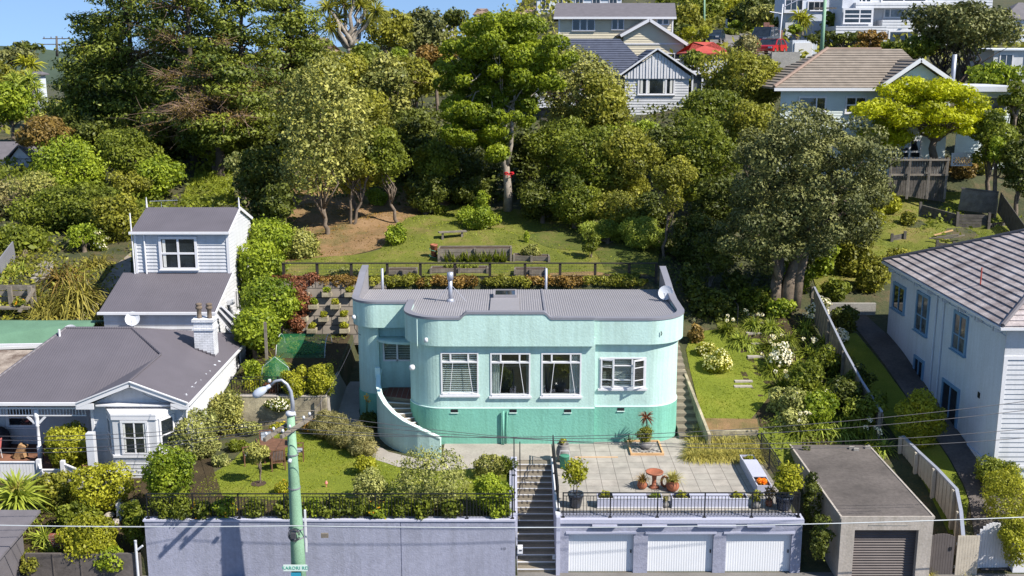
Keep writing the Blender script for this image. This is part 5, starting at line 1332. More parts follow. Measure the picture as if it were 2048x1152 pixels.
def chair():
 rt = empty('garden_chair', (0, 0, 0), 'x', 'chair', 'timber chairs around the garden table')
 for sx in (-1, 1):
  m = MB(); m.box(sx * .26 - .022, -.27, 0, sx * .26 + .022, -.225, .62); m.build('leg', 'brownwood', rt)
  m = MB(); m.obox((sx * .26, .24, 0), (sx * .26, .3, .95), .044, .045, (0, 1, 0)); m.build('leg', 'brownwood', rt)
  m = MB(); m.obox((sx * .26, -.28, .64), (sx * .26, .28, .66), .06, .03); m.build('armrest', 'brownwood', rt)
 m = MB()
 for i in range(7): m.box(-.25, -.25 + i * .07, .40, .25, -.25 + i * .07 + .055, .42)
 for y in (-.24, .2): m.box(-.26, y, .34, .26, y + .03, .4)
 m.build('seat', 'brownwood', rt)
 m = MB()
 for i in range(8): m.obox((-.21 + i * .06, .26, .44), (-.21 + i * .06, .305, .9), .035, .02, (0, 1, 0))
 m.obox((-.26, .305, .93), (.26, .305, .93), .04, .06); m.build('backrest', 'brownwood', rt)
 m = MB(); m.box(-.22, -.24, .421, .22, .2, .47); m.obox((0, .235, .48), (0, .275, .88), .42, .04, (0, 1, 0)); m.build('cushion', 'cushion', rt)
 return rt
ch = chair(); spots = [(.35, -.88, 200, 'timber chair with a grey cushion on the near side of the garden table'), (.95, .1, 100, 'timber chair on the right of the garden table behind the power pole'), (-.45, .85, 20, 'timber chair with grey cushion on the far side of the garden table'), (-.9, -.3, 290, 'timber chair on the left of the garden table')]
for i, (dx, dy, a, l) in enumerate(spots):
 if i == 0: ch.location = (tc[0] + dx, tc[1] + dy, tc[2]); ch.rotation_euler = (0, 0, R(a)); ch['label'] = l
 else: copy_tree(ch, None, (tc[0] + dx, tc[1] + dy, tc[2]), R(a), None, l)
# hill garden: bench, raised beds
bc = tuple(B(905, 478)); bn = empty('bench', bc, 'weathered timber plank bench on the hillside lawn', 'bench'); dv = Vector((.96, .28, 0))
m_ = MB(); a = Vector(bc) - dv * .85 + Vector((0, 0, .42)); b = Vector(bc) + dv * .85 + Vector((0, 0, .42)); m_.obox(a, b, .38, .07); m_.build('seat', 'greywood', bn)
for t in (.15, .85): q = a.lerp(b, t); m_ = MB(); m_.box(q.x - .06, q.y - .12, bc[2] - .1, q.x + .06, q.y + .12, q.z - .03); m_.build('leg', 'greywood', bn)
def sleeper_bed(label, px0, px1, pyb, h, d, mat='greywood_d', name='raised_bed', posts=3, dy=0, group='timber raised beds on the hillside'):
 A = B(px0, pyb); Bq = B(px1, pyb + dy); z0 = min(A.z, Bq.z) - .15; rt = empty(name, tuple((A + Bq) / 2), label, 'raised bed', group)
 m = MB(); n = max(2, int(h / .16)); hh = (h + .15) / n; back = Vector((0, d, 0))
 for i in range(n):
  for p, q in ((A, Bq), (A + back, Bq + back)): m.obox(Vector((p.x, p.y, z0 + hh * (i + .5))), Vector((q.x, q.y, z0 + hh * (i + .5))), .06, hh * .93)
  for p in (A, Bq): m.obox(Vector((p.x, p.y + .03, z0 + hh * (i + .5))), Vector((p.x, p.y + d - .03, z0 + hh * (i + .5))), .06, hh * .93)
 m.build('boards', mat, rt)
 for i in range(posts):
  t = i / (posts - 1); p = A.lerp(Bq, t); m = MB(); m.box(p.x - .06, p.y - .14, z0, p.x + .06, p.y - .031, z0 + h + .2); m.build('post', mat, rt)
 m = MB(); m.poly([(A.x, A.y, z0 + h + .07), (Bq.x, Bq.y, z0 + h + .07), (Bq.x, Bq.y + d, z0 + h + .09), (A.x, A.y + d, z0 + h + .09)]); m.build('soil', 'soil', rt)
 return rt
sleeper_bed('tall grey timber raised bed with climbing vines on the hillside lawn', 878, 1022, 524, .75, 1.0, 'greywood')
sleeper_bed('low timber raised bed right of the tall vine bed', 1028, 1098, 524, .35, .8, 'greywood')
sleeper_bed('low timber bed edge behind the post and rail fence, leftmost', 775, 832, 553, .35, .8, 'greywood')
sleeper_bed('low timber bed behind the post and rail fence, centre left', 862, 975, 548, .3, .8, 'greywood')
sleeper_bed('low timber bed behind the post and rail fence, centre right', 1030, 1092, 553, .35, .8, 'greywood')
# terracotta pot with hose
hp = B(868, 515); m_ = MB(); hq = pot('tall terracotta chimney pot with a green hose draped over it beside the raised bed', tuple(hp), .22, .75, 'terracotta', 'taper', 'pot', 'chimney_pot')
m_ = MB(); m_.tube([(hp.x + .25 * math.cos(t * .5), hp.y - .05 + .25 * math.sin(t * .5), hp.z + .7 - t * .03) for t in range(24)], .018, 5); tag(m_.build('garden_hose', 'rope'), 'green garden hose coiled on the terracotta chimney pot', 'hose')
# right slope timber retaining walls
def sleeper_wall(label, pts_px, h, mat='greywood_d', group='timber retaining walls on the grassy slope'):
 P = [B(*p) for p in pts_px]; rt = empty('timber_retaining_wall', tuple(P[0]), label, 'retaining wall', group); m = MB(); n = max(2, int(h / .2)); hh = h / n
 for i in range(len(P) - 1):
  for k in range(n): m.obox(P[i] + Vector((0, 0, hh * (k + .5) - .08)), P[i + 1] + Vector((0, 0, hh * (k + .5) - .08)), .1, hh * .9)
 m.build('sleepers', mat, rt)
 for p in P: m = MB(); m.box(p.x - .08, p.y - .17, p.z - .1, p.x + .08, p.y - .055, p.z + h + .08); m.build('post', mat, rt)
 return rt
sleeper_wall('angled timber retaining wall across the grassy slope, highest and longest', [(1838, 432), (1912, 453), (1975, 455)], .85)
sleeper_wall('low timber wall end right of the longest retaining wall', [(1975, 458), (2012, 452)], .4)
sleeper_wall('short timber retaining wall with rubble behind the tiled-roof white house', [(1872, 499), (1905, 502), (1942, 499)], .5)
sleeper_wall('short timber step wall left of the longest retaining wall', [(1782, 482), (1808, 477)], .4)
sleeper_wall('pale timber edging under the dark leathery tree', [(1690, 416), (1755, 413)], .35, 'greywood')
for i, (px, py) in enumerate(((1880, 488), (1895, 484), (1910, 488), (1890, 480))):
 q = B(px, py); m = MB(); m.obox((q.x - .7, q.y, q.z + .3), (q.x + .6, q.y + .3 * (i - 1.5), q.z + .45 + .03 * i), .1, .06); tag(m.build('loose_timber', 'timbernew' if i == 3 else 'greywood'), ['lowest loose board on the rubble heap behind the short wall', 'second loose board on the rubble heap', 'right-hand loose board on the rubble heap', 'pale new board on top of the rubble heap'][i], 'board', 'loose boards on the rubble heap')
# steps beside the aqua house
sb = empty('side_steps', (7.85, 46, 2.6), 'worn concrete steps climbing along the right side of the aqua house', 'steps'); m_ = MB()
for i in range(16): y = 44.4 + i * .52; m_.box(7.3, y, 2.3 + i * .16, 8.3, y + .56, 2.62 + .12 + i * .165)
m_.build('treads', 'tread', sb)
m_ = MB(); m_.prism([(8.28, 43.0), (8.4, 43.0), (8.3, 49.5), (8.18, 49.5)], 2.5, lambda x, y: 3.3 + max(0, y - 44.6) * .19); tag(m_.build('lawn_edging', 'stained'), 'low concrete edging between the side steps and the right lawn', 'edging')
m_ = MB(); m_.box(8.4, 43.9, 2.5, 10.6, 44.05, 3.15); tag(m_.build('bed_edging', 'stained'), 'low concrete wall fronting the flower bed below the right lawn', 'wall')
m_ = MB()
P_ = [(1492, 772), (1490, 758), (1488, 765)]
gs = [(1508, 632), (1510, 648), (1509, 668), (1510, 690), (1512, 714), (1487, 764), (1486, 775)]
for i, (px, py) in enumerate(gs):
 q = B(px, py); m_ = MB(); m_.box(q.x - .42, q.y - .12, q.z - .1, q.x + .42, q.y + .12, q.z + .06)
 tag(m_.build('stepping_slab', 'concrete_l'), f'narrow concrete stepping slab on the grass path, {["farthest", "second from the far end", "third from the far end", "fourth from the far end", "fifth from the far end", "second from the near end", "nearest"][i]}', 'stepping stone', 'stepping slabs on the side garden path')
q = B(1470, 640); m_ = MB(); m_.tube([(q.x, q.y - .6, q.z - .1), (q.x, q.y - .6, q.z + .85), (q.x - .2, q.y + 2.6, q.z + 1.5), (q.x - .2, q.y + 2.6, q.z + .5)], .03, 6); m_.tube([(q.x - .9, q.y + .2, q.z), (q.x - .9, q.y + .2, q.z + 1.0)], .03, 6); tag(m_.build('garden_handrail', 'black'), 'black pipe handrail beside the shaded upper garden path', 'handrail')
# red bow on the tall trunk, net frames
# ================================================================== HOUSES
def roofslab(mb, pts, th=.1): mb.slab(pts, th)
def tiled(mb, pts, course=.34, lift=.035):
 """roof plane with stepped tile courses. pts 3-D polygon planar, first edge = eave (a->b), rest above"""
 a, b = Vector(pts[0]), Vector(pts[1]); u = (b - a).normalized(); n = u.cross(Vector(pts[2]) - a).normalized()
 if n.z < 0: n = -n
 v = n.cross(u).normalized()
 if v.z < 0: v = -v
 P = [((Vector(p) - a).dot(u), (Vector(p) - a).dot(v)) for p in pts]
 hi = max(p[1] for p in P); t = min(p[1] for p in P)
 T = lambda uu, vv, o: a + u * uu + v * vv + n * o
 mb.slab([T(x, y, -.01) for x, y in P], .08)
 while t < hi:
  q = clip(clip(P, lambda p: p[1] - t), lambda p: t + course - p[1])
  if len(q) >= 3:
   mb.poly([T(x, y, lift * (1 - (y - t) / course) + .003) for x, y in q])
   lo = sorted([p for p in q if abs(p[1] - t) < 1e-6])
   if len(lo) >= 2: mb.poly([T(lo[0][0], t, lift + .003), T(lo[-1][0], t, lift + .003), T(lo[-1][0], t, 0), T(lo[0][0], t, 0)])
  t += course
def ridgecap(mb, a, b, r=.09): mb.tube([a, b], r, 6)

# ---------------- grey-roofed villa on the left
vi = empty('villa', (-17, 46, 2.0), 'white weatherboard villa with dark grey iron roof, bay window gable and verandah', 'house')
XR, XV, YG = -13.3, -17.6, 41.75
ZE, ZG = 5.18, 6.05
gx = (XR + XV) / 2
RE = (-17.3, 47.4, 6.82)            # ridge right end
RL = (-20.3, 47.4, 6.82)            # ridge left end
BK = (XR, 52.4, ZE)                 # back right corner
m_ = MB()
# front (corrugation runs down the slope)
m_.slab([(-22.6, 42.35, 4.95), (XV - .02, 42.35, 4.95), (gx, 45.6, ZG + .02), RE, RL], .08)
m_.slab([(XV - .05, YG - .1, ZE - .02), (gx, YG - .1, ZG + .02), (gx, 45.6, ZG + .02), (XV - .02, 42.5, 5.0)], .08)
rf1 = m_.build('roof', 'villaroof', vi)
m_ = MB(); m_.slab([(gx, YG - .1, ZG + .02), (XR + .15, YG - .1, ZE - .04), (XR + .15, 52.5, ZE - .04), RE, (gx, 45.6, ZG + .02)], .08); m_.build('roof', 'villaroof_y', vi)
m_ = MB(); m_.slab([RL, RE, BK, (-22.4, 52.4, 5.1)], .08); m_.slab([(-22.6, 42.35, 4.95), RL, (-22.4, 52.4, 5.1)], .08); m_.build('roof', 'villaroof', vi)
m_ = MB(); ridgecap(m_, RL, RE, .07); ridgecap(m_, RE, (gx, 45.6, ZG + .06), .06); ridgecap(m_, (gx, YG - .1, ZG + .05), (gx, 45.6, ZG + .05), .05); ridgecap(m_, RE, (BK[0], BK[1], BK[2]), .05); ridgecap(m_, RL, (-22.6, 42.35, 4.97), .06); m_.build('ridge_flashing', 'villaroof', rf1)
rq = random.Random(4); m_ = MB()
for i in range(60):
 x = XR - .1 - abs(rq.gauss(0, .6)); y = rq.uniform(42.2, 48); z = ZE - .04 + (XR + .15 - x) * .372 + .012; r_ = rq.uniform(.02, .07)
 m_.poly([(x + r_ * math.cos(k), y + r_ * 1.3 * math.sin(k), z - r_ * math.cos(k) * .372) for k in range(0, 6)])
tag(m_.build('lichen', 'greywhite', vi), kind='stuff')
# walls
m_ = MB()
boards(m_, (XR - .15, 42.1, 0), (0, 1, 0), (1, 0, 0), [(0, 2.0), (10.1, 2.0), (10.1, ZE - .08), (0, ZE - .08)], .2, .065)
GW0, GW1 = XV + .35, XR - .15
boards(m_, (GW0, 42.1, 0), (1, 0, 0), (0, -1, 0), [(0, 1.9), (GW1 - GW0, 1.9), (GW1 - GW0, 5.0), (0, 5.0)], .17)
boards(m_, (GW0, 42.1, 0), (1, 0, 0), (0, -1, 0), [(.05, 5.0), (GW1 - GW0, 5.0), ((GW1 - GW0) / 2, 5.85)], .3)
boards(m_, (GW0, 42.1, 0), (0, 1, 0), (-1, 0, 0), [(0, 1.9), (3.0, 1.9), (3.0, 5.0), (0, 5.0)], .17)
boards(m_, (-25.0, 44.6, 0), (1, 0, 0), (0, -1, 0), [(0, 2.2), (GW0 + 25.0, 2.2), (GW0 + 25, 5.2), (0, 5.2)], .17)
m_.box(-22.3, 44.65, 2.0, XR - .3, 52.2, 5.0)
m_.build('wall', 'whitewall', vi)
m_ = MB(); m_.box(XR - .2, 42.04, 1.9, XR - .09, 42.12, 5.1); m_.build('corner_board', 'white', vi); m_ = MB(); m_.box(GW0 - .06, 42.04, 1.9, GW0 + .06, 42.12, 5.0); m_.build('corner_board', 'white', vi)
# bargeboards
m_ = MB()
for s in (-1, 1):
 ax = (gx, YG - .14, ZG + .0); bx = (XV - .08, YG - .14, ZE - .03) if s < 0 else (XR + .16, YG - .14, ZE - .03)
 m_.obox((ax[0], ax[1], ax[2] - .09), (bx[0], bx[1], bx[2] - .09), .05, .2); m_.obox((ax[0], ax[1] - .035, ax[2] + .03), (bx[0], bx[1] - .035, bx[2] + .03), .08, .04)
m_.box(XV - .1, YG - .16, 4.9, XV + .62, YG - .11, 5.14); m_.box(XR - .55, YG - .16, 4.9, XR + .18, YG - .11, 5.14)
m_.box(GW0 + .3, YG - .02, 4.98, GW1 - .3, 42.08, 5.05)
m_.build('bargeboards', 'white', vi)
m_ = MB(); m_.obox((XR + .17, YG - .1, ZE - .1), (XR + .17, 52.5, ZE - .1), .1, .1); m_.box(-25, 42.22, 4.84, XV - .1, 42.34, 4.96); m_.tube([(XR - .05, 42.0, 5.0), (XR - .05, 41.95, 3.0), (XR - .05, 41.95, 2.1)], .03, 6); m_.build('gutter', 'white', vi)
# bay window
bx0, bx1, by = -16.1, -14.35, 41.15
bay = [(-16.65, 42.1), (bx0, by), (bx1, by), (-13.85, 42.1)]
m_ = MB(); wallstrip(m_, bay, 1.9, 4.75, .15); m_.build('bay_wall', 'whitewall', vi)
m_ = MB(); wallstrip(m_, offset_path(bay, .07), 3.02, 3.12, .2); m_.build('bay_sill', 'white', vi); m_ = MB(); wallstrip(m_, offset_path(bay, .05), 4.62, 4.78, .2); m_.prism(offset_path(bay, .06), 4.78, 4.86); m_.build('bay_trim', 'white', vi)
m_ = MB()
for i in range(3):
 A, Bq = Vector((*bay[i], 0)), Vector((*bay[i + 1], 0)); d = (Bq - A).normalized(); nn = Vector((d.y, -d.x, 0)); L = (Bq - A).length
 for k in range(7): z = 1.95 + k * .155; wbox(m_, A, d, nn, .02, L - .02, z, z + .012, 0, .02)
 z = 1.95
m_.build('bay_boards', 'whitewall', vi)
for i in range(3):
 A, Bq = Vector((*bay[i], 0)), Vector((*bay[i + 1], 0)); d = (Bq - A).normalized(); nn = Vector((d.y, -d.x, 0)); L = (Bq - A).length; u0, u1 = (.42, L - .42) if i == 1 else (.22, L - .22)
 window(vi, A, d, nn, u0, u1, 3.22, 4.5, (1, 1) if i == 1 else (1,), (1, 1), fw=.09, bar=.05, sill=False, curtains=[(.02, .1), (.9, .98)] if i == 1 else None)
# side window, verandah windows and door
window(vi, (XR - .12, 50.0, 0), (0, 1, 0), (1, 0, 0), 0, .95, 3.5, 4.7, (1,), (1, 1), glass='midglass')
window(vi, (-22.0, 44.57, 0), (1, 0, 0), (0, -1, 0), .1, 1.1, 3.2, 4.55, (1,), (1, 3), fw=.14)
window(vi, (-24.4, 44.57, 0), (1, 0, 0), (0, -1, 0), .1, 1.0, 3.2, 4.55, (1,), (1, 3), fw=.14)
m_ = MB(); m_.box(-18.3, 44.5, 2.3, -17.35, 44.56, 4.6); m_.build('door_recess', 'darkglass', vi)
m_ = MB(); m_.box(-18.5, 44.46, 2.3, -18.3, 44.58, 4.75); m_.build('door_frame', 'white', vi)
# verandah
m_ = MB(); m_.box(-25, 41.9, 2.15, -17.3, 44.58, 2.3); m_.build('verandah_floor', 'corten', vi)
for x in (-19.75, -23.6):
 m_ = MB(); m_.lathe((x, 42.5, 2.3), [(.11, 0), (.11, .7), (.07, .74), (.065, 1.55), (.10, 1.6), (.07, 1.66), (.1, 1.95), (.12, 2.05), (.1, 2.1), (.09, 2.3)], 12); m_.build('verandah_post', 'white', vi, True)
m_ = MB(); m_.box(-25, 42.45, 4.62, XV - .05, 42.52, 4.7); m_.box(-25, 42.45, 4.32, XV - .05, 42.52, 4.37)
x = -25
while x < XV - .1: m_.box(x, 42.47, 4.37, x + .03, 42.5, 4.62); x += .13
for x in (-19.75, -23.6):
 for s in (-1, 1): m_.obox((x + s * .08, 42.48, 4.0), (x + s * .38, 42.48, 4.3), .04, .1)
m_.build('fretwork', 'white', vi)
# chimney
chm = empty('chimney', (0, 0, 0)); bpy.data.objects.remove(chm)
m_ = MB(); m_.box(-14.6, 47.75, 5.3, -13.72, 48.5, 7.1); ch_ = m_.build('chimney', 'whitebrick', vi)
m_ = MB(); m_.box(-14.66, 47.69, 6.62, -13.66, 48.56, 6.70); m_.box(-14.66, 47.69, 7.0, -13.66, 48.56, 7.12); m_.build('chimney_cap', 'whitebrick', ch_)
for x in (-14.4, -13.93):
 m_ = MB(); m_.lathe((x, 48.1, 7.1), [(.12, 0), (.11, .1), (.10, .42), (.15, .46), (.16, .52), (.14, .57), (.1, .6), (.15, .64), (.14, .7), (.05, .73)], 12); m_.build('chimney_pot', 'bark', ch_, True)
m_ = MB()
for i in range(5): xx = -14.6 + i * .18; zz = 5.72 - i * .07; m_.box(xx - .02, 47.72, zz - .14, xx + .2, 47.749, zz + .05)
m_.build('stepped_flashing', 'villaroof', ch_)
# two-storey back wing
wg = empty('villa_wing', (-17.3, 55, 3), 'white weatherboard two-level rear wing with grey iron roofs behind the villa', 'house')
wx0, wx1 = -20.15, -14.7
m_ = MB(); m_.slab([(wx0 - .15, 51.35, 6.62), (wx1 + .12, 51.35, 6.62), (wx1 + .12, 55.0, 7.85), (wx0 - .15, 55.0, 7.85)], .08)
ux0, ux1 = -19.55, -14.75
m_.slab([(ux0 - .15, 54.8, 10.02), (ux1 + .12, 54.8, 10.02), (ux1 + .12, 57.4, 10.95), (ux0 - .1, 57.4, 10.95)], .08)
m_.slab([(ux0 - .15, 60.0, 10.0), (ux0 - .1, 57.4, 10.95), (ux1 + .12, 57.4, 10.95), (ux1 + .12, 60.0, 10.0)], .08)
m_.build('roof', 'villaroof', wg)
m_ = MB()
boards(m_, (wx0, 51.55, 0), (1, 0, 0), (0, -1, 0), [(0, 4.5), (wx1 - wx0, 4.5), (wx1 - wx0, 6.6), (0, 6.6)], .2)
boards(m_, (ux0, 55.0, 0), (1, 0, 0), (0, -1, 0), [(0, 7.7), (ux1 - ux0, 7.7), (ux1 - ux0, 10.0), (0, 10.0)], .18)
boards(m_, (ux1 + .01, 51.55, 0), (0, 1, 0), (1, 0, 0), [(0, 2.2), (8.3, 2.2), (8.3, 10.0), (5.85, 10.88), (3.4, 10.0), (3.4, 7.75), (0, 6.6)] if False else [(0, 2.2), (8.3, 2.2), (8.3, 6.6), (0, 6.6)], .18)
boards(m_, (ux1 + .01, 51.55, 0), (0, 1, 0), (1, 0, 0), [(0.01, 6.6), (3.4, 6.6), (3.4, 7.75)], .18)
boards(m_, (ux1 + .01, 51.55, 0), (0, 1, 0), (1, 0, 0), [(3.4, 6.6), (8.3, 6.6), (8.3, 10.0), (5.85, 10.88), (3.4, 10.0)], .18)
m_.box(wx0 + .02, 51.6, 2.2, wx1 - .3, 60, 6.5); m_.box(ux0 + .02, 55.05, 6.5, ux1 - .2, 59.8, 9.9)
m_.build('wall', 'whitewall', wg)
m_ = MB(); m_.box(ux1 - .07, 54.93, 7.75, ux1 + .07, 55.03, 10.0); m_.build('corner_board', 'white', wg); m_ = MB(); m_.box(ux0 - .05, 54.93, 7.75, ux0 + .07, 55.03, 10.0); m_.build('corner_board', 'white', wg); m_ = MB(); m_.tube([(ux0 + .5, 54.9, 9.95), (ux0 + .52, 54.9, 7.8)], .04, 6); m_.build('downpipe', 'white', wg); m_ = MB(); m_.tube([(ux0 - .13, 54.9, 11.0), (ux0 - .1, 54.9, 7.7)], .035, 6); m_.build('vent_pipe', 'white', wg)
m_ = MB(); m_.box(ux0 - .2, 54.68, 9.92, ux1 + .17, 54.8, 10.04); m_.box(wx0 - .2, 51.22, 6.5, wx1 + .17, 51.34, 6.62); m_.obox((ux1 + .14, 54.8, 9.96), (ux1 + .14, 57.4, 10.9), .04, .16); m_.obox((ux1 + .14, 60.0, 9.94), (ux1 + .14, 57.4, 10.9), .04, .16); m_.obox((wx1 + .14, 51.35, 6.55), (wx1 + .14, 55, 7.8), .04, .16); m_.build('gutter', 'white', wg)
for x in (ux1 + .1, ux0 - .05): m_ = MB(); m_.lathe((x, 57.3, 10.95), [(.05, 0), (.04, .3), (.02, .55)], 6); m_.build('finial', 'white', wg)
q0, q1 = PY(322, 478, 54.95), PY(392, 535, 54.95)
window(wg, (q0.x, 54.97, 0), (1, 0, 0), (0, -1, 0), 0, q1.x - q0.x, q1.z, q0.z, (1, 1), (1, 1), fw=.13, bar=.1, proud=.07, curtains=[(.03, .12)])
window(wg, (ux1 + .04, 55.6, 0), (0, 1, 0), (1, 0, 0), 0, .35, 5.6, 6.7, (1,), (1,), glass='midglass')
m_ = MB(); m_.box(ux1 + .04, 54.0, 6.35, ux1 + .35, 54.4, 6.6); m_.tube([(ux1 + .1, 54.2, 6.35), (ux1 + .1, 54.2, 4.6)], .025, 5); m_.build('meter_box', 'greywhite', wg)
# glazed lean-to right of the chimney
m_ = MB()
ga, gb_, gc, gd = Vector((-15.0, 52.0, 6.75)), Vector((-14.4, 52.0, 6.75)), Vector((-13.15, 52.2, 5.35)), Vector((-13.9, 52.2, 5.1))
for t in (0, .5, 1): m_.obox(ga.lerp(gb_, t) + Vector((0, 0, .0)), gd.lerp(gc, t), .07, .09)
m_.obox(ga, gb_, .07, .09); m_.obox(gd, gc, .07, .09)
gl_ = m_.build('stair_roof_frame', 'white', wg); m_ = MB(); m_.poly([ga, gb_, gc, gd]); m_.build('pane', 'midglass', gl_)
m_ = MB(); m_.slab([(-14.0, 52.45, 4.9), (-12.9, 52.45, 4.7), (-12.9, 54.5, 4.7), (-14.6, 54.5, 4.95)], .08); m_.build('porch_roof', 'villaroof', wg)
for lab, c, r_ in (('pale satellite dish on the lower front corner of the white rear wing', (-18.6, 51.2, 6.3), .36), ('satellite dish half hidden behind the left ridge of the grey villa roof', (-20.6, 48.6, 6.3), .36)):
 dm = MB(); dc = Vector(c); nrm = Vector((.1, -.9, .42)).normalized(); a_ = nrm.cross(Vector((0, 0, 1))).normalized(); b_ = nrm.cross(a_)
 for rr_, dd in ((0, 0), (r_ * .4, .012), (r_ * .75, .045), (r_, .08)):
  for k in range(20): t = k * math.pi / 10; dm.v.append(tuple(dc + a_ * math.cos(t) * rr_ + b_ * math.sin(t) * rr_ + nrm * dd))
 for j in range(3):
  for k in range(20): q = j * 20; dm.f.append((q + k, q + (k + 1) % 20, q + 20 + (k + 1) % 20, q + 20 + k))
 dm.tube([tuple(dc - nrm * .02), tuple(dc - nrm * .3 + Vector((0, 0, -.25)))], .03, 6); dm.tube([tuple(dc + b_ * r_ * .95), tuple(dc + nrm * .4 + b_ * .1)], .014, 5)
 tag(dm.build('satellite_dish', 'greywhite'), lab, 'satellite dish')
am = MB(); q = PY(323, 413, 60.2); am.tube([(q.x, 60.2, 9.9), (q.x, 60.2, q.z + .25)], .02, 5); am.obox((q.x - .65, 60.2, q.z + .3), (q.x + 1.0, 60.0, q.z + .38), .03, .03)
for i in range(7): am.obox((q.x - .55 + i * .23, 59.95, q.z + .31 + i * .01), (q.x - .55 + i * .23, 60.4, q.z + .31 + i * .01), .012, .012)
tag(am.build('tv_aerial', 'galv'), 'thin television aerial above the rear wing roof', 'aerial')
vp = MB(); vp.tube([(-21.35, 45.6, 5.6), (-21.35, 45.6, 6.75)], .045, 6); vp_ = PY(120, 680, 46.8);
m_ = MB(); m_.tube([(vp_.x, 46.8, vp_.z - .5), (vp_.x, 46.8, vp_.z + .5)], .05, 8); tag(m_.build('vent_pipe', 'white'), 'white vent pipe beside the left hip of the grey villa roof', 'pipe')
# green-roofed shed, rusty roof
gs_ = empty('green_shed', (-23, 51, 3), 'long shed with a faded green iron roof behind the villa', 'shed')
m_ = MB(); A = [PZ(0, 683, 6.1), PZ(145, 696, 5.9), PZ(195, 650, 5.5), PZ(40, 660, 6.0)]
m_.slab([PZ(-60, 688, 5.95), PZ(170, 700, 5.3), PZ(196, 655, 5.3), PZ(172, 648, 5.55), PZ(38, 660, 6.0), PZ(-60, 690, 6.0)][0:6], .08) if False else None
m_.slab([(-30, 48.6, 5.35), (-20.6, 50.0, 5.35), (-20.6, 51.6, 6.1), (-30, 51.6, 6.1)], .08); m_.slab([(-30, 51.6, 6.1), (-20.6, 51.6, 6.1), (-20.6, 54.0, 5.55), (-30, 54.0, 5.55)], .08)
m_.build('roof', 'greenroof', gs_)
m_ = MB(); m_.box(-29.9, 49.6, 2.2, -20.7, 53.6, 5.3); m_.build('wall', 'greenwall', gs_)
m_ = MB(); m_.obox((-30, 48.55, 5.32), (-20.6, 49.95, 5.32), .1, .12); m_.build('gutter', 'white', gs_)
rs = empty('rusty_outbuilding', (-24, 47, 2.5), 'outbuilding with a rusty brown corrugated roof at the left edge', 'shed')
m_ = MB(); m_.slab([(-30, 42.6, 4.95), (-23.0, 42.6, 4.95), (-21.4, 48.6, 5.45), (-30, 48.4, 5.5)], .08); m_.build('roof', 'rustroof', rs)
m_ = MB(); m_.box(-30, 43.5, 2.0, -24.6, 48.2, 5.3); m_.build('wall', 'greywhite', rs)
m_ = MB(); m_.obox((-30, 48.5, 5.62), (-21.7, 48.85, 5.66), .12, .1); m_.build('gutter', 'white', rs)
# verandah things
gt = empty('verandah_table', (-22.9, 43.2, 2.3), 'mauve cloth draped table on the villa verandah', 'table')
m_ = MB(); m_.lathe((-22.6, 43.1, 2.3), [(.62, .62), (.6, .70), (.58, .72)], 16); m_.build('tabletop', 'mauvecloth', gt)
for a in (0, 120, 240): m_ = MB(); m_.tube([(-22.6 + .1 * math.cos(R(a)), 43.1 + .1 * math.sin(R(a)), 2.98), (-22.6 + .45 * math.cos(R(a)), 43.1 + .45 * math.sin(R(a)), 2.3)], .025, 6); m_.build('leg', 'black', gt)
m_ = MB(); m_.lathe((-22.3, 44.0, 2.3), [(.55, 0), (.6, .3), (.55, .7), (.35, .9), (.1, 1.0), (.02, 1.02)], 14); tag(m_.build('covered_barbecue', 'blackcloth', None, True), 'dark charcoal fabric cover over a barbecue on the verandah', 'barbecue cover')
for i, (x, y, mt_, lb_) in enumerate(((-21.8, 42.7, 'pinkseat', 'pink-backed chair on the verandah right of the cloth table'), (-23.6, 42.6, 'greenwall', 'green-seated chair at the left end of the verandah table'))):
 c_ = empty('verandah_chair', (x, y, 2.3), lb_, 'chair', 'chairs on the verandah')
 m = MB(); m.box(x - .22, y - .22, 2.72, x + .22, y + .22, 2.76); m.build('seat', mt_, c_)
 m = MB(); m.obox((x + .22, y, 2.78), (x + .3, y, 3.2), .42, .03, (1, 0, 0)); m.build('backrest', mt_, c_)
 for sx in (-.2, .2):
  for sy in (-.2, .2): m = MB(); m.tube([(x + sx, y + sy, 2.72), (x + sx * 1.15, y + sy * 1.15, 2.3)], .018, 5); m.build('leg', 'greywhite', c_)
m_ = MB(); m_.obox((-20.9, 42.9, 2.3), (-20.6, 42.9, 2.9), .3, .3); m_.obox((-21.1, 43.0, 2.35), (-20.5, 42.8, 2.5), .25, .2); tag(m_.build('garden_bag', 'bark_mulch'), 'brown slumped garden bag by the turned verandah post', 'bag')
# white curved picket fence of the villa
pf = empty('picket_fence', (-19, 40.8, 1.5), 'white paling fence with a curving top in front of the villa', 'fence')
m_ = MB(); pl = [(-24, 41, 2.85), (-19.15, 41, 2.85), (-19.0, 40.8, 2.6), (-18.1, 40.8, 2.6), (-18.0, 40.6, 2.95), (-17.2, 40.4, 2.7), (-16.2, 40.3, 2.75), (-15.55, 40.2, 2.7), (-15.2, 38.8, 1.9)]
for i in range(len(pl) - 1):
 a, b = Vector(pl[i]), Vector(pl[i + 1]); n = max(1, int((b - a).length / .13))
 for j in range(n):
  p, q = a.lerp(b, j / n), a.lerp(b, (j + .9) / n); m_.obox(Vector((p.x, p.y, (p.z + 1.4) / 2)), Vector((q.x, q.y, (q.z + 1.4) / 2)), .02, (p.z - 1.4))
m_.build('palings', 'white', pf)
m_ = MB()
for i in range(len(pl) - 1): m_.obox(Vector(pl[i]) + Vector((0, 0, .02)), Vector(pl[i + 1]) + Vector((0, 0, .02)), .09, .04)
m_.build('cap_rail', 'white', pf)
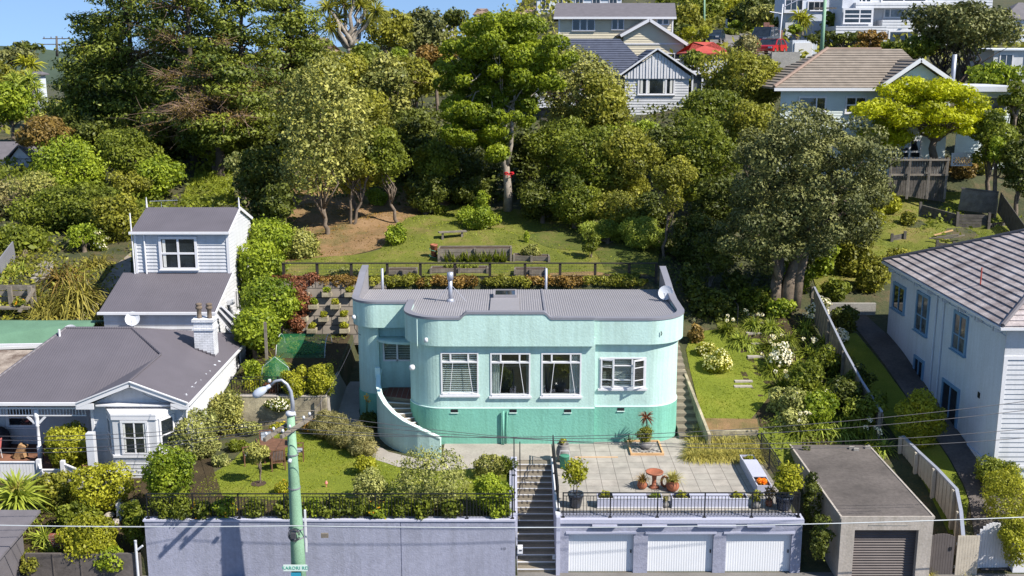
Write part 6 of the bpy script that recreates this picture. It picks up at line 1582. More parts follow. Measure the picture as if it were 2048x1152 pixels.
for k in (1, 3, 4, 7, 8): p = pl[k]; m_ = MB(); m_.box(p[0] - .08, p[1] - .08, 1.2, p[0] + .08, p[1] + .08, p[2] + .14); m_.build('post', 'white', pf)
m_ = MB(); m_.box(-17.25, 41.2, 1.5, -16.95, 41.5, 4.0); tag(m_.build('gate_post', 'greywhite'), 'tall pale timber post beside the villa doorway', 'post')
# dark street-edge panel wall and sheds at the bottom left
m_ = MB(); m_.box(-17.6, 35.9, .3, -13.45, 36.02, 1.35)
for x in (-16.6, -15.6, -14.6): m_.box(x - .02, 35.87, .3, x + .02, 35.899, 1.37)
tag(m_.build('street_fence', 'concrete_d'), 'low dark grey street fence left of the lilac wall', 'fence')
m_ = MB(); m_.slab([(-24, 34.0, 1.9), (-17.75, 34.0, 1.9), (-17.2, 36.6, 2.75), (-24, 36.6, 2.75)], .1); m_.box(-24, 34.1, .2, -17.9, 36.5, 1.8); tag(m_.build('street_shed', 'greyroof'), 'grey-roofed street shed in the bottom left corner', 'shed')
m_ = MB(); m_.box(-17.2, 37.0, .6, -15.2, 37.2, 1.55); tag(m_.build('brick_wall', 'brick'), 'low red brick garden wall on the slope right of the street shed', 'wall')
m_ = MB(); m_.tube([(-13.55, 35.85, .3), (-13.55, 35.85, 1.9)], .05, 8); m_.tube([(-13.55, 35.85, 1.5), (-13.3, 35.85, 1.7)], .04, 6); tag(m_.build('drain_pipe', 'greywhite'), 'pale drainpipe at the left end of the lilac wall', 'pipe')
for i, (x, y) in enumerate(((-15.5, 39.4), (-15.1, 39.0), (-15.3, 38.5), (-14.8, 38.9), (-15.6, 38.9), (-14.9, 39.6))):
 m_ = MB(); rock(m_, (x, y, G(x, y) + .12), .28 - .02 * i, random.Random(i)); tag(m_.build('boulder', 'concrete_l'), ['largest pale boulder by the white fence end', 'second pale boulder in the rock heap by the white fence end', 'boulder nearest the street in the rock heap', 'right-hand boulder of the rock heap', 'left boulder of the rock heap touching the fence', 'farthest small boulder of the rock heap'][i], 'boulder', 'boulders by the white fence')
# concrete bank left of the wing
# timber frames, steps at far left
tf = empty('timber_planter', (-24.5, 56.2, 6.8), 'weathered timber deck and planter frame with flowers at the left edge', 'planter'); m_ = MB()
A, Bq = PY(0, 575, 55.4), PY(70, 575, 55.4)
for k in range(3): m_.obox((A.x - 3, 55.4 + k * .02, A.z - k * .32), (Bq.x, 55.4 + k * .02, Bq.z - k * .32), .08, .27)
for px in (22, 62): q = PY(px, 600, 55.2); m_.box(q.x - .1, 55.1, q.z - 1.3, q.x + .1, 55.26, q.z + .75)
m_.obox(PY(68, 578, 55.3), PY(38, 625, 54.2), .12, .14); A, Bq = PY(0, 614, 54.6), PY(58, 616, 54.6); m_.obox((A.x - 3, 54.6, A.z), (Bq.x, 54.6, Bq.z), .4, .1); m_.obox((A.x - 3, 54.5, A.z - 1.0), (Bq.x, 54.5, Bq.z - 1.0), .1, .4)
m_.build('boards', 'greywood', tf)
for i, (px, py) in enumerate(((92, 528), (89, 536), (86, 545), (83, 553), (80, 561))):
 q = B(px, py); m_ = MB(); m_.box(q.x - .42, q.y - .16, q.z - .2, q.x + .42, q.y + .2, q.z + .12); tag(m_.build('garden_step', 'concrete_l'), f'pale concrete slab step climbing the far left garden, {["uppermost", "second from the top", "middle one", "second from the bottom", "lowest"][i]}', 'step', 'slab steps in the far left garden')
m_ = MB(); A, Bq = B(30, 520), B(2, 560); m_.obox(A + Vector((0, 0, .5)), Bq + Vector((0, 0, .5)), .06, 1.1); tag(m_.build('grey_fence', 'cap'), 'blue-grey panel fence at the far left of the garden steps', 'fence')

# ---------------- white house with tiled roof on the right
rh = empty('stucco_house', (24, 47, 3), 'two-storey white house with blue window trim and weathered tile roof at the right edge', 'house')
hx, hy0, hy1, hz = 19.2, 40.4, 53.3, 8.75
m_ = MB(); m_.box(hx, hy0 + .03, 2.2, hx + 14, hy1, hz - .06); m_.build('wall', 'bluewhite', rh)
m_ = MB(); wbox(m_, (hx, hy0, 0), (0, 1, 0), (-1, 0, 0), .03, hy1 - hy0, 2.3, 2.95, 0, .07); m_.build('plinth', 'bluewhite', rh)
m_ = MB(); boards(m_, (hx + .12, hy0, 0), (1, 0, 0), (0, -1, 0), [(0, 2.95), (8, 2.95), (8, 7.35), (0, 7.35)], .2, .03); m_.box(hx, hy0, 7.35, hx + 8, hy0 + .03, 8.68); m_.build('weatherboards', 'whitewall', rh)
m_ = MB(); m_.box(hx - .02, hy0 - .05, 2.4, hx + .13, hy0 + .02, 7.5); m_.box(hx + .13, hy0 - .05, 7.35, hx + 8, hy0 - .001, 7.5); m_.box(hx - .05, hy0 - .08, 2.88, hx + 8, hy0 - .051, 2.98); m_.build('corner_trim', 'white', rh)
sl = .48
ex0, ey0, ey1, ez = hx - .35, hy0 - .35, hy1 + .35, hz
w2 = 6.8
m_ = MB(); tiled(m_, [(ex0, ey1, ez), (ex0, ey0, ez), (ex0 + w2, ey0 + w2, ez + w2 * sl), (ex0 + w2, ey1 - w2, ez + w2 * sl)], .34, .05); m_.build('roof', 'tileroof_g', rh)
m_ = MB(); tiled(m_, [(ex0, ey0, ez), (ex0 + 14, ey0, ez), (ex0 + 14 - w2, ey0 + w2, ez + w2 * sl), (ex0 + w2, ey0 + w2, ez + w2 * sl)], .34, .05); tiled(m_, [(ex0 + 14, ey1, ez), (ex0, ey1, ez), (ex0 + w2, ey1 - w2, ez + w2 * sl), (ex0 + 14 - w2, ey1 - w2, ez + w2 * sl)], .34, .05); m_.build('roof', 'tileroof_g', rh)
m_ = MB(); ridgecap(m_, (ex0, ey0, ez + .06), (ex0 + w2, ey0 + w2, ez + w2 * sl + .06)); ridgecap(m_, (ex0, ey1, ez + .06), (ex0 + w2, ey1 - w2, ez + w2 * sl + .06)); m_.build('ridge_tiles', 'greyroof', rh)
m_ = MB(); m_.tube([(ex0 + 1.2, 45.0, ez + .5), (ex0 + 1.2, 45.0, ez + 1.35)], .03, 6); m_.build('vent_pipe', 'redroof', rh)
m_ = MB(); m_.box(ex0 - .08, ey0 - .06, ez - .13, ex0 + .02, ey1, ez - .02); m_.box(ex0 + .02, ey0 - .06, ez - .13, ex0 + 14, ey0 + .02, ez - .02); m_.box(ex0 + .02, ey0 + .02, ez - .1, hx - .001, ey1, ez - .06); m_.box(hx, ey0 + .02, ez - .1, hx + 8, hy0, ez - .06); m_.build('gutter', 'white', rh)
m_ = MB()
for i in range(8):
 y = hy0 + .4 + i * 1.7
 for d in (0, .22): m_.box(hx - .28, y + d, hz - .42, hx - .001, y + d + .07, hz - .1)
m_.box(hx - .05, hy0 + .03, hz - .5, hx - .001, hy1, hz - .44); m_.build('eave_brackets', 'bluewhite', rh)
def yat(px, py=600):   # position along the side wall
 lo, hi = 38.0, 60.0
 for _ in range(40):
  mid = (lo + hi) / 2; d = PY(px, py, mid)
  if d.x > hx: hi = mid
  else: lo = mid
 return mid
def side_win(pxa, ya_t, ya_b, pxb, cols, rows, glass='darkglass'):
 a = yat(pxb, ya_t); b = yat(pxa, ya_t); zt_ = PY(pxa, ya_t, b).z; zb = PY(pxa, ya_b, b).z
 window(rh, (hx, b, 0), (0, -1, 0), (-1, 0, 0), 0, b - a, zb, zt_, cols, rows, fr='bluetrim', glass=glass, fw=.13, bar=.06, proud=.06)
side_win(1791, 568, 612, 1812, (1, 1), (1,))
side_win(1838, 586, 655, 1860, (1, 1), (1, 1.4), 'midglass')
side_win(1913, 626, 693, 1937, (1, 1), (1, 1.4), 'midglass')
side_win(1832, 715, 750, 1848, (1, 1), (1,))
side_win(1889, 762, 838, 1920, (1, 1), (1,), 'darkglass')
m_ = MB()
for px in (1873, 1888): y = yat(px, 640); m_.tube([(hx - .06, y, 8.4), (hx - .06, y, 3.0)], .035, 6)
m_.build('downpipe', 'bluewhite', rh)
y = yat(1958, 790); m_ = MB(); zz = PY(1958, 790, y).z; m_.box(hx - .02, y - .1, zz - .12, hx, y + .1, zz + .12); m_.build('wall_vent', 'black', rh)

# ---------------- generic background houses
def wallset(parent, org, ud, nd, poly, mat, pitch=.2): m = MB(); boards(m, org, ud, nd, poly, pitch, .035); return m.build('wall', mat, parent)
# white house with dark tiles and front gable
Y = 92; hA = empty('gabled_house', (12, 95, 14), 'white weatherboard house with dark blue-grey tile roof and ribbed front gable', 'house')
L, Rr_ = PY(1250, 150, Y), PY(1378, 150, Y); zb = PY(1300, 236, Y).z; apx = PY(1316, 98, Y - .5)
wallset(hA, (L.x, Y, 0), (1, 0, 0), (0, -1, 0), [(0, zb - .6), (Rr_.x - L.x, zb - .6), (Rr_.x - L.x, L.z), (0, L.z)], 'whitewall', .22)
m_ = MB(); n = 22; eL, eR = PY(1243, 150, Y - .3), PY(1390, 150, Y - .3); cx_ = apx.x
for i in range(n):
 a = eL.x + .3 + (eR.x - eL.x - .6) * i / n; b = eL.x + .3 + (eR.x - eL.x - .6) * (i + 1) / n; f_ = lambda x: eL.z + (apx.z - eL.z) * (1 - abs(x - cx_) / (cx_ - eL.x)) - .2
 za, zb2 = max(eL.z - .15, f_(a)), max(eL.z - .15, f_(b)); o = .025 * (i % 2); m_.poly([(a, Y - .15 - o, eL.z - .3), (b - .02, Y - .15 - o, eL.z - .3), (b - .02, Y - .15 - o, zb2), (a, Y - .15 - o, za)]); m_.poly([(b - .02, Y - .2, eL.z - .3), (b - .02, Y - .1, eL.z - .3), (b - .02, Y - .1, zb2), (b - .02, Y - .2, zb2)])
m_.build('gable', 'white', hA)
m_ = MB(); m_.obox((eL.x - .1, Y - .35, eL.z - .02), (cx_, Y - .35, apx.z), .1, .2); m_.obox((cx_, Y - .35, apx.z), (eR.x + .1, Y - .35, eR.z - .02), .1, .2); m_.build('bargeboards', 'white', hA)
m_ = MB(); rp = [PY(1122, 78, 98), PY(1240, 78, 98)]
def slabt(mb, pts): tiled(mb, pts, .38, .05)
slabt(m_, [(eL.x - .1, Y - .4, eL.z - .05), (eL.x - .1, Y + 7, eL.z - .05), (cx_, Y + 7, apx.z - .03), (cx_, Y - .4, apx.z - .03)]); slabt(m_, [(eR.x + .1, Y + 7, eR.z - .05), (eR.x + .1, Y - .4, eR.z - .05), (cx_, Y - .4, apx.z - .03), (cx_, Y + 7, apx.z - .03)])
el = PY(1060, 150, Y + 1); slabt(m_, [(el.x, Y + .8, eL.z - .0), (cx_ - 0, Y + .8, eL.z), (rp[1].x, 98, rp[1].z), (rp[0].x - 1, 98, rp[0].z)])
m_.build('roof', 'tileroof_d', hA)
wallset(hA, (el.x + .5, Y + 1.4, 0), (1, 0, 0), (0, -1, 0), [(0, PY(1080, 217, Y).z), (L.x - el.x - .5, PY(1080, 217, Y).z), (L.x - el.x - .5, L.z), (0, L.z)], 'whitewall', .22)
m_ = MB(); m_.box(el.x + .8, Y + 1.8, 9, Rr_.x - .3, Y + 8, L.z - .3); m_.build('basement_wall', 'greywood_d', hA)
a, b = PY(1279, 158, Y), PY(1346, 187, Y); window(hA, (a.x, Y - .03, 0), (1, 0, 0), (0, -1, 0), 0, b.x - a.x, b.z, a.z, (1, 2.6, 1), (1,), fw=.14, bar=.14, curtains=[(.03, .1), (.24, .3), (.7, .76), (.9, .97)])
pa, pb = PY(1378, 142, Y + 1), PY(1422, 142, Y + 1); m_ = MB(); m_.box(pa.x, Y - .2, pa.z - .2, pb.x, Y + 4, pa.z); m_.box(pa.x, Y, PY(1380, 212, Y).z - .25, pb.x - .2, Y + 3.5, PY(1380, 212, Y).z)
for t in (.05, .5, .93): x = pa.x + (pb.x - pa.x) * t; m_.box(x, Y, PY(1380, 212, Y).z, x + .14, Y + .14, pa.z - .2)
m_.build('porch', 'white', hA)
m_ = MB(); m_.box(pa.x + .05, Y + .2, PY(1380, 208, Y).z, pb.x - .3, Y + .24, pa.z - .25); m_.build('porch_glazing', 'midglass', hA)
# cream house
Y = 112; hB = empty('cream_house', (12, 116, 17), 'cream weatherboard house with low grey gable roof on the hill', 'house')
a, b = PY(1118, 33, Y), PY(1346, 33, Y); zb = PY(1118, 80, Y).z - 1
wallset(hB, (a.x, Y, 0), (1, 0, 0), (0, -1, 0), [(0, zb), (b.x - a.x, zb), (b.x - a.x, a.z), (0, a.z)], 'cream', .24)
m_ = MB(); e0, e1, r0_, r1_ = PY(1107, 34, Y - .6), PY(1353, 34, Y - .6), PY(1112, 6, Y + 5), PY(1350, 6, Y + 5); m_.slab([e0, e1, r1_, r0_], .12); m_.slab([r0_, r1_, (r1_.x, Y + 11, e0.z), (r0_.x, Y + 11, e0.z)], .12); m_.build('roof', 'greyroof', hB)
m_ = MB(); m_.box(e0.x, Y - .68, e0.z - .2, e1.x, Y - .6, e0.z + .02); m_.box(a.x - .05, Y - .06, zb, a.x + .12, Y + .1, a.z); m_.box(b.x - .1, Y - .06, zb, b.x + .05, Y + .1, a.z); m_.build('gutter', 'white', hB)
for p0, p1, cols in (((1146, 38), (1188, 60), (1, 1, 1)), ((1225, 38), (1246, 58), (1, 1)), ((1315, 38), (1336, 48), (1, 1))):
 q0, q1 = PY(*p0, Y), PY(*p1, Y); window(hB, (q0.x, Y - .03, 0), (1, 0, 0), (0, -1, 0), 0, q1.x - q0.x, q1.z, q0.z, cols, (1,), fw=.1, bar=.16)
Yg = 107; A, Bq, C_ = PY(1240, 72, Yg), PY(1384, 96, Yg), PY(1298, 40, Yg)
hC = empty('cream_gable_house', (14, 108, 17), 'cream house wing with a wide white-edged gable in front of the cream house', 'house')
za = PY(1298, 88, Yg).z; z2_ = PY(1298, 112, Yg).z
A2, B2 = (PY(1247, 74, Yg).x, A.z), (PY(1368, 88, Yg).x, A.z)
wallset(hC, (0, Yg, 0), (1, 0, 0), (0, -1, 0), [(A2[0], z2_ - 2), (B2[0], z2_ - 2), (B2[0], PY(1360, 84, Yg).z), (C_.x, C_.z - .2), (A2[0], A.z)], 'cream', .24)
m_ = MB(); m_.obox((A.x, Yg - .5, A.z), (C_.x, Yg - .5, C_.z), .1, .28); m_.obox((C_.x, Yg - .5, C_.z), (Bq.x, Yg - .5, Bq.z), .1, .28); m_.box(A2[0], Yg - .09, za - .05, B2[0], Yg - .04, za + .08); m_.build('bargeboards', 'white', hC)
m_ = MB(); m_.slab([(A.x, Yg - .5, A.z + .1), (C_.x, Yg - .5, C_.z + .1), (C_.x, Yg + 6, C_.z + .1), (A.x, Yg + 6, A.z + .1)], .1); m_.slab([(C_.x, Yg - .5, C_.z + .1), (Bq.x, Yg - .5, Bq.z + .1), (Bq.x, Yg + 6, Bq.z + .1), (C_.x, Yg + 6, C_.z + .1)], .1); m_.build('roof', 'greyroof', hC)
q0, q1 = PY(1336, 108, Yg), PY(1362, 118, Yg); window(hC, (q0.x, Yg - .03, 0), (1, 0, 0), (0, -1, 0), 0, q1.x - q0.x, q1.z, q0.z, (1, 1), (1,), fw=.1)
# small far houses
def farhouse(label, px0, px1, pyr, pye, pyb, Y, wmat, rmat, wins=2, name='far_house', gable=False, dep=6, hip=1.0):
 a, b = PY(px0, pye, Y), PY(px1, pye, Y); zr = PY(px0, pyr, Y + dep / 2).z; zb = PY(px0, pyb, Y).z; rt = empty(name, ((a.x + b.x) / 2, Y + dep / 2, zb), label, 'house')
 m = MB(); m.box(a.x + .3, Y + .3, zb - 3, b.x - .3, Y + dep - .3, a.z); w_ = m.build('wall', wmat, rt)
 m = MB()
 if gable:
  c = (a.x + b.x) / 2; m.prism([(a.x + .3, Y + .3), (b.x - .3, Y + .3), (b.x - .3, Y + .35), (a.x + .3, Y + .35)], a.z - .01, a.z); m.slab([(a.x, Y, a.z), (c, Y, zr), (c, Y + dep, zr), (a.x, Y + dep, a.z)], .12); m.slab([(c, Y, zr), (b.x, Y, a.z), (b.x, Y + dep, a.z), (c, Y + dep, zr)], .12)
  g = MB(); g.poly([(a.x + .3, Y + .3, a.z - .05), (b.x - .3, Y + .3, a.z - .05), (c, Y + .3, zr - .15)]); g.build('gable', wmat, rt)
 else:
  h = hip * dep / 2; m.slab([(a.x, Y, a.z), (b.x, Y, a.z), (b.x - h, Y + dep / 2, zr), (a.x + h, Y + dep / 2, zr)], .12); m.slab([(a.x + h, Y + dep / 2, zr), (b.x - h, Y + dep / 2, zr), (b.x, Y + dep, a.z), (a.x, Y + dep, a.z)], .12); m.slab([(a.x, Y, a.z), (a.x + h, Y + dep / 2, zr), (a.x, Y + dep, a.z)], .12); m.slab([(b.x, Y + dep, a.z), (b.x - h, Y + dep / 2, zr), (b.x, Y, a.z)], .12)
 m.build('roof', rmat, rt)
 for i in range(wins):
  u = (b.x - a.x - .6) * (i + .5) / wins; ww = min(1.4, (b.x - a.x) / wins * .4); z1_ = a.z - .5; z0_ = max(zb + .5, z1_ - 1.3)
  if z1_ - z0_ > .4: window(rt, (a.x + .3, Y + .29, 0), (1, 0, 0), (0, -1, 0), u - ww / 2, u + ww / 2, z0_, z1_, (1, 1), (1,), fw=.1)
 return rt
farhouse('pale cream house far off on the skyline left of the tall green tree', 945, 982, 17, 28, 50, 230, 'cream', 'brownroof', 3)
farhouse('small white far house half hidden beside dark trees on the skyline', 880, 912, 28, 36, 60, 250, 'greywhite', 'greyroof', 2)
farhouse('far house with an orange-brown roof behind the tall green tree', 1035, 1105, 12, 26, 60, 170, 'greywhite', 'brownroof', 2)
farhouse('blue-grey flat block at the very top behind the cream house', 1070, 1248, -14, -8, 40, 160, 'bluewhite', 'bluewhite', 5, hip=0)
farhouse('house with a bright red hipped roof below the upper road', 1372, 1462, 84, 106, 128, 100, 'greywhite', 'redroof', 2)
farhouse('brown-roofed house glimpsed between conifers and cabbage tree', 585, 668, 76, 104, 125, 105, 'greywhite', 'brownroof', 1)
farhouse('small white gabled cottage at the far left edge', 8, 66, 284, 318, 352, 83, 'whitewall', 'greyroof', 0, gable=True)
farhouse('grey-roofed back half of the cottage at the left edge', -90, 30, 283, 318, 350, 84.5, 'whitewall', 'greyroof', 0, hip=0, dep=5)
farhouse('tiny pale house glimpsed beneath the far left skyline', 55, 82, 143, 148, 156, 110, 'bluewhite', 'greyroof', 1, dep=2, hip=.3)
farhouse('white house glimpsed through the gaps of the large conifers', 480, 512, 160, 170, 190, 96, 'white', 'greyroof', 1)
farhouse('blue-walled house below the dark umbrella tree at the right edge', 1985, 2100, 96, 98, 150, 98, 'whitewall', 'bluewhite', 2, hip=.2)
farhouse('grey-roofed house at the top right corner', 2005, 2120, 5, 38, 80, 125, 'bluewhite', 'greyroof', 2)
farhouse('dark grey house among trees on the skyline by the far trees', 1440, 1475, 40, 48, 62, 190, 'bluewhite', 'greyroof', 1)
farhouse('white cottage high on the skyline above the red roofs', 1165, 1200, -8, 0, 20, 240, 'white', 'greyroof', 1)
# pale green house
Y = 76; hD = empty('pale_green_house', (22, 80, 11.6), 'pale green weatherboard house with brown tiled hip roof and a front gable', 'house')
eL_, eR_ = PY(1548, 176, Y - .6), PY(1762, 176, Y - .6); zE = eL_.z
r0_, r1_ = PY(1655, 98, 80.5), PY(1762, 98, 80.5)
xR = PY(1915, 172, Y - .6).x
dep = 9.0; hR = r0_.z
m_ = MB()
tiled(m_, [(eL_.x, Y - .6, zE), (xR - 1, Y - .6, zE), (r1_.x + 1.5, 80.5, hR), (r0_.x, 80.5, hR)], .36, .055)
tiled(m_, [(eL_.x, Y + dep, zE), (eL_.x, Y - .6, zE), (r0_.x, 80.5, hR)], .36, .055)
gx_ = PY(1842, 120, Y - 1.2);
g0, g1 = PY(1765, 172, Y - 1.2), PY(1918, 172, Y - 1.2); gz_ = gx_.z
tiled(m_, [(g0.x, Y + 6, g0.z), (g0.x, Y - 1.2, g0.z), (gx_.x, Y - 1.2, gz_), (gx_.x, Y + 6, gz_)], .36, .055)
tiled(m_, [(g1.x, Y - 1.2, g0.z), (g1.x, Y + 6, g0.z), (gx_.x, Y + 6, gz_), (gx_.x, Y - 1.2, gz_)], .36, .055)
m_.build('roof', 'tileroof_b', hD)
m_ = MB(); ridgecap(m_, (eL_.x, Y - .6, zE + .08), (r0_.x, 80.5, hR + .05), .13); ridgecap(m_, tuple(r0_), tuple(r1_), .13); m_.build('ridge_tiles', 'brownroof', hD)
m_ = MB(); m_.obox((g0.x - .05, Y - 1.25, g0.z - .02), (gx_.x, Y - 1.25, gz_ + .02), .1, .26); m_.obox((gx_.x, Y - 1.25, gz_ + .02), (g1.x + .05, Y - 1.25, g0.z - .02), .1, .26); m_.box(eL_.x, Y - .72, zE - .2, g0.x, Y - .61, zE); m_.build('bargeboards', 'white', hD)
wl0, wl1 = PY(1562, 182, Y), PY(1770, 182, Y); zb = 10.5
wallset(hD, (wl0.x, Y, 0), (1, 0, 0), (0, -1, 0), [(0, zb + 2.7), (g1.x - .4 - wl0.x, zb + 2.7), (g1.x - .4 - wl0.x, zE - .1), (0, zE - .1)], 'palegreen', .2)
wallset(hD, (g0.x + .3, Y - .7, 0), (1, 0, 0), (0, -1, 0), [(0, zE - 2.4), (g1.x - g0.x - .6, zE - 2.4), (g1.x - g0.x - .6, g0.z - .05), ((g1.x - g0.x) / 2 - .2, gz_ - .3), (0, g0.z - .05)], 'palegreen', .2)
m_ = MB(); m_.box(wl0.x, Y + .05, 9, g1.x - .5, Y + 8, zb + 2.7); m_.box(g0.x + .35, Y - .65, 9, g1.x - .35, Y, zE - 2.4); m_.build('basement_wall', 'palegreen', hD)
for p0, p1, cols, rows in (((1600, 196), (1648, 222), (2, 1), (1,)), ((1694, 196), (1728, 224), (1, 1), (1, 1)), ):
 q0, q1 = PY(*p0, Y), PY(*p1, Y); window(hD, (q0.x, Y - .03, 0), (1, 0, 0), (0, -1, 0), 0, q1.x - q0.x, q1.z, q0.z, cols, rows, fw=.12, bar=.1)
q0, q1 = PY(1775, 282, Y - .7), PY(1838, 314, Y - .7); window(hD, (q0.x, Y - .72, 0), (1, 0, 0), (0, -1, 0), 0, q1.x - q0.x, q1.z, q0.z, (1, 1.2, 1), (1, 2), fw=.12, bar=.12)
f0, f1 = PY(1908, 172, Y + 1), PY(2036, 172, Y + 1); m_ = MB(); m_.box(f0.x, Y - .2, f0.z - .35, f1.x, Y + 7, f0.z); m_.build('flat_roof', 'greywhite', hD)
w0, w1 = PY(1915, 180, Y + 1), PY(2020, 180, Y + 1); wallset(hD, (w0.x, Y + .6, 0), (1, 0, 0), (0, -1, 0), [(0, 11.0), (w1.x - w0.x, 11.0), (w1.x - w0.x, f0.z - .3), (0, f0.z - .3)], 'palegreen', .2)
q0, q1 = PY(1972, 196, Y + .6), PY(2010, 220, Y + .6); window(hD, (q0.x, Y + .55, 0), (1, 0, 0), (0, -1, 0), 0, q1.x - q0.x, q1.z, q0.z, (1,), (1,), fw=.14, glass='midglass')
m_ = MB(); q = PY(1907, 140, Y + 3); m_.tube([(q.x, Y + 3, zE - 1), (q.x, Y + 3, q.z + 1.1)], .16, 10); m_.build('flue', 'galv', hD, True)
# modern white block top right
Y = 118; hE = empty('modern_white_house', (40, 122, 20), 'large white modern house with stepped balconies and wide windows at the top right', 'house')
def blk(px0, px1, py0, py1, Y, d=6, mat='whitewall', name='wall', bd=True):
 a, b = PY(px0, py0, Y), PY(px1, py1, Y); m = MB(); m.box(a.x, Y + .05, b.z, b.x, Y + d, a.z)
 if bd: boards(m, (a.x, Y, 0), (1, 0, 0), (0, -1, 0), [(0, b.z), (b.x - a.x, b.z), (b.x - a.x, a.z), (0, a.z)], .3, .04)
 return m.build(name, mat, hE)
blk(1715, 1980, -40, 62, Y + 2); blk(1672, 1772, 52, 78, Y - 1.5, 4); blk(1712, 1900, 5, 16, Y + .2, 3); blk(1765, 1900, 40, 90, Y, 4)
blk(1688, 1716, -40, 55, Y + 1, 5, 'greywhite', bd=False)
def fw_(p0, p1, Y, cols=(1,), rows=(1,), glass='darkglass', fw=.16, bar=.12): q0, q1 = PY(*p0, Y), PY(*p1, Y); return window(hE, (q0.x, Y - .04, 0), (1, 0, 0), (0, -1, 0), 0, q1.x - q0.x, q1.z, q0.z, cols, rows, fw=fw, bar=bar, glass=glass)
fw_((1690, 20), (1741, 45), Y - .5, (1.3, 1), (1, 1, 1)); m_ = MB(); q0, q1 = PY(1686, 16, Y - .4), PY(1745, 62, Y - .4); m_.box(q0.x, Y - .35, q1.z, q1.x, Y + 2.5, q0.z); m_.build('bay', 'greywhite', hE)
fw_((1770, 19), (1840, 34), Y + 2, (.5, 1.5, 1.4), (1,), 'midglass'); fw_((1780, 64), (1832, 84), Y, (1,), (1,), 'darkglass')
fw_((1715, -4), (1740, 3), Y + 2, (1, 1, 1)); fw_((1765, -6), (1850, 2), Y + 2, (1, 1))
hF = empty('blue_glass_house', (34, 128, 21), 'pale modern house with blue glass balconies behind the green power pole', 'house')
a, b = PY(1575, -10, 128), PY(1690, 70, 128); m_ = MB(); m_.box(a.x, 128, b.z - 2, b.x, 134, a.z); m_.build('wall', 'bluewhite', hF)
for (p0, p1) in (((1572, 0), (1604, 22)), ((1618, 4), (1650, 20))):
 q0, q1 = PY(*p0, 127.9), PY(*p1, 127.9); window(hF, (q0.x, 127.97, 0), (1, 0, 0), (0, -1, 0), 0, q1.x - q0.x, q1.z, q0.z, (1, 1, 1), (1,), fw=.12)
a, b = PY(1572, 26, 124), PY(1610, 62, 124); m_ = MB(); m_.box(a.x, 124, b.z, b.x, 127, a.z); m_.build('front_block', 'greywhite', hF)
a = PY(1568, 26, 123.5); m_ = MB(); m_.box(a.x, 123.5, a.z, b.x + .3, 127.5, a.z + .35); m_.build('flat_roof', 'white', hF)
# garage, walls by the upper road
a, b = PY(1586, 80, 108), PY(1634, 106, 108); rt = empty('hillside_garage', ((a.x + b.x) / 2, 110, b.z), 'small pale lilac garage beside the upper road under a hedge', 'garage'); m_ = MB(); m_.box(a.x, 108.1, b.z - 2, b.x, 112, a.z); m_.build('wall', 'bluewhite', rt)
m_ = MB(); m_.box(a.x + .2, 108.0, b.z - 1, b.x - .5, 108.1, a.z - .25); m_.build('door', 'garage_door', rt)
a, b = PY(1544, 104, 95), PY(1598, 142, 95); m_ = MB(); m_.box(a.x, 95, b.z - 3, b.x, 95.4, a.z); tag(m_.build('retaining_wall', 'concrete'), 'grey concrete retaining wall behind the pale green house roof', 'wall')
a, b = PY(1512, 110, 97), PY(1544, 130, 97); m_ = MB(); m_.box(a.x, 97, b.z - 3, b.x, 97.3, a.z); tag(m_.build('parking_wall', 'concrete_l'), 'low pale concrete wall below the red car', 'wall')
m_ = MB()
for i in range(4):
 a, b = PY(1528 + i * 9, 45 + i * 5, 118 - i * 2), PY(1537 + i * 9, 92, 118 - i * 2); m_.box(a.x, 118 - i * 2, b.z - 1, b.x, 118.3 - i * 2, a.z)
tag(m_.build('stepped_brick_wall', 'brick'), 'stepped brown brick wall descending beside the upper road', 'wall')
a, b = PY(1452, 38, 150), PY(1470, 58, 150); m_ = MB(); m_.box(a.x, 150, b.z, a.x + .2, 150.2, a.z); m_.box(b.x - .2, 150, b.z, b.x, 150.2, a.z + .4); m_.box(a.x, 150.2, b.z, b.x, 150.3, a.z - .5); tag(m_.build('white_gate', 'white'), 'small white gate at the top of the upper road', 'gate')
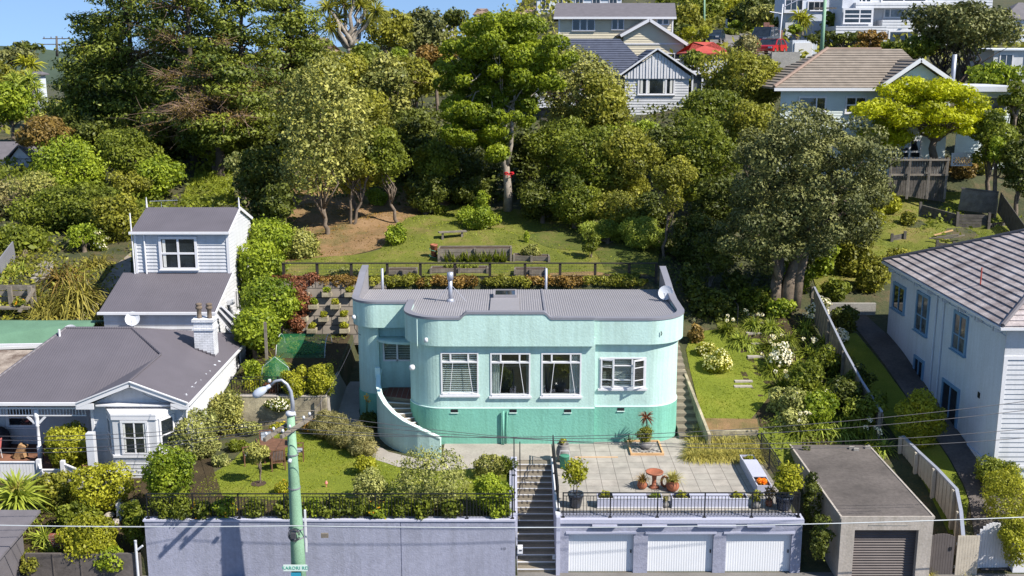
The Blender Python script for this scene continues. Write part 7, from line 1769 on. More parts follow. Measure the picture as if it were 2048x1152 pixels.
def car(label, loc, rz, mat, L=4.4, suv=False, name='parked_car'):
 rt = empty(name, (0, 0, 0), label, 'car', 'cars parked on the upper road'); W_, H1, H2 = 1.78, .85, (1.75 if suv else 1.42)
 prof = [(-L/2, .35), (-L/2 + .05, .75), (-L/2 + .9, H1 + .02), (L/2 - .15, H1 + .06), (L/2, .6), (L/2 - .02, .35)]
 m = MB()
 for s in (-1, 1): m.poly([(x, s * W_ / 2, z) for x, z in (prof if s < 0 else prof[::-1])])
 for i in range(len(prof)): a, b = prof[i], prof[(i + 1) % len(prof)]; m.poly([(a[0], -W_/2, a[1]), (a[0], W_/2, a[1]), (b[0], W_/2, b[1]), (b[0], -W_/2, b[1])])
 m.build('body', mat, rt)
 lo = [(-L/2 + .95, H1), (L/2 - .25, H1 + .03)]; hi = [(-L/2 + 1.7, H2 - .05), (L/2 - (.5 if suv else .95), H2 - .05)]
 m = MB()
 ws = .86; q = [(lo[0][0], -W_/2 + .02, lo[0][1]), (lo[1][0], -W_/2 + .02, lo[1][1]), (lo[1][0], W_/2 - .02, lo[1][1]), (lo[0][0], W_/2 - .02, lo[0][1])]; h = [(hi[0][0], -W_/2 * ws, hi[0][1]), (hi[1][0], -W_/2 * ws, hi[1][1]), (hi[1][0], W_/2 * ws, hi[1][1]), (hi[0][0], W_/2 * ws, hi[0][1])]
 for i in range(4): j = (i + 1) % 4; m.poly([q[i], q[j], h[j], h[i]])
 m.build('windows', 'darkglass', rt)
 m = MB(); m.prism([(p[0], p[1]) for p in h], H2 - .06, H2)
 for i in range(4): m.obox(q[i], h[i], .07, .07)
 m.obox(((q[0][0] + q[1][0]) / 2, -W_/2 + .02, H1), ((h[0][0] + h[1][0]) / 2, -W_/2 * ws, H2 - .05), .06, .06); m.obox(((q[0][0] + q[1][0]) / 2, W_/2 - .02, H1), ((h[0][0] + h[1][0]) / 2, W_/2 * ws, H2 - .05), .06, .06)
 m.build('roof', mat, rt)
 for x in (-L/2 + .8, L/2 - .8):
  for s in (-1, 1): m = MB(); m.tube([(x, s * (W_/2 - .18), .32), (x, s * (W_/2 + .01), .32)], .32, 14); wh = m.build('wheel', 'tyre', rt); m = MB(); m.tube([(x, s * (W_/2), .32), (x, s * (W_/2 + .02), .32)], .19, 10); m.build('rim', 'chrome', wh)
 for s in (-1, 1): m = MB(); m.box(-L/2 - .01, s * .62 - .17, .58, -L/2 + .12, s * .62 + .17, .74); m.build('headlight', 'greywhite', rt)
 rt.location = loc; rt.rotation_euler = (0, 0, rz); return rt
def on(px, py, Y): q = PY(px, py, Y); return (q.x, Y, q.z)
car('bright red car parked on the upper road, nearest the pale lamp post', on(1540, 110, 98.5), R(60), 'carred')
car('dark blue four-wheel-drive parked behind the red car', on(1528, 92, 104), R(62), 'carblue', 4.6, True)
car('small dark car at the left side of the upper road', on(1428, 86, 120), R(70), 'carblue', 3.9)
# distant poles
def pole2(label, px, py0, py1, Y, r, mat, arm=None, lamp=False, dx=0):
 a, b = PY(px + dx, py0, Y), PY(px, py1, Y); rt = empty('utility_pole', tuple(b), label, 'pole'); m = MB(); m.tube([(b.x, Y, b.z - 1), (a.x, Y, a.z)], [r, r * .7], 8); m.build('pole_shaft', mat, rt, True)
 if arm: m = MB(); [m.obox((a.x - arm, Y, a.z - k), (a.x + arm, Y, a.z - k), .12, .12) for k in (.35, 1.1)]; [m.box(a.x + t - .05, Y - .05, a.z - .3, a.x + t + .05, Y + .05, a.z - .08) for t in (-arm * .9, -arm * .4, arm * .4, arm * .9)]; m.build('crossarm', 'greywood_d', rt)
 if lamp: m = MB(); m.tube([(a.x, Y, a.z - .3), (a.x + 1.4, Y, a.z + .35), (a.x + 2.2, Y, a.z + .4)], .06, 6); m.tube([(a.x, Y, a.z - .9), (a.x - 1.2, Y, a.z - .7)], .05, 6); m.build('lamp_arm', 'galv', rt)
 return rt
pole2('green-stained power pole rising behind the brown tiled roof', 1643, -10, 100, 96, .2, 'pole', arm=1.0, dx=8)
pole2('slim pale street lamp post beside the parked red car', 1556, 8, 98, 104, .09, 'greywhite', lamp=True, dx=10)
pole2('thin green pole at the top left of the upper road', 1409, -10, 55, 150, .15, 'pole')
pole2('distant power pole with crossarms against the sky on the left', 113, 72, 98, 150, .2, 'greywood_d', arm=1.9)
# fences around the pale green house
ff = empty('paling_fence', (26, 72, 10), 'tall weathered timber paling fence below the golden tree', 'fence'); A, Bq = PY(1780, 318, 71.5), PY(1898, 318, 71.5); zb_ = PY(1780, 378, 71.5).z; m_ = MB(); n = 46
for i in range(n): x = A.x + (Bq.x - A.x) * i / n; m_.box(x, 71.5 + .015 * (i % 2), zb_ - .3 - .6 * i / n, x + (Bq.x - A.x) / n - .02, 71.54 + .015 * (i % 2), A.z + .12 * math.sin(i * 2.1))
m_.build('palings', 'greywood_d', ff); m_ = MB(); m_.box(A.x, 71.3, A.z - .1, Bq.x, 71.49, A.z); m_.box(A.x, 71.35, A.z - 1.1, Bq.x, 71.45, A.z - .98); m_.build('rails', 'greywood', ff)
for t in (.02, .34, .68, .98): x = A.x + (Bq.x - A.x) * t; m_ = MB(); m_.obox((x - .25, 70.9, zb_ - .6), (x, 71.42, A.z + .1), .14, .14); m_.build('post', 'greywood', ff)
f2 = empty('paling_fence', (30, 70, 9), 'grey paling fence at the top right corner of the grassy slope', 'fence'); A, Bq = PY(1922, 376, 70), PY(1996, 384, 69.5); m_ = MB()
for i in range(34):
 p, q = A.lerp(Bq, i / 34), A.lerp(Bq, (i + .9) / 34); m_.obox((p.x, p.y, p.z - .7), (q.x, q.y, q.z - .7), .03, 1.5)
m_.build('palings', 'greywood', f2); m_ = MB(); m_.obox(A, Bq, .12, .1); m_.build('rail', 'greywood_d', f2)
A, Bq = PY(2000, 386, 69.5), PY(2060, 470, 63); m_ = MB()
for i in range(40): p, q = A.lerp(Bq, i / 40), A.lerp(Bq, (i + .9) / 40); m_.obox((p.x, p.y, p.z - .6), (q.x, q.y, q.z - .6), .03, 1.4)
tag(m_.build('paling_fence', 'greywood_d'), 'dark paling fence running down the right edge beyond the grassy slope', 'fence')
la, lb2 = PY(1905, 306, 72.5), PY(1942, 332, 72.5); m_ = MB(); wv = lb2.x - la.x; hv = la.z - lb2.z
for t in (0, 1): m_.box(la.x + wv * t - .05, 72.45, lb2.z, la.x + wv * t + .05, 72.55, la.z)
m_.box(la.x, 72.46, la.z - .08, lb2.x, 72.54, la.z); m_.box(la.x, 72.46, lb2.z, lb2.x, 72.54, lb2.z + .08)
for i in range(-5, 9):
 for s in (-1, 1):
  x0_ = la.x + i * .2; p, q = (x0_, lb2.z), (x0_ + hv, la.z)
  if s < 0: p, q = (x0_, la.z), (x0_ + hv, lb2.z)
  pp = clip([p, q], lambda k: k[0] - la.x) if False else [p, q]
  t0 = max(0, (la.x - p[0]) / hv); t1 = min(1, (lb2.x - p[0]) / hv)
  if t1 > t0: m_.obox((p[0] + hv * t0, 72.5 + .012 * s, p[1] + (q[1] - p[1]) * t0), (p[0] + hv * t1, 72.5 + .012 * s, p[1] + (q[1] - p[1]) * t1), .015, .035)
tag(m_.build('lattice_screen', 'white'), 'white diamond lattice screen right of the tall weathered fence', 'lattice')
# ================================================================== PLANTS
def T(label, cx, cy, w_, h_, Y, mat='l_mid', bx=None, leaf=.24, yd=.9, name='tree', **k):
 c = PY(cx, cy, Y); s = mpp(Y, c.z)
 if 60 < Y < 83 and cx > 640 and cx < 1480: w_ *= 1.16; h_ *= 1.1
 rad = (w_ / 2 * s, w_ / 2 * s * yd, h_ / 2 * s)
 x = c.x if bx is None else PY(bx, cy, Y).x
 return tree(label, (x, Y, G(x, Y)), tuple(c), rad, mat, name=name, leaf=leaf, **k)
def S(label, px, py, w_, h_, mat='l_mid', z=None, leaf=.13, yd=.8, Y=None, **k):
 q = B(px, py) if (z is None and Y is None) else (PZ(px, py, z) if z is not None else PY(px, py, Y))
 s = mpp(q.y, q.z); rx = w_ / 2 * s; ry = rx * yd
 return shrub(label, (q.x, q.y + ry * .6, q.z), (rx, ry, h_ * s * 1.05), mat, leaf=leaf, **k)
# ---- skyline and far trees
T('dark rounded tree on the skyline above the far left cottage', 22, 112, 110, 46, 150, 'l_pohu', leaf=.5, nb=16, dens=.8)
T('flat-topped dark tree against the sky right of the distant pole line', 60, 96, 90, 26, 175, 'l_dark', leaf=.5, nb=14, dens=.8)
T('dark bushy tree at the left edge below the skyline', -5, 165, 130, 80, 110, 'l_olive', leaf=.4, dens=.9)
T('yellow-green tree at the left edge above the cottage', 20, 215, 100, 90, 95, 'l_bright', leaf=.32)
T('dark tree with a round crown on the skyline left of the cream far house', 908, 40, 58, 50, 190, 'l_dark', leaf=.5, nb=14)
T('small grey-green tree beside the round skyline tree', 935, 62, 46, 40, 150, 'l_grey', leaf=.4, nb=10)
T('pale hedge-like tree on the skyline beside the far white house', 880, 78, 70, 34, 140, 'l_grey', leaf=.4, nb=10)
T('large dark grey-green tree on the ridge right of the tall cabbage trees', 835, 62, 120, 86, 112, 'l_pohu', leaf=.36)
T('olive tree on the ridge just right of the tall cabbage trees', 775, 65, 90, 90, 106, 'l_olive', leaf=.34)
T('bronze-red leaved bushy tree below the ridge, left of the tall bright tree', 875, 112, 92, 48, 98, 'l_rust', leaf=.3)
T('dark columnar shrubby tree below the tall cabbage trees', 735, 118, 90, 70, 98, 'l_mid', leaf=.3)
T('lime green small tree below the bronze-red tree', 800, 125, 60, 60, 94, 'l_bright', leaf=.3, nb=12)
T('wide olive tree under the bronze-red tree', 830, 160, 120, 90, 88, 'l_olive', leaf=.28, twigs=16)
T('loose pale olive tree left of the wide olive tree', 770, 175, 110, 130, 84, 'l_grey', leaf=.28)
T('grey-brown twiggy tree right of the big conifers', 610, 120, 90, 110, 92, 'l_lav', leaf=.26, dens=.7, twigs=16)
T('round tree on the hillside right of the grey-brown twiggy tree', 672, 165, 130, 130, 84, 'l_olive', leaf=.28)
# right skyline
T('dark green tree beside the small white gate', 1400, 22, 90, 70, 165, 'l_mid', leaf=.45)
T('yellowish tree on the hill above the upper road', 1470, 18, 90, 60, 170, 'l_gold', leaf=.45)
T('dark tree mass above the stepped brick wall', 1505, 30, 90, 75, 150, 'l_dark', leaf=.42)
T('pale grey-green tree left of the pale lamp post', 1535, 32, 70, 50, 140, 'l_grey', leaf=.4)
T('small tree on the hill right of the cream house', 1372, 38, 66, 56, 135, 'l_olive', leaf=.38)
T('bushy tree between the cream gable and the red roof', 1392, 120, 56, 44, 95, 'l_mid', leaf=.28, nb=12)
T('yellow-green tree right of the cream house on the hill', 1390, 70, 70, 40, 118, 'l_gold', leaf=.34, nb=12)
T('round green shrub-like tree at the top of the upper road', 1476, 52, 40, 26, 142, 'l_bright', leaf=.34, nb=8)
T('round green bush-like tree beside the stepped brick wall', 1508, 66, 24, 22, 128, 'l_bright', leaf=.3, nb=6)
T('twiggy grey tree in front of the upper road', 1492, 95, 54, 66, 94, 'l_lav', leaf=.24, dens=.7, twigs=16)
T('dark clipped hedge tree below the white modern house', 1690, 78, 190, 32, 106, 'l_dark', leaf=.26, yd=.25, nb=26)
T('russet-topped hedge right of the green-stained pole', 1745, 82, 96, 40, 102, 'l_rust', leaf=.26, yd=.5, nb=16)
T('green hedge behind the pale green house roof', 1820, 100, 150, 56, 96, 'l_mid', leaf=.26, yd=.5, nb=22)
T('dark umbrella tree with many bare stems at the top right', 1925, 52, 210, 112, 96, 'l_pohu', leaf=.28, stems=6, tr=.16, fork=1.2, spread=.45, nb=34, rb=1.05, flat=.6, inner=.6, limbs=7, bark='bark_d')
T('green tree at the right edge below the umbrella tree', 1990, 158, 120, 60, 84, 'l_bright', leaf=.26)
T('dark green tree behind the flat-roofed end of the pale green house', 2040, 235, 90, 110, 80, 'l_dark', leaf=.26)
rosette_tree('small cabbage tree in front of the pale modern house', PY(1605, 66, 120), [PY(1598, 32, 120), PY(1610, 36, 120), PY(1604, 44, 120)], 1.5, .12, 60, 'l_gold', tr=.12)
T('pale palm-like shrub under the small cabbage tree', 1592, 60, 40, 20, 116, 'l_bright', leaf=.3, nb=8)
# ---- big conifers on the left
def conifer(label, cx, top, bot, w_, Y, brown=0, seed=0, mat='l_pine', leaf=.26, dens=1.0, layers=11, bx=None):
 rng = rngn(); c = PY(cx, (top + bot) / 2, Y); s = mpp(Y, c.z); zt_, zb_ = PY(cx, top, Y).z, PY(cx, bot, Y).z; base = (c.x, Y, G(c.x, Y)); root = empty('conifer', base, label, 'tree', 'large macrocarpa conifers on the left')
 green = []; br = []
 for i in range(layers):
  t = i / (layers - 1); z = zb_ + (zt_ - zb_) * t; rr_ = w_ / 2 * s * (1.0 - .62 * t ** 1.6) * (.82 + .18 * math.sin(t * 3.1))
  nk = int(7 + 6 * (1 - t))
  for k in range(nk):
   a = rng.uniform(0, 6.283); d = rr_ * rng.uniform(.45, 1.0); x = c.x + d * math.cos(a); y = Y + d * math.sin(a) * .85; q = (x, y, z + rng.normal() * .35 - d * .08)
   sz = rng.uniform(.8, 1.5) * (rr_ / 4.2 * .5 + .6)
   (br if rng.random() < brown and math.sin(a) < .4 else green).append((q, (sz * 1.15, sz * 1.15, sz * .5)))
 area = sum(4.2 * (b[1][0] ** 2 + 2 * b[1][0] * b[1][2]) for b in green); n = int(min(30000, area * .75 / (leaf * leaf * .25) * dens))
 p, nm, t = blob_points(rng, green, n, .6, .5); mesh_quads('crown', leaf_quads(rng, p, nm + np.array([0, 0, .4]), leaf, leaf * .5, .5), t, mat, root, base)
 mb = MB(); limb(rng, (base[0], base[1], base[2] - .5), (c.x, Y, zt_ - 1), .42, .08, mb, .04, 8, 8)
 allb = green + br
 for k in rng.choice(len(allb), size=min(34, len(allb)), replace=False):
  q = np.array(allb[k][0]); limb(rng, (c.x, Y, q[2] - .5), q, .1, .025, mb, .1, 4, 5)
 mb.build('trunk', 'bark_d', root, True)
 if br:
  tw = MB()
  for (q, r_) in br:
   q = np.array(q); ctr = np.array((c.x, Y, q[2] - .4)); pp = limb(rng, ctr * .4 + q * .6, q + (q - ctr) * .12, .05, .015, tw, .12, 4, 4)
   for _ in range(34): o = pp[rng.integers(0, 5)]; e = o + rng.normal(size=3) * np.array([r_[0] * .75, r_[1] * .75, r_[2] * .9]) + (q - ctr) * .12; limb(rng, o, e, .02, .005, tw, .2, 2, 3)
  tw.build('dead_branches', 'twig', root)
  n = int(len(br) * 420); p, nm, t = blob_points(rng, br, n, .3, .1); mesh_quads('brown_foliage', leaf_quads(rng, p, nm, leaf * .6, leaf * .16, .8), t, 'l_brown', root, base)
 return root
conifer('bushy conifer at the left end of the conifer row, against the sky', 195, 45, 235, 190, 88, .0, leaf=.26)
conifer('tall dark conifer second from the left in the row', 262, -70, 255, 230, 86, .06)
conifer('very tall conifer with brown dead branches in the middle of the row', 375, -70, 255, 240, 82, .55, dens=.85)
conifer('tall spreading conifer right of the dead-branched one', 490, -60, 270, 210, 84, .18)
conifer('feathery dark conifer at the right end of the row', 578, -50, 230, 180, 90, .12, layers=10)
conifer('lower conifer with hanging brown boughs in front of the row', 430, 130, 262, 190, 78, .55, layers=7)
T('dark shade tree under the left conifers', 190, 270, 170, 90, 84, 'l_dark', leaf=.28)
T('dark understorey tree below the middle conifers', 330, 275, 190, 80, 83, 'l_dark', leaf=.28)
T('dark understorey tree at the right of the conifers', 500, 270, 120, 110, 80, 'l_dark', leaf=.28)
rosette_tree('cabbage tree with pale forking stems at the left edge, in front of the conifers', tuple((B(60, 262))), [PY(x, y, B(60, 262).y) for x, y in ((22, 196), (42, 172), (60, 158), (76, 198), (28, 160), (70, 175))], 1.35, .09, 90, 'l_blade', tr=.17, fork=.25)
rosette_tree('small yellow cabbage tree at the far left under the skyline', PY(56, 155, 118), [PY(50, 126, 118), PY(64, 128, 118)], 1.7, .14, 60, 'l_gold', tr=.12)
rosette_tree('tall multi-stemmed cabbage tree with white stems rising above the frame', PY(700, 115, 100), [PY(x, y, 100 + (i % 3)) for i, (x, y) in enumerate(((655, 15), (668, -12), (688, 8), (702, -18), (722, 10), (740, -5), (752, 22), (675, 40), (735, 42), (660, 55)))], 1.5, .1, 110, 'l_olive', tr=.3, fork=.3)
# ---- hillside trees, left part
T('pale grey-olive tree with a leaning trunk on the bare bank', 636, 270, 190, 300, 64.5, 'l_grey', bx=650, leaf=.2, nb=40, tr=.17, fork=1.0, rb=.9)
T('olive green tree behind the grey-olive tree', 705, 270, 130, 220, 70, 'l_olive', leaf=.22, nb=26, tr=.15)
T('light green tree with a slim straight trunk right of the bare bank', 765, 325, 110, 130, 67, 'l_mid', bx=792, leaf=.2, nb=20, tr=.13, fork=.9)
T('small forked tree growing from the bare bank', 700, 330, 90, 80, 66, 'l_olive', bx=700, leaf=.2, stems=2, tr=.1, nb=12)
T('round bright yellow-green tree on the left slope', 150, 345, 150, 130, 74, 'l_bright', leaf=.2, nb=26)
T('feathery green tree right of the bright yellow-green one', 262, 312, 125, 105, 76, 'l_mid', leaf=.2)
T('bronze-green tree above the white cottage', 95, 272, 110, 80, 82, 'l_brown', leaf=.22)
T('spreading lime green bush tree left of the grass slope', 318, 358, 120, 80, 74, 'l_bright', leaf=.2)
T('small olive bush tree between the feathery and lime trees', 255, 370, 90, 60, 72, 'l_olive', leaf=.18, nb=12)
T('glossy green tree in the shade left of the grey-olive tree', 425, 292, 140, 70, 79, 'l_mid', leaf=.24)
T('cream-flowered shrub tree beside the grass slope', 490, 340, 70, 90, 72, 'l_silver', leaf=.16, nb=12)
T('dark leafy tree behind the rear wing', 530, 360, 110, 140, 68, 'l_dark', leaf=.22)
T('dark glossy tree left of the bare bank', 555, 420, 70, 120, 62, 'l_dark', leaf=.2)
T('grey twiggy tree at the left edge below the cottage', 20, 425, 130, 120, 70, 'l_lav', leaf=.2, dens=.75, twigs=16)
T('bushy green tree right of the grey twiggy tree', 110, 430, 140, 110, 66, 'l_mid', leaf=.18)
T('grey-leaved tree with bare white branches on the left slope', 85, 395, 100, 90, 68, 'l_grey', leaf=.18, dens=.6, twigs=16)
T('mid green tree in the middle of the left slope', 195, 420, 130, 100, 65, 'l_mid', leaf=.18)
T('bright fern-like bush tree above the flax clumps', 165, 470, 70, 50, 61.5, 'l_bright', leaf=.14, nb=12)
T('olive tree just left of the rear wing', 232, 440, 110, 110, 63.5, 'l_olive', leaf=.18)
T('dark green tree at the left edge above the timber planter', 35, 485, 120, 80, 61.5, 'l_mid', leaf=.16)
T('leafy shrub tree with pink flowers beside the pale slab steps', 45, 530, 90, 50, 60, 'l_mid', leaf=.13, nb=12)
# ---- central hill trees
def padtree():
 rng = rngn(); Yc = 70.5; base = B(1016, 421); Yc = base.y; root = empty('tree', tuple(base), 'tallest tree in the centre with bright green layered foliage pads and a bare pale trunk', 'tree')
 pads = [(1000,40,60,30),(960,60,60,34),(1040,55,70,34),(1085,85,60,34),(930,95,60,36),(1000,85,70,40),(1050,105,70,36),(1100,120,55,30),(900,130,55,36),(950,130,60,38),(1010,135,60,36),(1075,150,70,34),(905,165,60,32),(965,175,60,34),(1030,175,50,30),(1100,165,55,32),(940,205,60,34),(990,195,50,30),(1060,205,55,26),(920,225,70,34),(985,232,60,28),(1050,240,40,22),(905,262,60,26),(955,258,60,30),(985,268,55,24),(925,280,45,18),(1000,305,60,30),(970,100,70,40),(1025,70,80,46),(985,150,80,40),(1065,125,80,40)]
 blobs = []
 for (x, y, w_, h_) in pads:
  for j in range(5):
   q = PY(x + rng.normal() * w_ * .33, y + rng.normal() * h_ * .25, Yc + rng.uniform(-3.2, 2.6)); s = mpp(q.y, q.z); r_ = w_ * s * rng.uniform(.24, .42); blobs.append(((q.x, q.y, q.z), (r_, r_, r_ * .72)))
 p, nm, t = blob_points(rng, blobs, 90000, .85, .65, fz=.08);
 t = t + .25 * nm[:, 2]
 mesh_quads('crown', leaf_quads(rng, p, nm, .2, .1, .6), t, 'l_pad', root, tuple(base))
 mb = MB(); P = [np.array(PY(x, y, Yc + d)) for x, y, d in ((1016, 424, 0), (1016, 380, 0), (1012, 335, .1), (1004, 300, .2), (1010, 250, .3))]
 mb.tube([tuple(q) for q in P], [.33, .27, .23, .19, .14], 10)
 mb.tube([tuple(P[2]), tuple(PY(1022, 290, Yc)), tuple(PY(1024, 240, Yc + .3)), tuple(PY(1030, 180, Yc))], [.2, .15, .12, .07], 8)
 mb.tube([tuple(P[3]), tuple(PY(992, 260, Yc)), tuple(PY(985, 220, Yc)), tuple(PY(975, 150, Yc))], [.18, .14, .1, .05], 8)
 for k in range(0, len(blobs), 4):
  st = PY(1008 + rng.normal() * 6, 120 + rng.uniform(0, 150), Yc); limb(rng, tuple(st), np.array(blobs[k][0]) - np.array([0, 0, .3]), .075, .02, mb, .12, 4, 5)
 mb.build('trunk', 'bark_l', root, True)
 return root
padtree()
q = PY(1018, 348, B(1016, 421).y - .42); m_ = MB()
for s in (-1, 1): m_.tube([(q.x, q.y, q.z), (q.x + s * .12, q.y - .03, q.z + .1), (q.x + s * .26, q.y, q.z + .1), (q.x + s * .24, q.y, q.z - .04), (q.x, q.y, q.z)], [.02, .05, .06, .05, .02], 8); m_.tube([(q.x, q.y, q.z), (q.x + s * .1, q.y, q.z - .14), (q.x + s * .14, q.y, q.z - .26)], [.03, .03, .01], 6)
m_.lathe((q.x - .0, q.y + .36, q.z - .03), [(.34, 0), (.35, .03), (.34, .06)], 14, False)
tag(m_.build('ribbon_bow', 'redcloth', None, True), 'bright red ribbon bow tied round the trunk of the tallest tree', 'bow')
T('grey-green tree in front of the gabled white house', 1150, 190, 150, 190, 79, 'l_grey', leaf=.22, nb=34, tr=.14, dens=.85, twigs=16)
T('olive tree right of the grey-green one, below the gable', 1205, 240, 100, 170, 76, 'l_olive', leaf=.22, nb=30)
T('bushy olive tree below the gabled white house', 1280, 288, 110, 90, 73, 'l_bright', leaf=.2, nb=20)
T('mid green tree right of the tallest trunk', 1115, 310, 110, 150, 72, 'l_mid', leaf=.2, nb=26)
T('lush green tree in the middle of the right-hand grove', 1185, 340, 130, 160, 69, 'l_mid', leaf=.19, nb=30)
T('yellow-green tree at the front of the right-hand grove', 1262, 345, 110, 170, 68, 'l_olive', leaf=.18, nb=28, tr=.12)
T('upright bright tree beside the porch of the gabled house', 1372, 285, 80, 110, 76, 'l_mid', leaf=.2, nb=22)
T('tall loose olive tree between the two hill houses', 1478, 175, 125, 150, 82, 'l_olive', leaf=.24, nb=34)
T('yellow-tipped tree at the left corner of the pale green house', 1530, 165, 70, 90, 82, 'l_gold', leaf=.22, nb=16)
T('green tree between the porch and the loose olive tree', 1425, 235, 110, 110, 78, 'l_mid', leaf=.22, nb=24)
T('olive tree left of the dark leathery tree top', 1500, 260, 110, 130, 72, 'l_olive', leaf=.2, nb=24)
T('dark green tree behind the slim trunked tree', 1410, 320, 130, 150, 70, 'l_mid', leaf=.2, nb=26)
T('slim tree with a pale straight trunk at the right end of the rail fence', 1340, 372, 80, 110, 61, 'l_olive', bx=1330, leaf=.15, nb=16, tr=.1, fork=1.0)
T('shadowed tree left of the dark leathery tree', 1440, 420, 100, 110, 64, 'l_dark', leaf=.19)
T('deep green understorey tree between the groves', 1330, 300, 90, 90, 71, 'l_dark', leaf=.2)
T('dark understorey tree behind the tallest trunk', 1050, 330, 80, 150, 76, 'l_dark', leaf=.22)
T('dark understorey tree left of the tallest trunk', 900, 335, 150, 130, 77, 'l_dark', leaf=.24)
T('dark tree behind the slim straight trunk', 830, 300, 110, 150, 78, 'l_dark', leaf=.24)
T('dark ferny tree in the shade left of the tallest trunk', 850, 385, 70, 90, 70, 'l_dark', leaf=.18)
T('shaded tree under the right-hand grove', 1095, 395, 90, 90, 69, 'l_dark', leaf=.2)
T('thin-leaved bamboo-like shrub tree behind the low beds', 1215, 470, 100, 60, 63, 'l_blade', leaf=.16, asp=.25, nb=14)
T('arching bamboo-like shrub tree right of the first', 1285, 470, 80, 70, 62, 'l_blade', leaf=.16, asp=.25, nb=14)
T('small round-headed garden tree with a thin stem on the hillside lawn', 1183, 478, 44, 50, 60, 'l_mid', leaf=.11, nb=9, tr=.05, fork=.9)
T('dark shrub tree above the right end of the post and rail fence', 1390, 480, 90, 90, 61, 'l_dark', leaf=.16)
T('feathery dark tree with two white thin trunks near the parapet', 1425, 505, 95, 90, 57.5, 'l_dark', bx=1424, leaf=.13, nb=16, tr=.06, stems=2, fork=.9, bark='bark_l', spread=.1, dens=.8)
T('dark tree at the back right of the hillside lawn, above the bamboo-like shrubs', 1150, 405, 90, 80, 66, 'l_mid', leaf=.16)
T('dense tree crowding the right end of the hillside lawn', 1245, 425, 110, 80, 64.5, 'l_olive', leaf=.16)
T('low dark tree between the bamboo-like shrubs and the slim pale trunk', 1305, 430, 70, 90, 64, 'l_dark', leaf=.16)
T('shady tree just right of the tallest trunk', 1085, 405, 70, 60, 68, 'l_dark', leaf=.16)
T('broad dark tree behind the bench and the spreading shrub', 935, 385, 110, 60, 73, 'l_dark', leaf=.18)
T('leafy tree below the left pads of the tallest tree', 870, 330, 80, 90, 71, 'l_mid', leaf=.18)
for i_, (x_, y_, w2_, h2_, Y_, m_) in enumerate(((1335, 8, 80, 40, 175, 'l_mid'), (1420, 48, 70, 36, 155, 'l_olive'), (1440, 2, 80, 40, 200, 'l_dark'), (1540, 4, 90, 40, 190, 'l_mid'), (1500, 62, 60, 34, 140, 'l_olive'), (1365, 66, 60, 40, 128, 'l_dark'), (1455, 70, 40, 24, 138, 'l_mid'), (1660, 45, 40, 50, 121, 'l_mid'), (1560, 55, 44, 40, 132, 'l_dark'))):
 T(['tree on the top edge right of the cream house', 'olive tree left of the upper road top', 'dark tree on the top edge above the upper road', 'tree on the top edge above the grey-green hill tree', 'olive tree left of the stepped brick wall', 'dark tree at the right gable of the cream house', 'small tree left of the upper road verge', 'small tree beside the green-stained pole', 'dark tree behind the pale lamp post'][i_], x_, y_, w2_, h2_, Y_, m_, leaf=.36, nb=12)
# dark leathery tree (pohutukawa-like)
def pohu():
 rng = rngn(); base = B(1572, 626); Yc = base.y + .6; root = empty('tree', tuple(base), 'broad dark leathery-leaved tree with thick leaning trunks right of the aqua house', 'tree')
 pads = [(1560,250,110,70),(1620,230,60,40),(1590,300,130,90),(1520,310,90,80),(1660,290,110,80),(1725,290,70,70),(1740,350,80,80),(1690,350,110,90),(1620,370,130,100),(1540,380,120,100),(1490,400,70,80),(1500,340,70,70),(1560,440,110,80),(1630,440,110,80),(1500,450,80,60),(1690,410,90,60),(1600,480,90,60),(1530,490,70,50),(1560,505,80,50),(1500,495,70,50),(1640,490,70,50),(1600,500,70,40),(1690,460,70,50),(1745,390,60,50),(1650,250,60,40)]
 blobs = []
 for (x, y, w_, h_) in pads:
  for j in range(6):
   q = PY(x + rng.normal() * w_ * .25, y + rng.normal() * h_ * .25, Yc + rng.uniform(-3.6, 3.2)); s = mpp(q.y, q.z); r_ = rng.uniform(.22, .38) * w_ * s; blobs.append(((q.x, q.y, q.z), (r_, r_, r_ * .8)))
 for _ in range(26):
  q = PY(rng.uniform(1510, 1730), rng.uniform(290, 455), Yc + rng.uniform(-2.4, 1.5)); r_ = rng.uniform(.7, 1.15); blobs.append(((q.x, q.y, q.z), (r_, r_, r_ * .8)))
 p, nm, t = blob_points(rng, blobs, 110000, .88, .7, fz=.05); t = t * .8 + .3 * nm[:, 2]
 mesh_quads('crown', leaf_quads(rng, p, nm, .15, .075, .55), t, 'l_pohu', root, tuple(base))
 mb = MB()
 for pts, r0 in ((((1548, 622), (1552, 570), (1562, 500), (1590, 440), (1620, 380)), .36), (((1572, 628), (1580, 560), (1600, 500), (1640, 440), (1690, 370)), .42), (((1590, 615), (1600, 545), (1618, 480), (1605, 400), (1580, 330)), .3), (((1558, 560), (1545, 500), (1520, 430)), .2), (((1640, 450), (1700, 420), (1735, 390)), .16)):
  n = len(pts); mb.tube([tuple(PY(x, y, Yc - .5 + .5 * i)) for i, (x, y) in enumerate(pts)], [r0 * (1 - .7 * i / (n - 1)) for i in range(n)], 9)
 for k in rng.choice(len(blobs), 16, replace=False): limb(rng, tuple(PY(1600 + rng.normal() * 25, 450 - rng.uniform(0, 60), Yc)), blobs[k][0], .08, .02, mb, .12, 4, 5)
 mb.build('trunk', 'bark', root, True)
pohu()
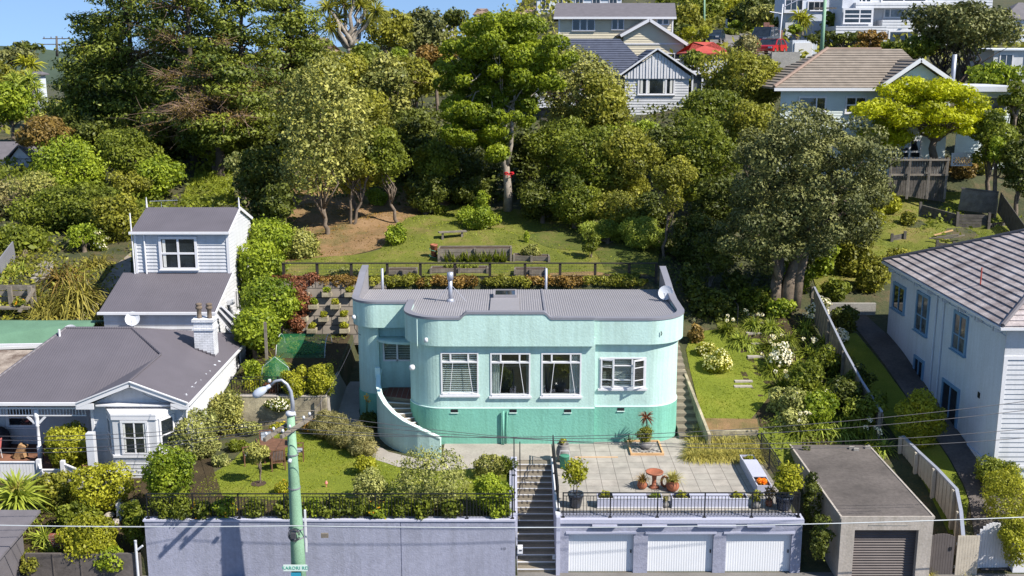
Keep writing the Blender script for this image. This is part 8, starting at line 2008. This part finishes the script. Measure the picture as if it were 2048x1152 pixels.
# golden tree
def golden():
 rng = rngn(); Yc = 73.5; base = PY(1872, 312, Yc); root = empty('tree', tuple(base), 'golden yellow leaved spreading tree in front of the pale green house', 'tree')
 pads = [(1760,215,80,60),(1800,190,80,50),(1850,185,90,40),(1905,190,80,40),(1950,215,80,50),(1965,240,60,40),(1790,245,90,50),(1840,230,90,50),(1900,235,90,50),(1750,260,60,40),(1800,280,70,36),(1935,262,60,30),(1740,235,40,40),(1880,260,60,24),(1830,172,80,40),(1885,174,80,36),(1870,205,90,50),(1925,240,60,50),(1775,265,60,40),(1985,225,40,40)]
 blobs = []
 for (x, y, w_, h_) in pads:
  for j in range(3): q = PY(x + rng.normal() * 14, y + rng.normal() * 6, Yc + rng.uniform(-2.4, 2.0)); s = mpp(q.y, q.z); r_ = w_ * s * rng.uniform(.24, .4); blobs.append(((q.x, q.y, q.z), (r_, r_, r_ * .5)))
 p, nm, t = blob_points(rng, blobs, 38000, .7, .5, fz=.1); mesh_quads('crown', leaf_quads(rng, p, nm, .2, .1, .6), t, 'l_yellow', root, tuple(base))
 mb = MB(); fk = PY(1868, 282, Yc); mb.tube([tuple(base - Vector((0, 0, .6))), tuple(PY(1864, 296, Yc)), tuple(fk)], [.3, .24, .22], 9)
 for x, y in ((1820, 240), (1850, 230), (1890, 235), (1930, 225), (1905, 260)): pts = limb(rng, fk, PY(x, y, Yc + rng.normal()), .16, .06, mb, .12, 5, 6); [limb(rng, pts[4], blobs[rng.integers(0, len(blobs))][0], .06, .015, mb, .15, 4, 4) for _ in range(5)]
 mb.build('trunk', 'bark', root, True)
golden()
T('dark shrubby tree at the right edge beside the lattice', 1985, 280, 90, 110, 71.5, 'l_mid', leaf=.18)
T('bright small tree in front of the shrubby tree at the right edge', 2000, 300, 60, 60, 70, 'l_bright', leaf=.15, nb=12)
T('dark ivy-covered tree at the right edge above the tiled roof', 2040, 330, 70, 150, 69, 'l_dark', leaf=.18)
T('green tree at the right edge beside the flat-roofed wing', 2030, 200, 60, 80, 75, 'l_mid', leaf=.2, nb=12)

# ---- shrubs on the hill
S('lime green shrub on the bare bank left of the slim trunk', 755, 412, 52, 34, 'l_bright', leaf=.12)
S('glossy round shrub at the foot of the slim straight tree', 790, 492, 56, 42, 'l_bright', leaf=.12)
S('broad spreading shrub behind the bench', 955, 462, 84, 44, 'l_bright', leaf=.13)
S('upright bright shrub behind the spreading one', 962, 440, 40, 60, 'l_bright', leaf=.13)
S('small shrub at the top of the bare bank', 880, 432, 34, 26, 'l_mid', leaf=.12, nb=6)
S('small leafy shrub left of the spreading shrub', 905, 395, 30, 24, 'l_bright', leaf=.12, nb=6)
S('sapling with bright leaves standing alone on the hillside lawn', 1053, 488, 14, 30, 'l_bright', leaf=.1, nb=5)
S('dark fern clump beside the trunk of the tallest tree', 1060, 440, 40, 30, 'l_dark', leaf=.14)
S('low grey plants along the fence at the left end', 690, 556, 80, 18, 'l_silver', leaf=.09, yd=.4)
S('leafy vegetables in the centre low bed behind the fence', 920, 542, 90, 14, 'l_mid', leaf=.09, yd=.3)
S('trailing herbs in the right low bed', 1060, 520, 50, 26, 'l_grey', leaf=.09)
S('silver plant at the left corner of the fence', 1250, 565, 70, 18, 'l_mid', leaf=.1, yd=.4)
# climbers on the tall raised bed
rb0 = B(950, 524)
for i in range(9):
 x = 895 + i * 14; q = B(x, 524); tuft('vine shoots tied on the tall raised bed', (q.x, q.y - .12, q.z), .75, 26, .09, 'l_mid', 'climbing_bean', 'vine', .5, .2, 'climbing vines on the raised bed', .1)
# creeping cover along bank top
rng = rngn()
for i, (x, w_, m0, lab) in enumerate(((600, 90, 'l_maroon', 'maroon creeping shrub at the left end of the bank below the fence'), (690, 80, 'l_rust', 'rusty creeping cover on the bank behind the left parapet'), (790, 110, 'l_olive', 'olive creeping cover behind the roof flue'), (900, 110, 'l_rust', 'rust-green creeping cover behind the skylight'), (1010, 110, 'l_olive', 'olive creeping cover in the middle of the bank edge'), (1120, 110, 'l_rust', 'rusty creeping cover right of the middle vent pipe'), (1230, 100, 'l_olive', 'olive creeping cover at the right end of the bank edge'))):
 q = PY(x, 568, 55.6); s = mpp(55.6); shrub(lab, (q.x, 55.7, 7.0), (w_ / 2 * s * 1.5, .5, .5), m0, leaf=.1, nb=22, rb=.2, group='creeping cover along the bank edge')
q = PY(600, 590, 55.2); shrub('large maroon shrub cascading down the block retaining wall', (q.x, 54.7, 5.6), (1.0, .6, 1.9), 'l_maroon', leaf=.11, nb=20)
q = PY(595, 640, 54.6); shrub('dark red bush at the foot of the block retaining wall', (q.x, 54.1, 4.9), (.6, .5, 1.1), 'l_maroon', leaf=.1)
pl_ = ['leftmost in the lowest row', 'second in the lowest row', 'right end of the lowest row', 'left in the second row', 'middle of the second row', 'right in the second row', 'left in the third row', 'right in the third row', 'left in the top row', 'middle in the top row', 'right in the top row']
for i, (x, y, z) in enumerate(pockets):
 if i in (3, 8): continue
 shrub(f'lime succulent in a wall planter pocket, {pl_[i]}', (x, y, z), (.26, .2, .34), 'l_gold' if i % 3 else 'l_bright', leaf=.08, nb=7, group='succulents in the wall pockets')
# hedge of climbers between villa and vegetable garden
for i, (x, y, w_, h_, Y, m0, lab) in enumerate(((535, 610, 90, 110, 53.5, 'l_bright', 'leafy bright hedge tree between the rear wing and the block wall'), (520, 540, 80, 110, 57, 'l_bright', 'lime creeper-covered tree beside the rear wing'), (545, 480, 80, 80, 60, 'l_bright', 'bright bushy tree left of the bare bank'), (510, 660, 60, 90, 51, 'l_bright', 'climbing hedge beside the porch roof'), (600, 495, 40, 60, 60.5, 'l_grey', 'pale flowering shrub tree at the foot of the grey-olive tree'))):
 T(lab, x, y, w_, h_, Y, m0, leaf=.16, nb=22, rb=.6)
q = PY(508, 720, 48.5); shrub('yellow-green shrub against the side wall of the villa', (q.x, 48.5, 3.6), (.7, .8, 1.5), 'l_bright', leaf=.13)
q = PY(510, 760, 47.2); shrub('bronze-yellow shrub near the corner of the villa side wall', (q.x, 47.4, 3.3), (.6, .6, 1.2), 'l_gold', leaf=.1)
q = PY(540, 690, 49); tuft('small tree fern in the vegetable garden', (q.x, 49.6, 4.4), 1.0, 60, .12, 'l_olive', 'tree_fern', 'fern', 1.2, .9)
# vegetable garden net tunnel
nt_ = empty('net_tunnel', (-10.6, 49.5, 4.1), 'rounded green net cage over vegetables behind the stained wall', 'net cage')
for (cx_, cy_, rx, ry, hh) in ((-10.9, 47.6, .75, .9, 1.4),):
 m_ = MB();
 for i in range(9):
  for j in range(20):
   a0, a1 = R(i * 10), R((i + 1) * 10); t0, t1 = R(j * 18), R((j + 1) * 18)
   P3 = lambda a, t: (cx_ + rx * math.cos(a) * math.cos(t), cy_ + ry * math.cos(a) * math.sin(t), 4.0 + hh * math.sin(a))
   m_.poly([P3(a0, t0), P3(a0, t1), P3(a1, t1), P3(a1, t0)])
 m_.build('net', 'netgreen', nt_)
m_ = MB(); m_.tube([(-11.6, 47.6, 4.0), (-11.5, 47.6, 4.9), (-10.9, 47.6, 5.4), (-10.3, 47.6, 4.9), (-10.2, 47.6, 4.0)], .015, 5); m_.build('hoop', 'greywhite', nt_)
shrub('feathery vegetables inside the green net cage', (-10.9, 47.6, 4.0), (.62, .75, 1.1), 'l_mid', leaf=.09)
n2 = empty('net_tunnel', (-10.4, 51.8, 4.4), 'low green net tunnel over the back vegetable bed', 'net cage'); m_ = MB()
for i in range(10):
 a0, a1 = R(i * 18), R((i + 1) * 18); m_.poly([(-11.6, 52 - 1.1 * math.cos(a0), 4.4 + .9 * math.sin(a0)), (-9.2, 52 - 1.1 * math.cos(a0), 4.4 + .9 * math.sin(a0)), (-9.2, 52 - 1.1 * math.cos(a1), 4.4 + .9 * math.sin(a1)), (-11.6, 52 - 1.1 * math.cos(a1), 4.4 + .9 * math.sin(a1))])
m_.build('net', 'netgreen', n2); m_ = MB()
for x in (-11.6, -9.2): m_.tube([(x, 52 - 1.1 * math.cos(R(i * 18)), 4.4 + .9 * math.sin(R(i * 18))) for i in range(11)], .015, 5)
m_.build('hoop', 'greywhite', n2)
shrub('leafy seedlings inside the low net tunnel', (-10.4, 51.9, 4.4), (1.0, .8, .5), 'l_mid', leaf=.09)
m_ = MB(); m_.box(-11.75, 49.3, 4.0, -11.63, 49.42, 6.6); tag(m_.build('garden_post', 'greywood'), 'tall weathered post in the vegetable garden', 'post')
S('yellow-flowered bush behind the short railing, left', 590, 793, 70, 56, 'l_gold', z=4.0, leaf=.09)
S('tall fennel-like bush behind the short railing, right', 635, 793, 66, 62, 'l_gold', z=4.0, leaf=.09)
S('olive bush behind the right end of the short railing', 655, 790, 40, 60, 'l_mid', z=4.0, leaf=.09)
q = PZ(556, 802, 3.9); shrub('mound of white daisies spilling over the stained concrete wall', (q.x, 46.05, 3.35), (.62, .4, .62), 'l_mid', leaf=.08, flowers='petal', fn=420, fs=.085)
q = PZ(545, 790, 4.0); shrub('russet plant behind the white daisies', (q.x - .2, 46.8, 4.0), (.5, .4, .5), 'l_maroon', leaf=.08)
# ---- front garden
S('grey-green rounded shrub right of the bay window', 388, 928, 104, 90, 'l_silver', z=2.5, leaf=.1, nb=20, yd=.9)
S('grey-green rounded shrub behind the first, by the villa wall', 442, 875, 96, 84, 'l_grey', z=2.5, leaf=.1, nb=20, yd=.9)
S('low green shrub beside the bay window', 340, 1010, 112, 112, 'l_bright', z=2.4, leaf=.1, nb=18)
S('green shrub at the left end of the lawn railing', 345, 1042, 80, 56, 'l_mid', z=2.6, leaf=.1)
S('large pale variegated shrub in the middle of the front railing', 858, 1022, 156, 100, 'l_silver', z=2.6, leaf=.085, nb=40, yd=.8, dens=1.5)
S('dark leafy shrub at the left of the large variegated shrub', 800, 1040, 60, 46, 'l_mid', z=2.6, leaf=.1)
S('wispy pale shrub left of the large variegated shrub', 735, 1012, 78, 66, 'l_silver', z=2.6, leaf=.08, dens=.7, nb=14)
S('yellow-topped round shrub on the lawn edge', 733, 955, 54, 44, 'l_gold', z=2.6, leaf=.08)
S('bushy green shrub beside the top of the garden steps', 985, 1032, 84, 84, 'l_bright', z=2.6, leaf=.09, nb=20)
S('loose grey-green shrub on the right of the lawn', 975, 962, 84, 46, 'l_grey', z=2.6, leaf=.08, dens=.7)
S('small green shrub at the top right of the lawn', 1010, 950, 44, 40, 'l_mid', z=2.6, leaf=.08)
for i, (px, py, w_, h_, lab) in enumerate(((655, 882, 84, 50, 'grey lavender bush nearest the garden table'), (690, 900, 84, 52, 'middle grey lavender bush beside the curved path'), (722, 915, 70, 44, 'grey lavender bush nearest the curved steps'))):
 S(lab, px, py, w_, h_, 'l_lav', z=2.6, leaf=.13, asp=.16, nb=14, group='lavender hedge along the path', jit=.4)
labs = ['leftmost green clump with orange lilies behind the front railing', 'orange flowering clump left of the power pole', 'leafy clump right of the orange flowering one', 'leafy clump directly behind the power pole', 'nettle-like clump right of the power pole', 'dense low clump right of the nettle-like one', 'low green clump below the wispy pale shrub', 'yellow lily clump in front of the dark leafy shrub', 'low clump under the large variegated shrub', 'low leafy clump right of the large variegated shrub', 'low leafy clump near the garden steps wall']
for i, px in enumerate((402, 448, 505, 570, 625, 668, 712, 760, 845, 900, 1000)):
 fl_ = 'petal_o' if i in (0, 1, 7) else None
 S(labs[i], px, 1040, 58, 32 + (i * 7) % 12, ('l_mid', 'l_bright', 'l_mid')[i % 3], z=2.6, leaf=.11, flowers=fl_, fn=26, fs=.1, group='leafy clumps behind the front railing')
S('yellow daisies on the lawn edge behind the power pole', 562, 990, 44, 22, 'l_gold', z=2.6, leaf=.07, flowers='petal_o', fn=40, fs=.07)
def stdtree(label, px, py, w_, top, mat, z=2.6, leaf=.09, **k):
 q = PZ(px, py, z); s = mpp(q.y, z); h = (py - top) * s; r_ = w_ / 2 * s
 return tree(label, tuple(q), (q.x, q.y, q.z + h - r_), (r_, r_, r_ * 1.0), mat, leaf=leaf, nb=12, tr=.04, fork=.7, limbs=7, **k)
stdtree('small olive tree with a thin trunk on the front lawn', 517, 968, 46, 880, 'l_grey', dens=.8)
m_ = MB(); q = PZ(517, 968, 2.6); m_.lathe((q.x, q.y, 2.61), [(.3, 0), (.3, .02), (.0, .03)], 14, False); tag(m_.build('mulch_ring', 'soil'), 'ring of bare soil round the small olive tree', 'soil')
m_ = MB(); q = PZ(653, 975, 2.6); m_.tube([(q.x, q.y, 2.6), (q.x, q.y, 2.75)], .01, 4); m_.lathe((q.x, q.y, 2.72), [(.03, 0), (.06, .06), (.03, .14), (0, .16)], 8, False); tag(m_.build('flower', 'petal_p'), 'single purple flower on the front lawn', 'flower')
for i, (px, py, w_, h_, m0, lab) in enumerate(((560, 868, 50, 24, 'l_gold', 'orange and yellow flower clump behind the garden table'), (500, 872, 50, 30, 'l_silver', 'white-flowered low clump left of the garden table'), (620, 868, 40, 26, 'l_rust', 'orange flower clump right of the garden table'), (470, 905, 44, 22, 'l_mid', 'low green edging plant along the lawn border'), (438, 935, 44, 22, 'l_silver', 'low pale edging plant nearest the grey-green shrub'))):
 S(lab, px, py, w_, h_, m0, z=2.6, leaf=.08, flowers='petal_o' if i in (0, 2) else ('petal' if i == 1 else None), fn=40, fs=.07)
q = PZ(728, 815, 2.6); shrub('dark shaded ferns in the corner by the entrance steps', (-6.45, 46.0, 2.6), (.4, 1.0, .8), 'l_dark', leaf=.12); m_ = None
tuft('orange red-hot poker flowers beside the aqua house left corner', (-6.6, 46.4, 2.6), .7, 26, .04, 'l_blade', flowers='petal_o', fn=3, fs=.09, fh=1.15)
# ---- left neighbour front garden
S('rounded yellow-green flowering shrub in front of the verandah', 130, 950, 104, 96, 'l_gold', Y=41.4, leaf=.1, nb=26)
S('bronze-green shrub right of the spiky cordyline', 190, 1035, 130, 100, 'l_gold', z=1.5, leaf=.1, nb=26)
S('olive shrub below the white fence', 110, 1030, 80, 84, 'l_olive', z=1.4, leaf=.1, nb=18)
S('green shrub in front of the bronze-green shrub', 150, 1080, 90, 70, 'l_mid', z=1.0, leaf=.1, nb=18)
S('yellow-green bush on the lower slope', 165, 1130, 130, 84, 'l_gold', z=.9, leaf=.1, nb=26)
S('dark glossy shrub at the left end of the lilac wall', 268, 1092, 64, 96, 'l_mid', z=1.2, leaf=.11, nb=16)
S('small light bush at the bottom left behind the street fence', 215, 1148, 70, 40, 'l_bright', z=.6, leaf=.1)
S('low green bush beside the brick wall', 60, 1148, 60, 40, 'l_olive', z=.6, leaf=.1)
for i, (px, py, w_, h_, lab) in enumerate(((256, 955, 40, 26, 'low silver plant at the foot of the bay window'), (300, 958, 44, 22, 'low green plant at the right foot of the bay window'))): S(lab, px, py, w_, h_, 'l_silver' if i == 0 else 'l_mid', z=2.0, leaf=.08)
q = PZ(40, 1045, 1.3); rosette_tree('large spiky cordyline with a flower plume in front of the white fence', (q.x, q.y, 1.2), [(q.x, q.y, q.z + 1.0)], 1.55, .085, 260, 'l_blade', 'bark', .13, name='cordyline')
tuft('cream flower plume at the centre of the spiky cordyline', (q.x + .05, q.y - .05, q.z + 1.45), .5, 70, .05, 'l_tuss', 'flower_plume', 'flower', 1.1, .5)
tuft('strappy green plant on the slope beside the brick wall', tuple(PZ(88, 1078, 1.1)), .8, 60, .06, 'l_blade')
tuft('second strappy green plant lower on the slope', tuple(PZ(105, 1108, .9)), .7, 50, .06, 'l_blade')
# flax clumps
for i, (px, py, L, m0, lab) in enumerate(((160, 600, 2.5, 'l_flax', 'large drooping flax clump beside the concrete bank'), (105, 640, 2.3, 'l_flax', 'drooping flax clump in front of the larger one'), (130, 560, 1.8, 'l_brown', 'bronze flax clump behind the large flax'), (190, 530, 1.4, 'l_flax', 'small flax at the top of the concrete bank'), (30, 545, 1.0, 'l_blade', 'strappy green clump beside the grey panel fence'))):
 q = B(px, py); tuft(lab, tuple(q), L, 420 if i < 2 else 180, .075, m0, 'flax', 'flax', 1.35, 1.5, base_r=.6, up=.9)
m_ = MB()
S('orange marigolds in the timber planter', 36, 612, 30, 12, 'l_mid', Y=54.4, leaf=.08, flowers='petal_o', fn=60, fs=.1)
S('tall white-flowered shrub at the top of the concrete bank', 195, 505, 40, 44, 'l_mid', leaf=.12, flowers='petal', fn=90, fs=.12)
# ---- right garden
q = B(1436, 752); shrub('yellow and white variegated rounded shrub on the right lawn, nearer and larger', (q.x + .1, q.y + .5, q.z), (.82, .75, 1.25), 'l_gold', leaf=.07, flowers='petal_c', fn=1300, fs=.075)
q = B(1415, 722); shrub('smaller yellow and white variegated shrub just behind the larger one', (q.x, q.y + .6, q.z), (.5, .5, .85), 'l_gold', leaf=.07, flowers='petal_c', fn=520, fs=.075)
for i, (px, py, w_, h_, lab) in enumerate(((1565, 742, 56, 50, 'mound of white flowers beside the stepping slab path'), (1640, 650, 54, 54, 'white flowering shrub at the upper end of the boundary fence'), (1680, 692, 42, 34, 'white flowering shrub against the middle of the boundary fence'))):
 S(lab, px, py, w_, h_, 'l_mid', leaf=.1, flowers='petal', fn=1100, fs=.1)
agp = [(1545, 745, 1), (1480, 690, 0), (1550, 725, 1), (1545, 700, 1), (1600, 740, 0), (1620, 710, 1), (1575, 690, 0), (1650, 735, 1), (1600, 780, 0), (1560, 780, 1), (1640, 790, 1), (1680, 770, 0), (1690, 730, 0), (1590, 830, 1), (1625, 830, 0), (1665, 820, 1), (1700, 800, 0), (1560, 850, 0), (1600, 868, 1), (1640, 866, 0), (1680, 870, 0), (1720, 880, 1), (1745, 860, 0), (1700, 845, 0), (1730, 830, 0), (1505, 655, 1), (1540, 660, 0), (1455, 665, 1), (1655, 690, 0), (1610, 660, 1), (1740, 900, 1), (1765, 905, 0), (1490, 690, 0)]
rng_ = random.Random(9)
wh_ = ['beside the stepping slabs', 'in the wide bed', 'near the boundary fence', 'behind the concrete garage']
for i, (px, py, f_) in enumerate(agp):
 q = B(px, py); wi = 0 if px < 1550 else (3 if py > 850 else (2 if px > 1670 else 1))
 rows_ = 'upper' if py < 700 else ('middle' if py < 790 else 'lower')
 tuft(f'{"white-flowered" if f_ else "leafy"} strappy clump {wh_[wi]}, {rows_} part, about {["far left","left","centre left","centre","centre right","right","far right"][min(6, int((px-1450)/46))]} of the bed', tuple(q), rng_.uniform(.75, 1.0), 130, .07, 'l_blade' if i % 3 else 'l_mid', 'strappy_plant', 'plant', 1.15, 1.0, 'strappy plants in the right garden', .2, 'petal' if f_ else None, 4, .08, .85)
for i, (px, py, w_, h_, m0, lab) in enumerate(((1562, 830, 60, 56, 'l_silver', 'silvery feathery shrub at the right edge of the lawn'), (1590, 850, 74, 66, 'l_silver', 'larger silvery feathery shrub behind the tussock bed'), (1610, 800, 80, 70, 'l_mid', 'leafy shrub in the middle of the right bed'), (1655, 760, 70, 60, 'l_mid', 'dark leafy shrub in the upper right bed'), (1690, 830, 80, 76, 'l_dark', 'shaded shrub against the lower boundary fence'), (1640, 860, 90, 70, 'l_bright', 'bright leafy shrub just behind the concrete garage'), (1735, 868, 84, 80, 'l_mid', 'leafy shrub at the back right of the concrete garage'), (1720, 800, 60, 70, 'l_dark', 'dark shrub beside the shaded narrow lawn'), (1590, 870, 70, 40, 'l_silver', 'low blue-green shrub at the back left corner of the concrete garage'), (1520, 630, 80, 50, 'l_mid', 'shrub under the dark leathery tree trunks'), (1560, 640, 60, 40, 'l_bright', 'bright shrub right of the leathery tree trunks'), (1600, 590, 70, 90, 'l_bright', 'tall bright shrub beside the leathery tree trunks'), (1640, 560, 90, 90, 'l_bright', 'large leafy shrub on the slope right of the leathery tree'), (1710, 560, 100, 84, 'l_olive', 'dark rounded shrub above the shaded side path'), (1745, 590, 80, 80, 'l_olive', 'rounded shrub behind the corner of the white house'), (1690, 500, 100, 84, 'l_gold', 'olive-yellow hedge bush on the terraced slope, lower'), (1735, 460, 100, 74, 'l_gold', 'olive-yellow hedge bush on the terraced slope, upper'), (1780, 430, 60, 40, 'l_gold', 'olive-yellow hedge bush near the timber retaining wall'), (1820, 455, 40, 30, 'l_olive', 'small dark shrub beside the longest timber wall'), (1800, 545, 70, 44, 'l_olive', 'shrub at the roof corner of the white house'), (1440, 640, 70, 60, 'l_dark', 'tall shaded grass bush beside the aqua house right wall'), (1400, 640, 60, 90, 'l_dark', 'dark reed bush behind the right parapet'), (1385, 600, 50, 80, 'l_dark', 'dark reed bush farther behind the right parapet'), (1395, 690, 36, 40, 'l_brown', 'brown bush at the foot of the aqua house right wall'), (1930, 360, 60, 40, 'l_brown', 'bronze shrub at the foot of the lattice'), (1900, 345, 40, 30, 'l_brown', 'small bronze shrub left of the lattice'), (1960, 350, 50, 40, 'l_olive', 'olive shrub right of the lattice'), (1670, 610, 60, 50, 'l_mid', 'leafy shrub at the top of the boundary fence'), (1690, 665, 60, 50, 'l_dark', 'shaded shrub behind the boundary fence'), (1470, 600, 60, 60, 'l_dark', 'shaded shrub at the head of the garden handrail'))):
 S(lab, px, py, w_, h_, m0, leaf=.13 if py > 640 else .17, nb=14)
S('tall glossy shrub between the cream fence and the white house', 1845, 905, 92, 120, 'l_gold', leaf=.1, nb=30)
S('leafy clump beside the concrete garage right wall, back', 1795, 960, 50, 50, 'l_mid', z=1.2, leaf=.11, flowers='petal_p', fn=40, fs=.1)
S('leafy clump beside the concrete garage right wall, middle', 1835, 1010, 44, 40, 'l_dark', z=.9, leaf=.11, flowers='petal_p', fn=20, fs=.1)
S('leafy clump beside the concrete garage right wall, front', 1880, 1058, 36, 36, 'l_dark', z=.8, leaf=.11)
for i, (px, py, w_, h_, lab) in enumerate(((1625, 1050, 46, 110, 'dark ivy shrub in the gap between the garages, back'), (1640, 1120, 50, 90, 'dark ivy shrub in the gap between the garages, front'), (1605, 980, 40, 90, 'dark shrub behind the corner lemon tree'))): S(lab, px, py, w_, h_, 'l_dark', z=1.2 if i else 1.6, leaf=.1)
S('clipped yellow-green hedge at the right edge by the side path', 2020, 1050, 120, 110, 'l_gold', z=1.7, leaf=.07, nb=30)
S('lower clipped hedge at the bottom right corner', 2040, 1135, 80, 110, 'l_gold', z=1.0, leaf=.07, nb=20)
S('darker round shrub against the front of the white house', 2005, 985, 90, 66, 'l_mid', z=2.2, leaf=.08, nb=20)
tuft('dry tan grass tuft at the foot of the brown gate', tuple(PZ(1858, 1150, .45)), .35, 60, .02, 'l_tuss', 'grass_tuft', 'grass')
tuft('dry tan grass tuft at the foot of the cream fence panel', tuple(PZ(1925, 1145, .45)), .35, 60, .02, 'l_tuss', 'grass_tuft', 'grass')
# tussock bed
tp_ = [(x, y) for y in (918, 905, 892, 878, 868) for x in range(1385 + (918 - y) // 4, 1515, 21)]
m_ = 0
for i, (px, py) in enumerate(tp_):
 q = PZ(px, py, 2.63); tuft('blond drooping tussock grass in the dense bed at the back of the terrace', tuple(q), .85, 240, .022, 'l_tuss', 'tussock', 'grass', 1.1, 1.3, 'tussock grasses in the terrace bed', .15, up=.9)
# planter box plants
for i, (x, y, m0, lab) in enumerate(((3.42, 37.25, 'l_gold', 'yellow-green succulent in the left end of the nearest planter box'), (5.28, 37.25, 'l_bright', 'green succulent in the right end of the nearest planter box'), (6.25, 37.25, 'l_gold', 'yellow-green plant in the left end of the second planter box'), (8.35, 37.25, 'l_gold', 'orange-tipped plant in the right end of the second planter box'), (9.57, 38.55, 'petal_o', 'orange flowers in the front end of the side planter box'), (9.57, 41.0, 'l_gold', 'small plant in the back end of the side planter box'))):
 shrub(lab, (x, y, 2.93), (.24, .17, .26), m0, leaf=.06, nb=6, group='plants in the lilac planter boxes')
# hillside understorey (uncountable ground cover)
def cover(name, x0, x1, y0, y1, n, mat, leaf, h, label, cond=None):
 rng = rngn(); x = rng.uniform(x0, x1, n); y = rng.uniform(y0, y1, n)
 k = _noise(x * .6, y * .7) + rng.normal(0, .35, n) > -.25
 if cond is not None: k &= cond(x, y)
 x, y = x[k], y[k]; z = GA(x, y) + rng.uniform(0, 1, len(x)) ** .7 * h * (.6 + .5 * _noise(x, y)).clip(.15, 1.2)
 c = np.stack([x, y, z], 1); d = rng.normal(size=c.shape) + np.array([0, -.3, .8])
 t = .5 + .25 * _noise(x * 1.7, y * 1.9) + rng.normal(0, .2, len(x))
 return tag(mesh_quads(name, leaf_quads(rng, c, unit(d), leaf, leaf * .55, .6), t, mat, None, (0, 0, 0)), label, 'ground cover', kind='stuff')
cover('undergrowth', -40, -13.8, 60, 100, 26000, 'l_mid', .3, 1.4, 'dense green undergrowth covering the left hillside')
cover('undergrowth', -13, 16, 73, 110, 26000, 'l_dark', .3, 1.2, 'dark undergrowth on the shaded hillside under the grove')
cover('undergrowth', -60, 60, 100, 200, 30000, 'l_olive', .6, 2.2, 'scrubby green cover on the upper hillside', cond=lambda x, y: ~inpoly(x, y, road))
cover('undergrowth', -31, -21.2, 53, 62, 9000, 'l_olive', .18, .55, 'low green cover above the concrete bank')
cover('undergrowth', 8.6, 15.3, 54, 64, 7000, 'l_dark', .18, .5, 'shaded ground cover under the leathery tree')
cover('undergrowth', 19.3, 40, 55, 70, 5000, 'l_mid', .25, .6, 'green cover behind the tiled-roof house', cond=lambda x, y: x > 26)
cover('undergrowth', 12.3, 15.3, 43, 54, 5500, 'l_mid', .14, .35, 'low leafy cover between the plants of the right bed')
cover('undergrowth', -23, -13.5, 36.6, 41, 4000, 'l_mid', .12, .25, 'low leafy cover on the sloping street bank of the left neighbour')
cover('undergrowth', -13, -8.5, 46.6, 54.2, 3500, 'l_mid', .12, .2, 'low vegetable seedlings in the vegetable garden')
cover('undergrowth', 10.6, 11.6, 37, 44, 1500, 'l_dark', .12, .8, 'ivy cover in the gap between the two garages')
